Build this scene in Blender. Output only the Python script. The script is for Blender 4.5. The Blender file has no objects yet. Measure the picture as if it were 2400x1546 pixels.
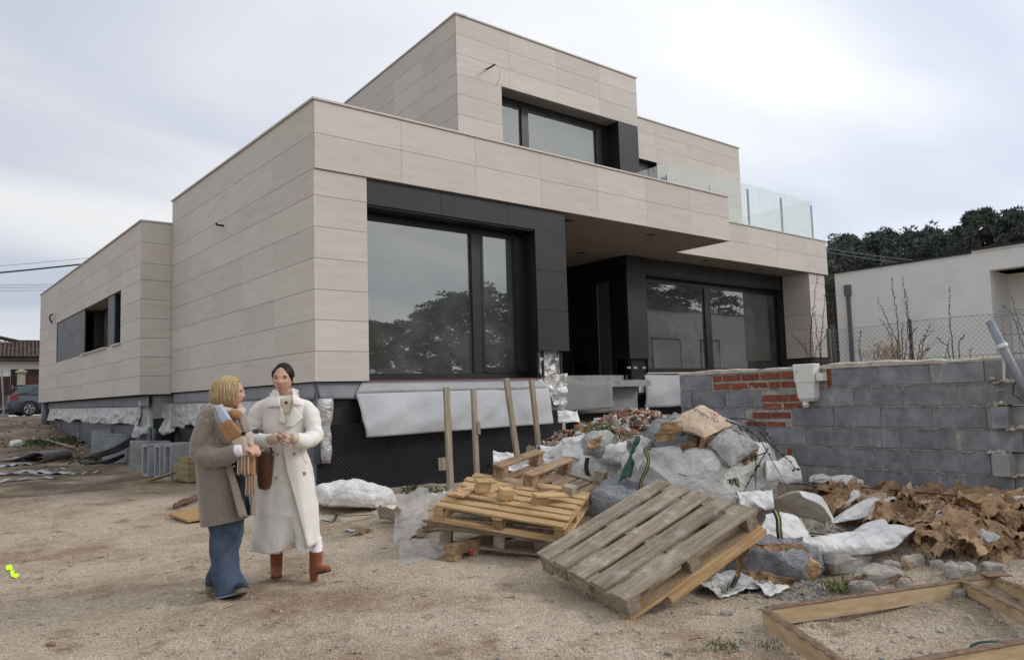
import bpy, bmesh, math, random
import numpy as np
from mathutils import Vector, Matrix, Euler
random.seed(7); RNG = np.random.default_rng(7)
SC = bpy.context.scene
COL = SC.collection
R_ = math.radians

# ------------------------------------------------------------------ camera
CAM_H, FPX, CX, CY = 1.45, 1798.34, 1200.0, 773.0
YAW, PITCH, ROLL = R_(39.54568), R_(4.92642), R_(-1.7315)
_f = np.array([math.sin(YAW)*math.cos(PITCH), math.cos(YAW)*math.cos(PITCH), math.sin(PITCH)])
_r = np.array([math.cos(YAW), -math.sin(YAW), 0.0]); _u = np.cross(_r, _f)
_c, _s = math.cos(ROLL), math.sin(ROLL)
CR, CU, CF = _c*_r+_s*_u, -_s*_r+_c*_u, _f
cam = bpy.data.cameras.new('camera'); cam.sensor_width = 36.0; cam.lens = 36.0*FPX/2400.0
cam.clip_start = 0.05; cam.clip_end = 3000
camo = bpy.data.objects.new('camera', cam); COL.objects.link(camo)
camo.matrix_world = Matrix(((CR[0], CU[0], -CF[0], 0), (CR[1], CU[1], -CF[1], 0), (CR[2], CU[2], -CF[2], CAM_H), (0, 0, 0, 1)))
SC.camera = camo

# ------------------------------------------------------------------ sky, sun, exposure
SUN_EL, SUN_AZ = R_(33), R_(130)         # azimuth clockwise from +Y
w = bpy.data.worlds.new('World'); SC.world = w; w.use_nodes = True
nt = w.node_tree; nt.nodes.clear(); N = nt.nodes.new; LK = nt.links.new
out = N('ShaderNodeOutputWorld'); mixs = N('ShaderNodeMixShader')
sky = N('ShaderNodeTexSky'); sky.sky_type = 'NISHITA'; sky.sun_disc = False
sky.sun_elevation = SUN_EL; sky.sun_rotation = SUN_AZ; sky.air_density = 1.0; sky.dust_density = 2.0
b1 = N('ShaderNodeBackground'); b1.inputs['Strength'].default_value = 0.12; LK(sky.outputs[0], b1.inputs[0])
tc = N('ShaderNodeTexCoord'); sep = N('ShaderNodeSeparateXYZ'); LK(tc.outputs['Generated'], sep.inputs[0])
za = N('ShaderNodeMath'); za.operation = 'ADD'; za.inputs[1].default_value = 0.22; LK(sep.outputs['Z'], za.inputs[0])
zm = N('ShaderNodeMath'); zm.operation = 'MAXIMUM'; zm.inputs[1].default_value = 0.12; LK(za.outputs[0], zm.inputs[0])
dv = N('ShaderNodeVectorMath'); dv.operation = 'DIVIDE'; LK(tc.outputs['Generated'], dv.inputs[0])
cb = N('ShaderNodeCombineXYZ')
for i in (0, 1): LK(zm.outputs[0], cb.inputs[i])
cb.inputs[2].default_value = 4.0; LK(cb.outputs[0], dv.inputs[1])
mp = N('ShaderNodeMapping'); mp.inputs['Rotation'].default_value = (0, 0, R_(28)); mp.inputs['Scale'].default_value = (0.6, 1.35, 1)
mp.inputs['Location'].default_value = (0.35, 1.9, 0)
LK(dv.outputs[0], mp.inputs[0])
n1 = N('ShaderNodeTexNoise'); n1.inputs['Scale'].default_value = 0.85; n1.inputs['Detail'].default_value = 5; n1.inputs['Roughness'].default_value = 0.42
n1.inputs['Distortion'].default_value = 0.35; LK(mp.outputs[0], n1.inputs['Vector'])
rp = N('ShaderNodeValToRGB'); LK(n1.outputs['Fac'], rp.inputs[0])
e = rp.color_ramp.elements; e[0].position = 0.37; e[0].color = (0.53, 0.565, 0.67, 1); e[1].position = 0.60; e[1].color = (0.89, 0.89, 0.89, 1)
e2 = rp.color_ramp.elements.new(0.48); e2.color = (0.70, 0.725, 0.79, 1)
# cloud brightens towards the veiled sun
_sd0 = (math.sin(SUN_AZ)*math.cos(SUN_EL), math.cos(SUN_AZ)*math.cos(SUN_EL), math.sin(SUN_EL))
dt_ = N('ShaderNodeVectorMath'); dt_.operation = 'DOT_PRODUCT'; dt_.inputs[1].default_value = _sd0; LK(tc.outputs['Generated'], dt_.inputs[0])
mg = N('ShaderNodeMapRange'); mg.inputs[1].default_value = -0.35; mg.inputs[2].default_value = 1.0; mg.inputs[3].default_value = 0.98; mg.inputs[4].default_value = 1.45; LK(dt_.outputs['Value'], mg.inputs[0])
b2 = N('ShaderNodeBackground'); LK(mg.outputs[0], b2.inputs['Strength']); LK(rp.outputs[0], b2.inputs[0])
mixs.inputs[0].default_value = 0.88
LK(b1.outputs[0], mixs.inputs[1]); LK(b2.outputs[0], mixs.inputs[2]); LK(mixs.outputs[0], out.inputs[0])
sl = bpy.data.lights.new('sun', 'SUN'); sl.energy = 1.3; sl.angle = R_(12); sl.color = (1.0, 0.94, 0.86)
so = bpy.data.objects.new('sun', sl); COL.objects.link(so)
_sd = Vector((math.sin(SUN_AZ)*math.cos(SUN_EL), math.cos(SUN_AZ)*math.cos(SUN_EL), math.sin(SUN_EL)))
so.rotation_euler = _sd.to_track_quat('Z', 'Y').to_euler(); so.location = (20, -20, 30)
vs = SC.view_settings; vs.view_transform = 'Standard'; vs.look = 'None'; vs.exposure = 0.06; vs.gamma = 1.0; vs.use_curve_mapping = False
SC.cycles.use_denoising = True
SC.cycles.max_bounces = 7; SC.cycles.transparent_max_bounces = 12

# ------------------------------------------------------------------ pixel -> place helpers
def ray(x, y): return (x-CX)/FPX*CR - (y-CY)/FPX*CU + CF
CAMP = np.array([0, 0, CAM_H])
def onz(x, y, z=0.0):
    d = ray(x, y); return CAMP + d*((z-CAM_H)/d[2])
def onx(x, y, X):
    d = ray(x, y); return CAMP + d*(X/d[0])
def ony(x, y, Y):
    d = ray(x, y); return CAMP + d*(Y/d[1])
def atd(x, y, D): return CAMP + ray(x, y)*D
def ong(x, y, up=0.0):
    z = 0.0; p = None
    for _ in range(14):
        p = onz(x, y, z+up); z = 0.5*z + 0.5*gz1(p[0], p[1])
    return p

# ------------------------------------------------------------------ numpy value noise
def _h(i, j, k, s):
    n = (i*374761393 + j*668265263 + k*2147483647 + s*974634797) & 0xffffffff
    n = ((n ^ (n >> 13))*1274126177) & 0xffffffff
    return ((n ^ (n >> 16)) & 0xffffff)/float(0xffffff)
def vnoise(p, s=0):
    p = np.asarray(p, float); q = np.floor(p).astype(np.int64); f = p-q; f = f*f*(3-2*f)
    o = 0
    for a in (0, 1):
        for b in (0, 1):
            for c in (0, 1):
                wgt = (f[..., 0] if a else 1-f[..., 0])*(f[..., 1] if b else 1-f[..., 1])*(f[..., 2] if c else 1-f[..., 2])
                o = o + wgt*_h(q[..., 0]+a, q[..., 1]+b, q[..., 2]+c, s)
    return o*2-1
def fbm(p, s=0, o=4, g=0.5):
    p = np.asarray(p, float); r = 0; a = 1.0
    for i in range(o):
        r = r + a*vnoise(p, s+i*17); p = p*2.03+11.7; a *= g
    return r
def sstep(a, b, x):
    t = np.clip((np.asarray(x, float)-a)/(b-a), 0, 1); return t*t*(3-2*t)

# ------------------------------------------------------------------ ground height
def gz(x, y):
    x = np.asarray(x, float); y = np.asarray(y, float)
    z = 0.06*np.exp(-(((x-2.3)/2.6)**2+((y-6.0)/2.4)**2))
    z = z + 0.36*sstep(5.4, 7.6, x)*(1-sstep(8.5, 10.0, y))*sstep(0.5, 2.5, y)
    z = z + 0.14*sstep(8, 14, y)*(1-sstep(6.0, 9.0, x)*0.4)
    z = z + 1.05*sstep(18, 36, y)*(1-sstep(6, 14, x)*0.3)
    z = z + 0.13*np.exp(-(((x-4.6)/0.8)**2+((y-7.6)/0.7)**2))
    z = z + 1.0*sstep(9, 14, x)*(1-sstep(8, 16, y))
    z = z - 0.4*sstep(40, 90, np.hypot(x, y))
    p = np.stack([x, y, 0*x], -1)
    near = 1-sstep(12, 25, np.hypot(x, y))
    z = z + near*(0.035*fbm(p*0.9, 3, 4) + 0.016*fbm(p*5.0, 5, 3) + 0.005*fbm(p*13.0, 6, 2) - 0.014*(np.exp(-((x+0.55*y-4.6+0.15*np.sin(y*1.3))/0.13)**2)+np.exp(-((x+0.55*y-6.1+0.15*np.sin(y*1.3))/0.13)**2))*(y < 9.5)*(0.6+0.4*np.sin(x*25+y*14))) + (1-near)*0.05*fbm(p*0.3, 9, 3)
    return z
_tx0, _ty0, _ts = -8.0, -2.0, 0.06
_TAB = gz(*np.meshgrid(np.arange(_tx0, 16, _ts), np.arange(_ty0, 48, _ts)))
_TN, _TM = _TAB.shape
def gz1(x, y):
    u, v = (x-_tx0)/_ts, (y-_ty0)/_ts; i, j = int(math.floor(u)), int(math.floor(v))
    if i < 0 or j < 0 or i >= _TM-1 or j >= _TN-1: return float(gz(np.array([x]), np.array([y]))[0])
    u -= i; v -= j
    return float((_TAB[j, i]*(1-u)+_TAB[j, i+1]*u)*(1-v)+(_TAB[j+1, i]*(1-u)+_TAB[j+1, i+1]*u)*v)

# ------------------------------------------------------------------ material helpers
MATS = {}
def mat(name, c1, c2=None, rough=0.85, scale=4.0, stretch=(1, 1, 1), detail=6, bump=0.0, bscale=60.0, spec=0.3,
        rnd=0.0, lo=0.35, hi=0.65, metal=0.0, c3=None, s3=3.0, f3=(0.55, 0.7), bdist=0.01, bstretch=None, sheen=0.0, trans=0.0, alpha=1.0, crease=None, st3=None):
    m = bpy.data.materials.new(name); m.use_nodes = True; t = m.node_tree; n = t.nodes; L = t.links.new
    b = n['Principled BSDF']; b.inputs['Roughness'].default_value = rough; b.inputs['Specular IOR Level'].default_value = spec
    b.inputs['Metallic'].default_value = metal
    if sheen: b.inputs['Sheen Weight'].default_value = sheen
    if trans: b.inputs['Transmission Weight'].default_value = trans
    if alpha < 1: b.inputs['Alpha'].default_value = alpha
    tcn = n.new('ShaderNodeTexCoord'); oi = n.new('ShaderNodeObjectInfo')
    ml = n.new('ShaderNodeMath'); ml.operation = 'MULTIPLY'; ml.inputs[1].default_value = 53.0; L(oi.outputs['Random'], ml.inputs[0])
    ad = n.new('ShaderNodeVectorMath'); ad.operation = 'ADD'; L(tcn.outputs['Object'], ad.inputs[0]); L(ml.outputs[0], ad.inputs[1])
    mpn = n.new('ShaderNodeMapping'); mpn.inputs['Scale'].default_value = stretch; L(ad.outputs[0], mpn.inputs[0])
    nz = n.new('ShaderNodeTexNoise'); nz.inputs['Scale'].default_value = scale; nz.inputs['Detail'].default_value = detail; nz.inputs['Roughness'].default_value = 0.6
    L(mpn.outputs[0], nz.inputs['Vector'])
    r = n.new('ShaderNodeValToRGB'); el = r.color_ramp.elements
    c2 = c2 or tuple(min(1, v*1.25) for v in c1)
    el[0].position = lo; el[0].color = (*c1, 1); el[1].position = hi; el[1].color = (*c2, 1)
    L(nz.outputs['Fac'], r.inputs[0]); col = r.outputs[0]
    if c3:
        n3 = n.new('ShaderNodeTexNoise'); n3.inputs['Scale'].default_value = s3; n3.inputs['Detail'].default_value = 8; n3.inputs['Roughness'].default_value = 0.65
        if st3:
            m3_ = n.new('ShaderNodeMapping'); m3_.inputs['Scale'].default_value = st3; L(ad.outputs[0], m3_.inputs[0]); L(m3_.outputs[0], n3.inputs['Vector'])
        else: L(ad.outputs[0], n3.inputs['Vector'])
        mr = n.new('ShaderNodeMapRange'); mr.inputs[1].default_value = f3[0]; mr.inputs[2].default_value = f3[1]; L(n3.outputs['Fac'], mr.inputs[0])
        mx = n.new('ShaderNodeMix'); mx.data_type = 'RGBA'; mx.inputs[7].default_value = (*c3, 1); L(mr.outputs[0], mx.inputs[0]); L(col, mx.inputs[6]); col = mx.outputs[2]
    if rnd:
        hsv = n.new('ShaderNodeHueSaturation'); mr2 = n.new('ShaderNodeMapRange'); mr2.inputs[3].default_value = 1-rnd; mr2.inputs[4].default_value = 1+rnd
        L(oi.outputs['Random'], mr2.inputs[0]); L(mr2.outputs[0], hsv.inputs['Value']); L(col, hsv.inputs['Color']); col = hsv.outputs[0]
    L(col, b.inputs['Base Color'])
    if bump:
        nb = n.new('ShaderNodeTexNoise'); nb.inputs['Scale'].default_value = bscale; nb.inputs['Detail'].default_value = 6
        if bstretch:
            mb = n.new('ShaderNodeMapping'); mb.inputs['Scale'].default_value = bstretch; L(ad.outputs[0], mb.inputs[0]); L(mb.outputs[0], nb.inputs['Vector'])
        else: L(ad.outputs[0], nb.inputs['Vector'])
        bp = n.new('ShaderNodeBump'); bp.inputs['Strength'].default_value = bump; bp.inputs['Distance'].default_value = bdist
        L(nb.outputs['Fac'], bp.inputs['Height']); L(bp.outputs[0], b.inputs['Normal'])
    if crease:
        nd = n.new('ShaderNodeTexNoise'); nd.inputs['Scale'].default_value = crease[1]*.6; L(ad.outputs[0], nd.inputs['Vector'])
        sc_ = n.new('ShaderNodeVectorMath'); sc_.operation = 'SCALE'; sc_.inputs['Scale'].default_value = .9/crease[1]; L(nd.outputs['Color'], sc_.inputs[0])
        av = n.new('ShaderNodeVectorMath'); av.operation = 'ADD'; L(ad.outputs[0], av.inputs[0]); L(sc_.outputs[0], av.inputs[1]); hs = []
        for q_ in (1.0, 2.3, 5.1):
            vv = n.new('ShaderNodeTexVoronoi'); vv.inputs['Scale'].default_value = crease[1]*q_; L(av.outputs[0], vv.inputs['Vector'])
            mm_ = n.new('ShaderNodeMath'); mm_.operation = 'MULTIPLY'; mm_.inputs[1].default_value = 1/q_; L(vv.outputs['Distance'], mm_.inputs[0]); hs.append(mm_.outputs[0])
        a1 = n.new('ShaderNodeMath'); a1.operation = 'ADD'; L(hs[0], a1.inputs[0]); L(hs[1], a1.inputs[1]); a2 = n.new('ShaderNodeMath'); a2.operation = 'ADD'; L(a1.outputs[0], a2.inputs[0]); L(hs[2], a2.inputs[1])
        bp2 = n.new('ShaderNodeBump'); bp2.inputs['Strength'].default_value = crease[0]; bp2.inputs['Distance'].default_value = .35/crease[1]
        L(a2.outputs[0], bp2.inputs['Height'])
        if bump: L(bp.outputs[0], bp2.inputs['Normal'])
        L(bp2.outputs[0], b.inputs['Normal'])
    MATS[name] = m; return m

# ------------------------------------------------------------------ mesh helpers
class MB:
    def __init__(s): s.v = []; s.f = []
    def add(s, vs, fs):
        o = len(s.v); s.v += [tuple(map(float, a)) for a in vs]; s.f += [tuple(i+o for i in f) for f in fs]; return s
    def obox(s, o, a, b, c):
        o, a, b, c = (np.array(k, float) for k in (o, a, b, c))
        vs = [o, o+a, o+a+b, o+b, o+c, o+a+c, o+a+b+c, o+b+c]
        fs = [(0, 3, 2, 1), (4, 5, 6, 7), (0, 1, 5, 4), (1, 2, 6, 5), (2, 3, 7, 6), (3, 0, 4, 7)]
        if np.dot(np.cross(a, b), c) < 0: fs = [f[::-1] for f in fs]
        return s.add(vs, fs)
    def box(s, x0, x1, y0, y1, z0, z1): return s.obox((x0, y0, z0), (x1-x0, 0, 0), (0, y1-y0, 0), (0, 0, z1-z0))
    def tube(s, pts, rad, n=8, cap=True, flat=None):
        pts = [np.array(p, float) for p in pts]; m = len(pts)
        if not hasattr(rad, '__len__'): rad = [rad]*m
        up = np.array([0, 0, 1.0]); vs = []; prev = None
        for i, p in enumerate(pts):
            t = pts[min(i+1, m-1)]-pts[max(i-1, 0)]; t = t/(np.linalg.norm(t)+1e-9)
            if prev is None:
                a = np.cross(t, up)
                if np.linalg.norm(a) < 0.1: a = np.cross(t, (1.0, 0, 0))
            else: a = prev-t*np.dot(prev, t)
            a = a/(np.linalg.norm(a)+1e-9); prev = a; b = np.cross(t, a)
            ra = rad[i]; rx, ry = (ra if hasattr(ra, '__len__') else (ra, ra))
            for k in range(n):
                an = 2*math.pi*k/n; vs.append(p+a*math.cos(an)*rx+b*math.sin(an)*ry)
        fs = []
        for i in range(m-1):
            for k in range(n):
                fs.append((i*n+k, i*n+(k+1) % n, (i+1)*n+(k+1) % n, (i+1)*n+k))
        if cap:
            fs.append(tuple(range(n))[::-1]); fs.append(tuple((m-1)*n+k for k in range(n)))
        return s.add(vs, fs)
    def grid(s, P, closed_u=False):
        P = np.asarray(P, float); a, b = P.shape[:2]; fs = []
        for i in range(a-1):
            for j in range(b if closed_u else b-1):
                fs.append((i*b+j, i*b+(j+1) % b, (i+1)*b+(j+1) % b, (i+1)*b+j))
        return s.add(P.reshape(-1, 3), fs)
    def loft(s, rings, cap=True):
        P = np.asarray(rings, float); a, b = P.shape[:2]; o = len(s.v); s.grid(P, True)
        if cap:
            s.f.append(tuple(o+k for k in range(b))[::-1]); s.f.append(tuple(o+(a-1)*b+k for k in range(b)))
        return s
    def ell(s, c, r, nu=16, nv=10, M=None):
        rings = []; c = np.array(c, float)
        for i in range(nv+1):
            ph = math.pi*(i/nv-0.5); rr = max(math.cos(ph), 0.03); row = []
            for k in range(nu):
                an = 2*math.pi*k/nu; q = np.array([r[0]*rr*math.cos(an), r[1]*rr*math.sin(an), r[2]*math.sin(ph)])
                if M is not None: q = M@q
                row.append(c+q)
            rings.append(row)
        return s.loft(rings)
    def mesh(s, name):
        me = bpy.data.meshes.new(name); me.from_pydata(s.v, [], s.f); me.update(); return me
    def build(s, name, m, parent=None, smooth=False, thick=0.0, sub=0, **kw):
        return link(name, s.mesh(name), m, parent, smooth, thick, sub, **kw)
def link(name, me, m, parent=None, smooth=False, thick=0.0, sub=0, local=False, **kw):
    o = bpy.data.objects.new(name, me); COL.objects.link(o)
    if m is not None and not me.materials: me.materials.append(m)
    if smooth:
        me.polygons.foreach_set('use_smooth', [True]*len(me.polygons))
    if thick:
        md = o.modifiers.new('thick', 'SOLIDIFY'); md.thickness = thick; md.offset = 0
    if sub:
        md = o.modifiers.new('sub', 'SUBSURF'); md.levels = sub; md.render_levels = sub
    if parent is not None:
        o.parent = parent
        if not local: o.matrix_parent_inverse = wmat(parent).inverted()
    for k, v in kw.items(): o[k] = v
    return o
def wmat(o):
    m = o.matrix_basis.copy()
    while o.parent is not None:
        m = o.parent.matrix_basis @ o.matrix_parent_inverse @ m if o.parent.parent is None else wmat(o.parent) @ o.matrix_parent_inverse @ m
        break
    return m
def empty(name, loc, label, cat, group=None):
    o = bpy.data.objects.new(name, None); COL.objects.link(o); o.empty_display_size = 0.1; o.location = tuple(float(v) for v in loc)
    return tag(o, label, cat, group)
def tag(o, label=None, cat=None, group=None, kind=None):
    if label: o['label'] = label
    if cat: o['category'] = cat
    if group: o['group'] = group
    if kind: o['kind'] = kind
    return o
_BOXC = {}
def bevbox(sx, sy, sz, bev=0.0):
    key = (round(sx, 3), round(sy, 3), round(sz, 3), bev)
    if key in _BOXC: return _BOXC[key]
    bm = bmesh.new(); bmesh.ops.create_cube(bm, size=1.0)
    bmesh.ops.scale(bm, vec=(sx, sy, sz), verts=bm.verts)
    if bev: bmesh.ops.bevel(bm, geom=bm.edges[:], offset=bev, segments=1, affect='EDGES')
    me = bpy.data.meshes.new('piece'); bm.to_mesh(me); bm.free(); _BOXC[key] = me; return me
_BOXM = {}
def piece(name, size, loc, m, parent=None, rot=(0, 0, 0), bev=0.0, **kw):
    key = (tuple(round(v, 3) for v in size), bev, m.name)
    if key not in _BOXM:
        me = bevbox(*size, bev).copy(); me.materials.clear(); me.materials.append(m); _BOXM[key] = me
    o = bpy.data.objects.new(name, _BOXM[key]); COL.objects.link(o)
    o.location = tuple(float(v) for v in loc); o.rotation_euler = rot
    if parent is not None:
        o.parent = parent; o.matrix_parent_inverse = wmat(parent).inverted()
    for k, v in kw.items(): o[k] = v
    return o
def jit(o, c=0.02):
    return o
def pgrid(pts4, nu, nv):
    a, b, c, d = (np.array(p, float) for p in pts4)      # a-b along u, a-d along v
    u = np.linspace(0, 1, nu)[None, :, None]; v = np.linspace(0, 1, nv)[:, None, None]
    return (a*(1-u)+b*u)*(1-v)+(d*(1-u)+c*u)*v
# ================================================================== materials of the setting
def ground_material():
    m = bpy.data.materials.new('sandy_gravel'); m.use_nodes = True; t = m.node_tree; n = t.nodes; L = t.links.new
    b = n['Principled BSDF']; b.inputs['Roughness'].default_value = 0.95; b.inputs['Specular IOR Level'].default_value = 0.15
    tcn = n.new('ShaderNodeTexCoord')
    def noise(sc, de=6, ro=0.6):
        q = n.new('ShaderNodeTexNoise'); q.inputs['Scale'].default_value = sc; q.inputs['Detail'].default_value = de; q.inputs['Roughness'].default_value = ro
        L(tcn.outputs['Object'], q.inputs['Vector']); return q.outputs['Fac']
    def ramp(f, a, ca, bb, cb):
        r = n.new('ShaderNodeValToRGB'); r.color_ramp.elements[0].position = a; r.color_ramp.elements[0].color = (*ca, 1)
        r.color_ramp.elements[1].position = bb; r.color_ramp.elements[1].color = (*cb, 1); L(f, r.inputs[0]); return r.outputs[0]
    def mix(f, a, c, mode='MIX'):
        x = n.new('ShaderNodeMix'); x.data_type = 'RGBA'; x.blend_type = mode
        if hasattr(f, 'links') or hasattr(f, 'is_linked'): L(f, x.inputs[0])
        else: x.inputs[0].default_value = f
        L(a, x.inputs[6])
        if isinstance(c, tuple): x.inputs[7].default_value = (*c, 1)
        else: L(c, x.inputs[7])
        return x.outputs[2]
    def mr(f, a, c, d=0.0, e=1.0):
        q = n.new('ShaderNodeMapRange'); q.inputs[1].default_value = a; q.inputs[2].default_value = c; q.inputs[3].default_value = d; q.inputs[4].default_value = e; L(f, q.inputs[0]); return q.outputs[0]
    base = ramp(noise(1.1, 8), 0.35, (0.50, 0.41, 0.30), 0.65, (0.60, 0.525, 0.42))
    base = mix(mr(noise(0.62, 9, 0.70), 0.49, 0.62), base, (0.37, 0.275, 0.19))
    base = mix(mr(noise(2.6, 9, 0.72), 0.555, 0.66, 0, 0.85), base, (0.27, 0.185, 0.12))
    base = mix(mr(noise(13, 9, 0.75), 0.63, 0.70, 0, 0.75), base, (0.15, 0.11, 0.08))
    base = mix(mr(noise(5.5, 8, 0.7), 0.60, 0.70, 0, 0.6), base, (0.66, 0.60, 0.52))
    base = mix(mr(noise(0.23, 6), 0.56, 0.70, 0, 0.55), base, (0.30, 0.26, 0.21))
    sx = n.new('ShaderNodeSeparateXYZ'); L(tcn.outputs['Object'], sx.inputs[0])
    def soil(axis_, a, c, nsc, amt, col, base, axis2=None, a2=0, c2=1):
        ms = mr(sx.outputs[axis_], a, c); mn = mr(noise(nsc, 7, 0.65), 0.34, 0.56); q = n.new('ShaderNodeMath'); q.operation = 'MULTIPLY'; L(ms, q.inputs[0]); L(mn, q.inputs[1]); last = q.outputs[0]
        if axis2: q2 = n.new('ShaderNodeMath'); q2.operation = 'MULTIPLY'; L(last, q2.inputs[0]); L(mr(sx.outputs[axis2], a2, c2), q2.inputs[1]); last = q2.outputs[0]
        q3 = n.new('ShaderNodeMath'); q3.operation = 'MULTIPLY'; q3.inputs[1].default_value = amt; L(last, q3.inputs[0]); return mix(q3.outputs[0], base, col)
    base = soil('Y', 11.5, 14.5, 0.8, 0.9, (0.17, 0.135, 0.095), base)
    base = soil('X', 4.2, 6.0, 1.3, 0.75, (0.27, 0.225, 0.175), base, 'Y', 6.0, 4.2)
    vo = n.new('ShaderNodeTexVoronoi'); vo.inputs['Scale'].default_value = 95; L(tcn.outputs['Object'], vo.inputs['Vector'])
    sp = n.new('ShaderNodeSeparateColor'); L(vo.outputs['Color'], sp.inputs[0])
    base = mix(0.75, base, ramp(sp.outputs[0], 0.1, (0.62, 0.60, 0.58), 0.9, (1.22, 1.18, 1.14)), 'MULTIPLY')
    vo2 = n.new('ShaderNodeTexVoronoi'); vo2.inputs['Scale'].default_value = 38; L(tcn.outputs['Object'], vo2.inputs['Vector'])
    sp2 = n.new('ShaderNodeSeparateColor'); L(vo2.outputs['Color'], sp2.inputs[0])
    base = mix(0.5, base, ramp(sp2.outputs[1], 0.0, (0.75, 0.73, 0.72), 1.0, (1.12, 1.12, 1.12)), 'MULTIPLY')
    L(base, b.inputs['Base Color'])
    # relief
    ad = n.new('ShaderNodeMath'); ad.operation = 'ADD'; L(vo.outputs['Distance'], ad.inputs[0])
    m2 = n.new('ShaderNodeMath'); m2.operation = 'MULTIPLY'; m2.inputs[1].default_value = 1.6; L(noise(22, 8), m2.inputs[0]); L(m2.outputs[0], ad.inputs[1])
    bp = n.new('ShaderNodeBump'); bp.inputs['Strength'].default_value = 0.85; bp.inputs['Distance'].default_value = 0.016
    L(ad.outputs[0], bp.inputs['Height']); L(bp.outputs[0], b.inputs['Normal'])
    return m
GROUND = ground_material()
STONE = mat('travertine_porcelain', (0.505, 0.462, 0.415), (0.60, 0.56, 0.515), rough=0.62, scale=1.5, stretch=(1, 1, 7), detail=8, bump=0.04, bscale=9, bstretch=(1, 1, 14), rnd=0.065, lo=0.25, hi=0.78,
            c3=(0.40, 0.35, 0.31), s3=26, f3=(0.68, 0.80), spec=0.25)
SOFF = mat('soffit_panel', (0.25, 0.215, 0.195), (0.285, 0.245, 0.22), rough=0.7, scale=1.2, spec=0.2)  # cladding stone in a darker tone, soffit shade painted into the colour
CORE = mat('dark_backing', (0.03, 0.028, 0.027), (0.045, 0.04, 0.04), rough=0.9)
CAPM = mat('parapet_cap_metal', (0.52, 0.485, 0.445), (0.57, 0.53, 0.49), rough=0.55, spec=0.3)
ALU = mat('dark_composite_panel', (0.026, 0.026, 0.0285), (0.034, 0.0335, 0.036), rough=0.5, scale=1.5, spec=0.25, bump=0.02, bscale=3)
ALU2 = mat('dusty_dark_panel', (0.055, 0.058, 0.066), (0.11, 0.115, 0.125), rough=0.5, scale=1.4, stretch=(1, 1, .5), spec=0.4)
FRAME = mat('black_window_frame', (0.010, 0.010, 0.011), (0.016, 0.016, 0.018), rough=0.4, spec=0.45)
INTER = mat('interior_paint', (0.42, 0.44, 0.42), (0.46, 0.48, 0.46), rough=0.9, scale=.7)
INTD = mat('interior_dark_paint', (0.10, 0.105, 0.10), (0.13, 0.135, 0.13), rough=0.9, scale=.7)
ROOFM = mat('roof_membrane', (0.2, 0.2, 0.2), rough=0.9)
CONC = mat('raw_concrete', (0.27, 0.27, 0.265), (0.40, 0.395, 0.38), rough=0.9, scale=2.5, bump=0.3, bscale=40, c3=(0.2, 0.195, 0.19), s3=1.5)
GEOT = mat('white_geotextile', (0.41, 0.425, 0.445), (0.48, 0.495, 0.51), rough=0.7, scale=1.6, bump=0.12, bscale=14, spec=0.25, crease=(.10, 3.0), c3=(0.33, 0.34, 0.35), s3=2.2, f3=(0.6, 0.8))
GEOT2 = mat('grey_geotextile', (0.20, 0.21, 0.225), (0.25, 0.26, 0.275), rough=0.7, scale=1.6, bump=0.1, bscale=14, spec=0.3)
FOIL = mat('silver_bubble_foil', (0.36, 0.36, 0.365), (0.56, 0.56, 0.555), rough=0.42, scale=6, metal=0.4, bump=0.3, bscale=26, bdist=0.02, crease=(.5, 7), c3=(0.42, 0.41, 0.39), s3=5, f3=(0.5, 0.62))
ZINC = mat('galvanised_steel', (0.38, 0.40, 0.43), (0.50, 0.52, 0.54), rough=0.45, scale=8, metal=0.6)
PIPEG = mat('grey_plastic_pipe', (0.10, 0.115, 0.14), (0.13, 0.145, 0.17), rough=0.4, scale=3)
CABLE = mat('black_cable', (0.012, 0.012, 0.013), (0.02, 0.02, 0.02), rough=0.5)
def dimple_material():
    m = bpy.data.materials.new('dimple_membrane'); m.use_nodes = True; t = m.node_tree; n = t.nodes; L = t.links.new
    b = n['Principled BSDF']; b.inputs['Roughness'].default_value = 0.38; b.inputs['Specular IOR Level'].default_value = 0.35
    tcn = n.new('ShaderNodeTexCoord'); mpn = n.new('ShaderNodeMapping'); mpn.inputs['Rotation'].default_value = (0, R_(45), 0); L(tcn.outputs['Object'], mpn.inputs[0])
    vo = n.new('ShaderNodeTexVoronoi'); vo.inputs['Scale'].default_value = 21; vo.inputs['Randomness'].default_value = 0.0; L(mpn.outputs[0], vo.inputs['Vector'])
    nz = n.new('ShaderNodeTexNoise'); nz.inputs['Scale'].default_value = 1.4; nz.inputs['Detail'].default_value = 8; L(tcn.outputs['Object'], nz.inputs['Vector'])
    r = n.new('ShaderNodeValToRGB'); r.color_ramp.elements[0].position = 0.35; r.color_ramp.elements[0].color = (0.008, 0.009, 0.012, 1)
    r.color_ramp.elements[1].position = 0.75; r.color_ramp.elements[1].color = (0.022, 0.024, 0.030, 1); L(nz.outputs['Fac'], r.inputs[0]); L(r.outputs[0], b.inputs['Base Color'])
    mr = n.new('ShaderNodeMapRange'); mr.inputs[1].default_value = 0.15; mr.inputs[2].default_value = 0.5; mr.inputs[3].default_value = 1; mr.inputs[4].default_value = 0; L(vo.outputs['Distance'], mr.inputs[0])
    bp = n.new('ShaderNodeBump'); bp.inputs['Strength'].default_value = 1.0; bp.inputs['Distance'].default_value = 0.02; L(mr.outputs[0], bp.inputs['Height']); L(bp.outputs[0], b.inputs['Normal'])
    return m
DIMPLE = dimple_material()
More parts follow.
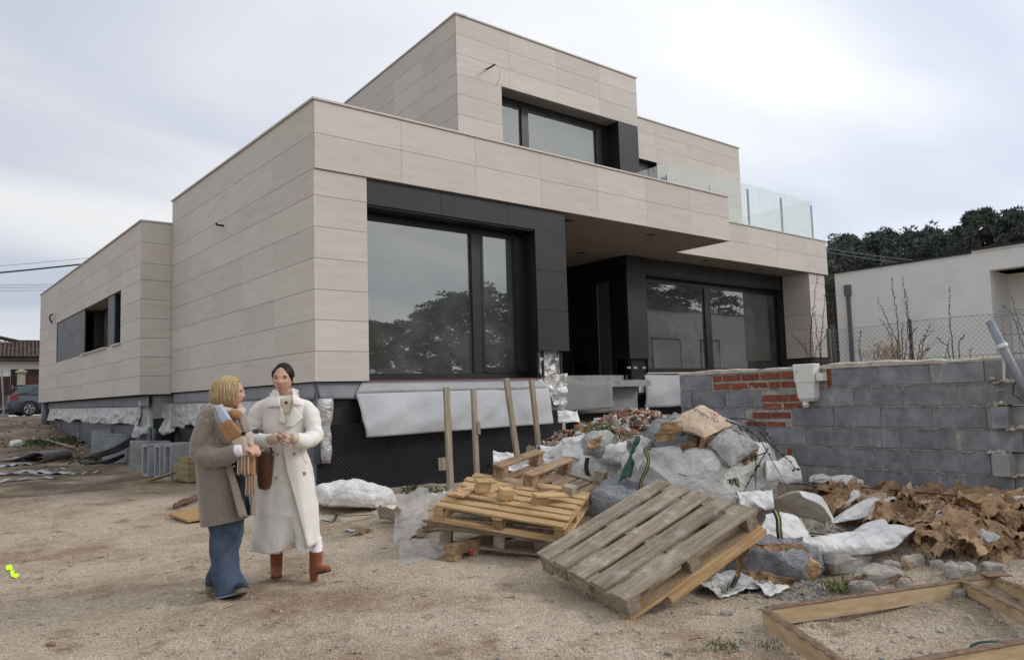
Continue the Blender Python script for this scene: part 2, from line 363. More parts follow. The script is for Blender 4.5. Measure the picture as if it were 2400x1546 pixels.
def glass_material(name, tint=(0.75, 0.80, 0.78), ior=2.1, rough=0.0, dust=0.0, dcol=(0.75, 0.8, 0.78)):
    m = bpy.data.materials.new(name); m.use_nodes = True; t = m.node_tree; n = t.nodes; L = t.links.new
    for q in list(n): n.remove(q)
    o = n.new('ShaderNodeOutputMaterial'); fr = n.new('ShaderNodeFresnel'); fr.inputs[0].default_value = ior
    tr = n.new('ShaderNodeBsdfTransparent'); tr.inputs[0].default_value = (*tint, 1)
    gl = n.new('ShaderNodeBsdfGlossy'); gl.inputs[0].default_value = (0.92, 0.96, 0.94, 1); gl.inputs['Roughness'].default_value = rough
    mx = n.new('ShaderNodeMixShader'); ge = n.new('ShaderNodeNewGeometry'); iv = n.new('ShaderNodeMath'); iv.operation = 'SUBTRACT'; iv.inputs[0].default_value = 1.0; L(ge.outputs['Backfacing'], iv.inputs[1]); mu = n.new('ShaderNodeMath'); mu.operation = 'MULTIPLY'; L(fr.outputs[0], mu.inputs[0]); L(iv.outputs[0], mu.inputs[1]); L(mu.outputs[0], mx.inputs[0]); L(tr.outputs[0], mx.inputs[1]); L(gl.outputs[0], mx.inputs[2])
    tcn = n.new('ShaderNodeTexCoord'); mpn = n.new('ShaderNodeMapping'); L(tcn.outputs['Object'], mpn.inputs[0])
    last = mx
    if dust:
        mpn.inputs['Scale'].default_value = (9, 9, 0.7)
        nz = n.new('ShaderNodeTexNoise'); nz.inputs['Scale'].default_value = 3; nz.inputs['Detail'].default_value = 8; L(mpn.outputs[0], nz.inputs['Vector'])
        mr = n.new('ShaderNodeMapRange'); mr.inputs[1].default_value = 0.38; mr.inputs[2].default_value = 0.68; mr.inputs[3].default_value = dust*0.35; mr.inputs[4].default_value = dust; L(nz.outputs['Fac'], mr.inputs[0])
        df = n.new('ShaderNodeBsdfTranslucent'); df.inputs[0].default_value = (*dcol, 1)
        d2 = n.new('ShaderNodeBsdfDiffuse'); d2.inputs[0].default_value = (*dcol, 1)
        mm = n.new('ShaderNodeMixShader'); L(df.outputs[0], mm.inputs[1]); L(d2.outputs[0], mm.inputs[2])
        m3 = n.new('ShaderNodeMixShader'); L(mr.outputs[0], m3.inputs[0]); L(mx.outputs[0], m3.inputs[1]); L(mm.outputs[0], m3.inputs[2]); last = m3
    else:
        nz = n.new('ShaderNodeTexNoise'); nz.inputs['Scale'].default_value = 0.9; nz.inputs['Detail'].default_value = 1; L(tcn.outputs['Object'], nz.inputs['Vector'])
        bp = n.new('ShaderNodeBump'); bp.inputs['Strength'].default_value = 0.06; bp.inputs['Distance'].default_value = 0.05; L(nz.outputs['Fac'], bp.inputs['Height']); L(bp.outputs[0], gl.inputs['Normal'])
        nd = n.new('ShaderNodeTexNoise'); nd.inputs['Scale'].default_value = 2.2; nd.inputs['Detail'].default_value = 9; L(tcn.outputs['Object'], nd.inputs['Vector'])
        mr = n.new('ShaderNodeMapRange'); mr.inputs[1].default_value = 0.45; mr.inputs[2].default_value = 0.8; mr.inputs[3].default_value = 0.08; mr.inputs[4].default_value = 0.19; L(nd.outputs['Fac'], mr.inputs[0])
        d2 = n.new('ShaderNodeBsdfDiffuse'); d2.inputs[0].default_value = (0.5, 0.52, 0.5, 1)  # pale veil mixed into the panes, painting haze over the reflections
        m3 = n.new('ShaderNodeMixShader'); L(mr.outputs[0], m3.inputs[0]); L(mx.outputs[0], m3.inputs[1]); L(d2.outputs[0], m3.inputs[2]); last = m3
    L(last.outputs[0], o.inputs[0]); return m
PANE = glass_material('window_glass', (0.60, 0.65, 0.62), 2.9)
BALG = glass_material('dusty_balustrade_glass', (0.965, 0.99, 0.98), 1.4, 0.0, 0.36, (0.93, 0.98, 0.955))

# ================================================================== ground: one sheet to the horizon
def axis(parts):
    a = np.concatenate([np.arange(p, q, s) for p, q, s in parts]); return a
gx = axis([(-900, -100, 80), (-100, -20, 8), (-20, -6, 0.8), (-6, -1, 0.16), (-1, 9, 0.05), (9, 14, 0.14), (14, 40, 1.0), (40, 120, 8), (120, 1000, 80)])
gy = axis([(-900, -100, 80), (-100, -20, 8), (-20, 0, 0.8), (0, 1.4, 0.1), (1.4, 9.5, 0.05), (9.5, 20, 0.14), (20, 45, 0.5), (45, 120, 6), (120, 1000, 80)])
GX, GY = np.meshgrid(gx, gy); GZ = gz(GX, GY)
gm = bpy.data.meshes.new('ground'); nx_, ny_ = len(gx), len(gy)
V_ = np.stack([GX, GY, GZ], -1).reshape(-1, 3)
ii = (np.arange(ny_-1)[:, None]*nx_+np.arange(nx_-1)[None, :]).reshape(-1)
F_ = np.stack([ii, ii+1, ii+1+nx_, ii+nx_], 1)
gm.vertices.add(len(V_)); gm.vertices.foreach_set('co', V_.ravel())
gm.loops.add(F_.size); gm.loops.foreach_set('vertex_index', F_.ravel())
gm.polygons.add(len(F_)); gm.polygons.foreach_set('loop_start', np.arange(0, F_.size, 4)); gm.update(calc_edges=True); gm.validate()
tag(link('ground', gm, GROUND, smooth=True), kind='structure', label='sandy gravel ground of the building site')

def scatter_mesh(P, S, seed=0, flat=0.7):
    """many small irregular stones (octahedra with jittered corners) as one mesh"""
    g = np.random.default_rng(seed); n = len(P)
    base = np.array([[1, 0, 0], [0, 1, 0], [-1, 0, 0], [0, -1, 0], [0, 0, 1], [0, 0, -1]], float)
    V = base[None]*(1+0.45*g.uniform(-1, 1, (n, 6, 1))); V[:, :, 2] *= flat
    an = g.uniform(0, 6.28, n); c, s = np.cos(an), np.sin(an)
    X = V[:, :, 0]*c[:, None]-V[:, :, 1]*s[:, None]; Y = V[:, :, 0]*s[:, None]+V[:, :, 1]*c[:, None]; V[:, :, 0], V[:, :, 1] = X, Y
    V = V*np.asarray(S).reshape(n, 1, 1)+np.asarray(P)[:, None, :]
    tri = np.array([[0, 1, 4], [1, 2, 4], [2, 3, 4], [3, 0, 4], [1, 0, 5], [2, 1, 5], [3, 2, 5], [0, 3, 5]])
    F = (tri[None]+(np.arange(n)*6)[:, None, None]).reshape(-1, 3)
    me = bpy.data.meshes.new('stones'); me.vertices.add(n*6); me.vertices.foreach_set('co', V.ravel())
    me.loops.add(F.size); me.loops.foreach_set('vertex_index', F.ravel().astype(np.int32)); me.polygons.add(len(F)); me.polygons.foreach_set('loop_start', np.arange(0, F.size, 3)); me.update(calc_edges=True)
    return me
def gravel(name, n, r0, r1, s0, s1, m, label, seed):
    g = np.random.default_rng(seed); r = r0*(r1/r0)**g.uniform(0, 1, n); a = g.uniform(R_(-8), R_(92), n)
    x, y = r*np.sin(a), r*np.cos(a); z = gz(x, y); s = s0*(s1/s0)**(g.uniform(0, 1, n)**2.2)
    ok = ~((x > 4.9) & (y > 10.4)); x, y, z, s = x[ok], y[ok], z[ok], s[ok]
    tag(link(name, scatter_mesh(np.stack([x, y, z+s*0.1], 1), s, seed), m), label, 'gravel', kind='stuff')
PEB1 = mat('tan_pebble', (0.36, 0.28, 0.20), (0.60, 0.52, 0.42), rough=0.9, scale=60, lo=.2, hi=.8)
PEB2 = mat('grey_pebble', (0.20, 0.18, 0.165), (0.42, 0.40, 0.37), rough=0.9, scale=40, lo=.2, hi=.8)
gravel('tan_gravel', 26000, 2.0, 13, 0.0035, 0.011, PEB1, 'fine tan gravel scattered over the sandy ground', 1)
gravel('grey_gravel', 5200, 2.0, 14, 0.004, 0.022, PEB2, 'grey stone chips scattered over the sandy ground', 2)

# ================================================================== the house
HX, HY = 4.93, 10.5
HOUSE = empty('modern_house', (HX, HY, 0), 'unfinished modern two-storey house clad in pale beige stone panels with flat roofs', 'house')
def part(name, m, boxes, parent=HOUSE, **kw):
    b = MB()
    for q in boxes: b.box(*q)
    return b.build(name, m, parent, **kw)
G_, T_ = 0.005, 0.022
def clad_front(y, xe, ze, m=STONE, name='cladding_panel', skip=None, parent=HOUSE, t=T_):
    for i in range(len(xe)-1):
        for j in range(len(ze)-1):
            if skip and skip(0.5*(xe[i]+xe[i+1]), 0.5*(ze[j]+ze[j+1])): continue
            piece(name, (xe[i+1]-xe[i]-G_, t, ze[j+1]-ze[j]-G_*1.3), (0.5*(xe[i]+xe[i+1]), y+t/2, 0.5*(ze[j]+ze[j+1])), m, parent)
def clad_side(x, ye, ze, m=STONE, name='cladding_panel', skip=None, parent=HOUSE, t=T_, gy=0.002):
    for i in range(len(ye)-1):
        for j in range(len(ze)-1):
            if skip and skip(0.5*(ye[i]+ye[i+1]), 0.5*(ze[j]+ze[j+1])): continue
            piece(name, (t, ye[i+1]-ye[i]-gy, ze[j+1]-ze[j]-G_*1.3), (x+t/2, 0.5*(ye[i]+ye[i+1]), 0.5*(ze[j]+ze[j+1])), m, parent)
ROWS = [1.748, 2.2, 2.665, 3.12, 3.59, 4.065, 4.543, 4.945]
BAND = [4.945, 5.49, 6.0]
YS = [10.527, 12.07, 13.53, 15.0, 16.43, 17.75]
# ---- main block
part('main_wall', CORE, [(4.955, 5.2, 10.56, 17.72, 1.75, 5.98), (5.2, 5.80, 10.56, 10.85, 1.75, 4.95), (4.96, 15.43, 10.53, 10.78, 4.965, 5.99), (15.2, 15.43, 10.78, 12.3, 4.965, 5.99)])
clad_side(4.93, YS, ROWS+[5.49, 6.0])
clad_front(10.53, [4.945, 5.82], ROWS)
BX = [4.93, 6.445, 7.958, 9.481, 11.0, 12.49, 13.96, 15.445]
clad_front(10.5, BX, BAND)
piece('cladding_panel', (0.022, 1.58, 1.05), (15.436, 11.315, 5.47), STONE, HOUSE)
b = MB(); b.box(4.90, 15.47, 10.475, 10.80, 6.003, 6.035); b.box(4.90, 5.22, 10.803, 17.78, 6.003, 6.035); b.build('parapet_cap', CAPM, HOUSE)
part('flat_roof', ROOFM, [(5.2, 15.4, 10.8, 17.7, 5.45, 5.6), (15.44, 22.9, 12.3, 17.0, 5.7, 5.95)])
# opening trims: dark lintel and pier
for x0, x1 in ((5.823, 7.24), (7.246, 8.70), (8.706, 10.115)):
    piece('lintel_panel', (x1-x0, 0.03, 0.415), ((x0+x1)/2, 10.57, 4.737), ALU, HOUSE)
for z0, z1 in ((2.275, 3.02), (3.026, 3.77), (3.776, 4.527)):
    piece('pier_panel', (0.775, 0.03, z1-z0), (9.728, 10.57, (z0+z1)/2), ALU, HOUSE)
part('reveal_lining', FRAME, [(5.83, 9.34, 10.59, 11.02, 4.50, 4.528), (9.335, 9.36, 10.59, 11.02, 1.76, 4.50), (5.80, 5.826, 10.86, 11.0, 1.76, 4.5), (9.36, 10.09, 10.59, 10.62, 4.0, 4.9), (10.085, 10.11, 10.6, 15.1, 2.28, 4.94)])
part('pier_core', FRAME, [(9.45, 10.05, 10.75, 11.25, 1.72, 4.94)])
# insulation foil and rails showing below the pier
P = pgrid([(9.36, 10.72, 2.3), (10.04, 10.72, 2.3), (10.0, 10.70, 1.74), (9.52, 10.70, 1.74)], 14, 12)
P[:, :, 1] += 0.02*fbm(P*9, 4, 3); MB().grid(P).build('insulation_foil', FOIL, HOUSE, smooth=True)
for x in (9.52, 9.98): piece('cladding_rail', (0.045, 0.03, 0.62), (x, 10.66, 2.08), FRAME, HOUSE)
for x in (9.47, 9.86): piece('rail_bracket', (0.09, 0.04, 0.05), (x, 10.66, 2.12), ZINC, HOUSE)
P = pgrid([(9.50, 10.66, 1.80), (10.12, 10.64, 1.86), (10.05, 10.60, 1.25), (9.72, 10.62, 1.27)], 12, 12)
P[:, :, 1] += 0.03*fbm(P*6, 14, 3); MB().grid(P).build('loose_foil_flap', FOIL, HOUSE, smooth=True)
def window(parent, plane, fixed, u0, u1, z0, z1, mull, fw=0.09, depth=0.08, name='window', m=FRAME, pm=PANE, transom=None, heavy=None):
    """one window in a wall: frame pieces, then each pane as its own child"""
    def bx(a0, a1, c0, c1, d0, d1):
        return (a0, a1, fixed+d0, fixed+d1, c0, c1) if plane == 'y' else (fixed+d0, fixed+d1, a0, a1, c0, c1)
    wb = MB(); us = [u0]+list(mull)+[u1]
    wb.box(*bx(u0, u1, z0, z0+fw, 0, depth)); wb.box(*bx(u0, u1, z1-fw, z1, 0, depth))
    for k, uu in enumerate(us):
        hw = (heavy or fw)/2 if 0 < k < len(us)-1 else fw/2
        c = uu if 0 < k < len(us)-1 else (uu+hw if k == 0 else uu-hw)
        wb.box(*bx(c-hw, c+hw, z0+fw+0.001, z1-fw-0.001, -0.012, depth+0.012))
    wo = wb.build(name, m, parent)
    for k in range(len(us)-1):
        pb = MB(); a = us[k]+(fw if k == 0 else (heavy or fw)/2)-0.01; c = us[k+1]-(fw if k == len(us)-2 else (heavy or fw)/2)+0.01
        pb.box(*bx(a, c, z0+fw-0.01, z1-fw+0.01, depth*0.5-0.004, depth*0.5+0.004)); pb.build('pane', pm, wo)
    return wo
# ground-floor sliding window, with the sash frame inside the right-hand light
window(HOUSE, 'y', 10.95, 5.84, 9.33, 1.78, 4.49, [8.24], 0.10, 0.10, heavy=0.20)
part('sash_frame', FRAME, [(8.345, 8.40, 10.93, 10.97, 1.90, 4.36), (9.12, 9.335, 10.88, 11.06, 1.90, 4.40), (8.40, 9.12, 10.93, 10.97, 1.881, 1.985), (5.83, 9.34, 10.62, 10.94, 1.735, 1.779)])
# rooms behind the glass
part('living_room', INTER, [(5.25, 10.07, 15.5, 15.6, 1.75, 4.9), (5.2, 5.24, 11.1, 15.5, 1.75, 4.9), (5.24, 10.07, 11.1, 15.5, 1.70, 1.77), (10.0, 10.07, 11.3, 15.5, 1.77, 4.9), (5.24, 10.07, 11.08, 15.5, 4.62, 4.9),
                             (6.35, 6.75, 12.2, 12.6, 1.77, 4.62), (7.4, 7.62, 13.8, 14.1, 1.77, 4.62)])
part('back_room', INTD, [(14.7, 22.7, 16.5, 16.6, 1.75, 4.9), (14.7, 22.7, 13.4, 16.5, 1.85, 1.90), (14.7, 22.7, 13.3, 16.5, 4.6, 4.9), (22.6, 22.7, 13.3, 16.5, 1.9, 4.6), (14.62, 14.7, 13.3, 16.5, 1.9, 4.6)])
# ---- soffit over the entrance recess
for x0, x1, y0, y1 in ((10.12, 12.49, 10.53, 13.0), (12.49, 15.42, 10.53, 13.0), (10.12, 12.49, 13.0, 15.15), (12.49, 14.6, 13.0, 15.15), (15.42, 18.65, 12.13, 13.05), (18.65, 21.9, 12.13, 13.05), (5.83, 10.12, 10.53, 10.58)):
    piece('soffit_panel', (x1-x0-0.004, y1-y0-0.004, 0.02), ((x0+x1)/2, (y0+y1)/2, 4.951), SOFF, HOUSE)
part('soffit_slab', CORE, [(10.1, 15.4, 10.6, 17.0, 4.97, 5.2), (15.43, 22.9, 12.2, 17.0, 4.97, 5.2)])
def disc(name, c, r, h, m, parent, n=16):
    d = MB(); d.tube([(c[0], c[1], c[2]), (c[0], c[1], c[2]+h)], r, n); return d.build(name, m, parent)
for c in ((10.61, 11.0), (13.18, 11.0), (13.36, 13.4), (17.13, 12.45), (19.8, 12.5)):
    d = MB(); d.box(c[0]-0.075, c[0]+0.075, c[1]-0.075, c[1]+0.075, 4.934, 4.942); d.build('downlight', FRAME, HOUSE)
# ---- entrance recess
part('entrance_wall', FRAME, [(10.1, 14.58, 15.1, 15.25, 1.75, 4.94), (14.57, 14.68, 13.08, 15.1, 2.3, 4.94), (14.62, 14.70, 13.3, 15.1, 1.75, 2.3)])
do = part('entrance_door', FRAME, [(14.535, 14.568, 13.45, 14.45, 1.80, 4.5)])
MB().box(14.525, 14.532, 13.60, 14.02, 1.92, 4.34).build('pane', PANE, do)
MB().box(14.518, 14.524, 14.02, 14.04, 1.93, 4.3).build('door_edge', ZINC, do)
part('entrance_floor', CONC, [(10.1, 14.6, 12.4, 15.1, 1.60, 1.75)])
# ---- dark volume with the wide window
piece('lintel_panel', (3.55, 0.03, 0.415), (16.385, 13.045, 4.735), ALU, HOUSE); piece('lintel_panel', (3.55, 0.03, 0.415), (19.945, 13.045, 4.735), ALU, HOUSE)
for z0, z1 in ((2.308, 3.05), (3.056, 3.79), (3.796, 4.52)):
    piece('pier_panel', (0.735, 0.03, z1-z0), (14.955, 13.045, (z0+z1)/2), ALU, HOUSE)
    piece('pier_panel', (0.012, 0.4, z1-z0), (14.562, 13.27, (z0+z1)/2), FRAME, HOUSE)
part('pier_core', FRAME, [(14.75, 15.25, 13.12, 13.5, 1.8, 4.9), (15.33, 21.72, 13.07, 13.42, 4.5, 4.53), (15.30, 15.33, 13.07, 13.42, 1.95, 4.5)])
window(HOUSE, 'y', 13.30, 15.34, 21.9, 1.95, 4.49, [18.28], 0.12, 0.10, heavy=0.28)
part('window_sill', CAPM, [(15.3, 21.9, 13.1, 13.29, 1.92, 1.955)])
for x in (14.75, 15.1, 15.28): piece('cladding_rail', (0.045, 0.03, 0.5), (x, 13.14, 2.1), FRAME, HOUSE)
for x in (14.62, 14.86, 15.2): piece('rail_bracket', (0.13, 0.03, 0.05), (x, 13.12, 2.08), ZINC, HOUSE)
P = pgrid([(14.7, 13.2, 2.35), (15.3, 13.2, 2.35), (15.25, 13.16, 1.72), (14.82, 13.16, 1.70)], 12, 10); P[:, :, 1] += 0.03*fbm(P*7, 21, 3)
MB().grid(P).build('insulation_foil', FOIL, HOUSE, smooth=True)
piece('foil_label', (0.36, 0.012, 0.24), (15.12, 13.10, 1.56), GEOT, HOUSE)
# ---- terrace band and end wall on the right
TX = [15.45, 17.18, 18.65, 20.1, 21.6, 22.96]
clad_front(12.1, TX, BAND)
part('terrace_band', CORE, [(15.44, 22.94, 12.13, 12.35, 4.965, 5.99), (22.7, 22.94, 12.35, 17.0, 4.965, 5.99)])
part('terrace_cap', CAPM, [(15.45, 22.99, 12.075, 12.4, 6.003, 6.035)])
EZ = [2.352, 2.79, 3.23, 3.665, 4.143, 4.63, 4.945]
clad_side(21.9, [12.185, 13.06], EZ); clad_front(12.16, [21.9, 22.83], EZ)
part('end_wall', CORE, [(21.93, 22.80, 12.19, 13.4, 1.5, 4.94), (22.70, 22.80, 13.4, 17.0, 1.2, 4.94)])
# ---- upper storey
UZ = [5.9, 6.36, 6.82, 7.285, 7.745, 8.217, 8.692, 9.153, 9.605, 10.06]
clad_front(13.5, [9.77, 11.30, 12.863, 14.365, 15.845], UZ[6:])
clad_front(13.5, [9.77, 11.05], UZ[:7])
part('upper_wall', CORE, [(9.80, 11.02, 13.53, 13.8, 5.6, 10.05), (11.02, 15.83, 13.53, 13.8, 8.70, 10.05), (15.2, 15.83, 13.6, 15.2, 5.6, 8.70), (15.6, 15.83, 13.8, 15.2, 8.7, 10.05)])
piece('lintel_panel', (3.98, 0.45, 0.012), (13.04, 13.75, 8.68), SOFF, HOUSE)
for z0, z1 in ((6.1, 6.87), (6.876, 7.66), (7.666, 8.685)):
    piece('pier_panel', (0.775, 0.03, z1-z0), (15.445, 13.52, (z0+z1)/2), ALU, HOUSE); piece('pier_panel', (0.02, 0.42, z1-z0), (15.045, 13.75, (z0+z1)/2), FRAME, HOUSE)
window(HOUSE, 'y', 13.92, 11.04, 15.03, 6.1, 8.67, [12.1, 14.72], 0.13, 0.10, heavy=0.22)
part('upper_room', INTER, [(11.0, 15.2, 17.0, 17.1, 6, 8.9), (11.0, 15.2, 14.1, 17.0, 8.75, 8.85), (15.15, 15.19, 14.1, 17, 6, 8.8), (10.9, 10.98, 14.1, 17, 6, 8.8), (11, 15.2, 14.1, 17, 5.95, 6.0)])
ang = math.atan2(10.20-9.77, 19.63-13.5); ye = [0.03, 1.55, 3.1, 4.65, 6.2]; dirv = np.array([math.sin(ang), math.cos(ang)])
for i in range(4):
    for j in range(9):
        mid = np.array([9.77, 13.5])+dirv*(0.5*(ye[i]+ye[i+1])); nn = np.array([dirv[1], -dirv[0]])*T_/2
        piece('cladding_panel', (T_, ye[i+1]-ye[i]-0.002, UZ[j+1]-UZ[j]-G_*1.3), (mid[0]+nn[0], mid[1]+nn[1], 0.5*(UZ[j]+UZ[j+1])), STONE, HOUSE, rot=(0, 0, -ang))
b = MB(); s0 = np.array([9.77, 13.5]); e0 = s0+dirv*6.2; nn = np.array([dirv[1], -dirv[0]])
b.obox((*(s0+nn*0.03+dirv*0.05), 5.6), (*(nn*0.2), 0), (*(dirv*6.1), 0), (0, 0, 4.44)); b.build('upper_wall', CORE, HOUSE)
b = MB(); b.obox((*(s0-nn*0.03-dirv*0.03), 10.063), (*(nn*0.3), 0), (*(dirv*6.25), 0), (0, 0, 0.035)); b.box(10.05, 15.87, 13.47, 13.8, 10.063, 10.098); b.build('parapet_cap', CAPM, HOUSE)
part('upper_roof', ROOFM, [(10.2, 15.8, 13.8, 19.5, 9.7, 9.85)])
# recessed upper wall to the right
BZ = [6.0, 6.75, 7.2, 7.64, 8.08, 8.52, 8.956, 9.391, 9.80]
clad_front(15.0, [15.85, 16.92, 18.415, 19.948, 21.442, 22.87], BZ, skip=lambda x, z: x < 18.4 and z < 8.4)
part('rear_upper_wall', CORE, [(15.83, 22.85, 15.03, 15.3, 8.53, 9.78), (18.43, 22.85, 15.03, 15.3, 5.9, 8.53), (22.6, 22.85, 15.3, 19, 5.9, 9.78)])
part('parapet_cap', CAPM, [(15.86, 22.91, 14.97, 15.33, 9.803, 9.835)])
part('terrace_opening', FRAME, [(15.84, 18.42, 15.20, 15.28, 5.95, 8.525)])
piece('wall_lamp_box', (0.14, 0.16, 0.05), (18.6, 14.9, 8.02), FRAME, HOUSE)
# glass balustrade on the terrace
PX = [15.42, 17.23, 19.01, 20.74, 22.48]
for i in range(4):
    piece('balustrade_glass', (PX[i+1]-PX[i]-0.03, 0.016, 1.22), ((PX[i]+PX[i+1])/2, 12.23, 6.67), BALG, HOUSE)
piece('balustrade_glass', (0.016, 1.25, 1.22), (15.42, 12.87, 6.67), BALG, HOUSE)
piece('balustrade_glass', (0.016, 2.7, 1.22), (22.48, 13.6, 6.67), BALG, HOUSE)
for i, x in enumerate(PX): piece('balustrade_post', (0.035, 0.045, 1.12 if i > 1 else 0.95), (x, 12.26, 6.58 if i > 1 else 6.5), ZINC if i < 2 else FRAME, HOUSE)
# ---- lower left wing
LZ = [1.722, 2.124, 2.535, 2.945, 3.365, 3.783, 4.204, 4.571, 5.026, 5.49]
LY = [17.80]+[19.55, 21.0, 22.5, 23.8, 25.3, 26.7, 28.0, 29.6, 31.3]
inw = lambda y, z: 19.55 < y < 28.0 and 2.95 < z < 4.2
clad_side(4.3, LY, LZ, skip=inw)
clad_front(17.775, [4.3, 4.94], LZ)
part('wing_wall', CORE, [(4.33, 4.55, 17.83, 31.27, 1.72, 2.93), (4.33, 4.55, 17.83, 31.27, 4.22, 5.48), (4.33, 4.55, 17.83, 19.53, 2.93, 4.22), (4.33, 4.55, 28.02, 31.27, 2.93, 4.22), (4.55, 9.0, 31.0, 31.25, 1.7, 5.48), (4.55, 9.0, 17.9, 18.1, 1.7, 5.48), (9.0, 9.2, 17.9, 31.2, 1.7, 5.48)])
part('wing_roof', ROOFM, [(4.55, 9.0, 18.1, 31.0, 5.1, 5.2)]); part('parapet_cap', CAPM, [(4.27, 4.6, 17.75, 31.35, 5.493, 5.525), (4.6, 5.0, 17.75, 18.05, 5.493, 5.525)])
for y0, y1 in ((23.82, 27.99), (20.32, 20.98)):
    for z0, z1 in ((2.96, 3.62), (3.626, 4.2)): piece('window_screen_panel', (0.03, y1-y0, z1-z0), (4.345, (y0+y1)/2, (z0+z1)/2), ALU2, HOUSE)
part('window_reveal', FRAME, [(4.56, 4.9, 20.99, 21.01, 2.95, 4.2), (4.56, 4.9, 23.8, 23.82, 2.95, 4.2), (4.88, 4.93, 19.5, 28.0, 2.93, 4.22), (4.36, 4.6, 20.30, 20.32, 2.95, 4.2)])
window(HOUSE, 'x', 4.78, 21.02, 23.79, 2.99, 4.19, [22.2], 0.07, 0.06); window(HOUSE, 'x', 4.78, 19.56, 20.29, 2.99, 4.19, [], 0.07, 0.06)
part('soffit_strip', SOFF, [(4.33, 4.88, 19.55, 28.0, 4.195, 4.204)])
for y0, y1 in ((20.96, 23.95), (19.50, 20.36)): piece('window_sill', (0.42, y1-y0, 0.035), (4.46, (y0+y1)/2, 2.945), CAPM, HOUSE)
# ---- plinth under the cladding: dimple membrane, hanging sheets, foil
part('plinth_wall', CONC, [(5.12, 9.95, 10.72, 10.95, -0.3, 1.745), (5.12, 5.3, 10.95, 17.9, -0.3, 1.745), (4.62, 4.8, 18.0, 31.0, -0.3, 1.72), (4.8, 5.12, 18.0, 18.15, -0.3, 1.72), (10.0, 22.7, 13.3, 13.5, -0.2, 1.9), (9.95, 10.1, 10.72, 13.4, -0.3, 1.745), (4.62, 9, 31, 31.1, 0, 1.7)])
part('void_shade', FRAME, [(5.15, 5.75, 10.69, 10.715, 1.05, 1.74)])  # black slab painting the shade of the gap under the cladding
def sheet(name, p4, nu, nv, m, amp=0.02, fr=3.0, seed=0, axis_=1, parent=HOUSE, hem=0.0, belly=0.0, thick=0.004, edge=0.0):
    P = pgrid(p4, nu, nv); v = np.linspace(0, 1, nv)[:, None]; u = np.linspace(0, 1, nu)[None, :]
    Q = P*np.array([fr, fr, fr])
    P[:, :, axis_] += amp*fbm(Q*[1, 1, 0.45], seed, 3)*(0.25+v) - belly*np.sin(v*math.pi) + amp*.35*np.sin((u*3.1+v*1.3+.6*fbm(Q*.5, seed+9, 2))*7)*v*(1-.4*v)
    if hem: P[:, :, 2] += hem*v**2*fbm(np.stack([u*9+0*v, 0*u+0*v+seed, 0*u+0*v], -1), seed+1, 3)
    return MB().grid(P).build(name, m, parent, smooth=True, thick=thick)
sheet('dimple_membrane', [(5.0, 10.66, 1.10), (9.96, 10.66, 1.17), (9.96, 10.66, -0.25), (5.0, 10.66, -0.25)], 40, 10, DIMPLE, 0.012, 1.2, 3, thick=0)
sheet('dimple_membrane', [(5.06, 17.9, 1.1), (5.06, 10.70, 1.1), (5.06, 10.70, -0.25), (5.06, 17.9, -0.25)], 30, 8, PIPEG, 0.01, 1.0, 5, 0, thick=0)
sheet('dimple_membrane', [(4.58, 31.0, 1.15), (4.58, 18.0, 1.02), (4.58, 18.0, -0.25), (4.58, 31.0, -0.1)], 40, 8, PIPEG, 0.01, 1.0, 6, 0, thick=0)
sheet('dimple_membrane', [(10.0, 13.22, 1.35), (22.0, 13.22, 1.4), (22.0, 13.22, -0.1), (10.0, 13.22, -0.1)], 30, 6, DIMPLE, 0.01, 1.0, 7, thick=0)
sheet('white_hanging_sheet', [(5.72, 10.58, 1.745), (9.42, 10.58, 1.745), (9.56, 10.57, 1.57), (5.60, 10.57, 1.555)], 60, 4, GEOT, 0.006, 2, 8)
sheet('white_hanging_sheet', [(5.60, 10.56, 1.56), (9.545, 10.56, 1.578), (9.545, 10.50, 0.93), (5.71, 10.44, 0.895)], 70, 20, GEOT, 0.075, 1.1, 9, belly=0.03)
sheet('wooden_edge_strip', [(5.75, 10.55, 1.765), (9.35, 10.55, 1.765), (9.35, 10.55, 1.745), (5.75, 10.55, 1.745)], 4, 2, mat('red_edge', (0.16, 0.06, 0.035)), 0, 1, 1, thick=0.02)
sheet('grey_sheet_skirt', [(4.98, 10.60, 1.74), (5.72, 10.60, 1.74), (5.70, 10.57, 1.48), (5.02, 10.57, 1.50)], 16, 6, GEOT2, 0.02, 3, 10)
b = MB(); b.tube([(5.02, 10.66, 1.74), (5.02, 10.66, 0.55)], 0.055, 14); b.build('drain_pipe', PIPEG, HOUSE, smooth=True)
P = []
for i in range(14):
    v = i/13; rr = 0.085*(1-0.45*v)*(1+0.15*math.sin(v*9)); P.append([(5.12+rr*math.cos(a)*(1.4), 10.60+rr*math.sin(a), 1.5-0.95*v) for a in np.linspace(0, 6.28, 14, endpoint=False)])
P = np.array(P); P += 0.02*np.stack([fbm(P*11, 30, 3), fbm(P*11, 31, 3), 0*P[..., 0]], -1)
MB().loft(P).build('wrapped_pipe_foil', FOIL, HOUSE, smooth=True)
sheet('grey_sheet_skirt', [(4.98, 17.75, 1.72), (4.98, 10.62, 1.74), (4.95, 10.62, 1.50), (4.95, 17.75, 1.50)], 60, 5, GEOT2, 0.02, 3, 12, 0)
sheet('foil_strip', [(4.95, 17.7, 1.50), (4.95, 11.2, 1.50), (4.90, 11.2, 1.02), (4.90, 17.7, 1.02)], 90, 14, FOIL, 0.05, 4, 13, 0, hem=0.05)
sheet('grey_sheet_skirt', [(4.50, 31.0, 1.70), (4.50, 17.85, 1.70), (4.48, 17.85, 1.46), (4.48, 31.0, 1.5)], 60, 5, GEOT2, 0.03, 2, 14, 0)
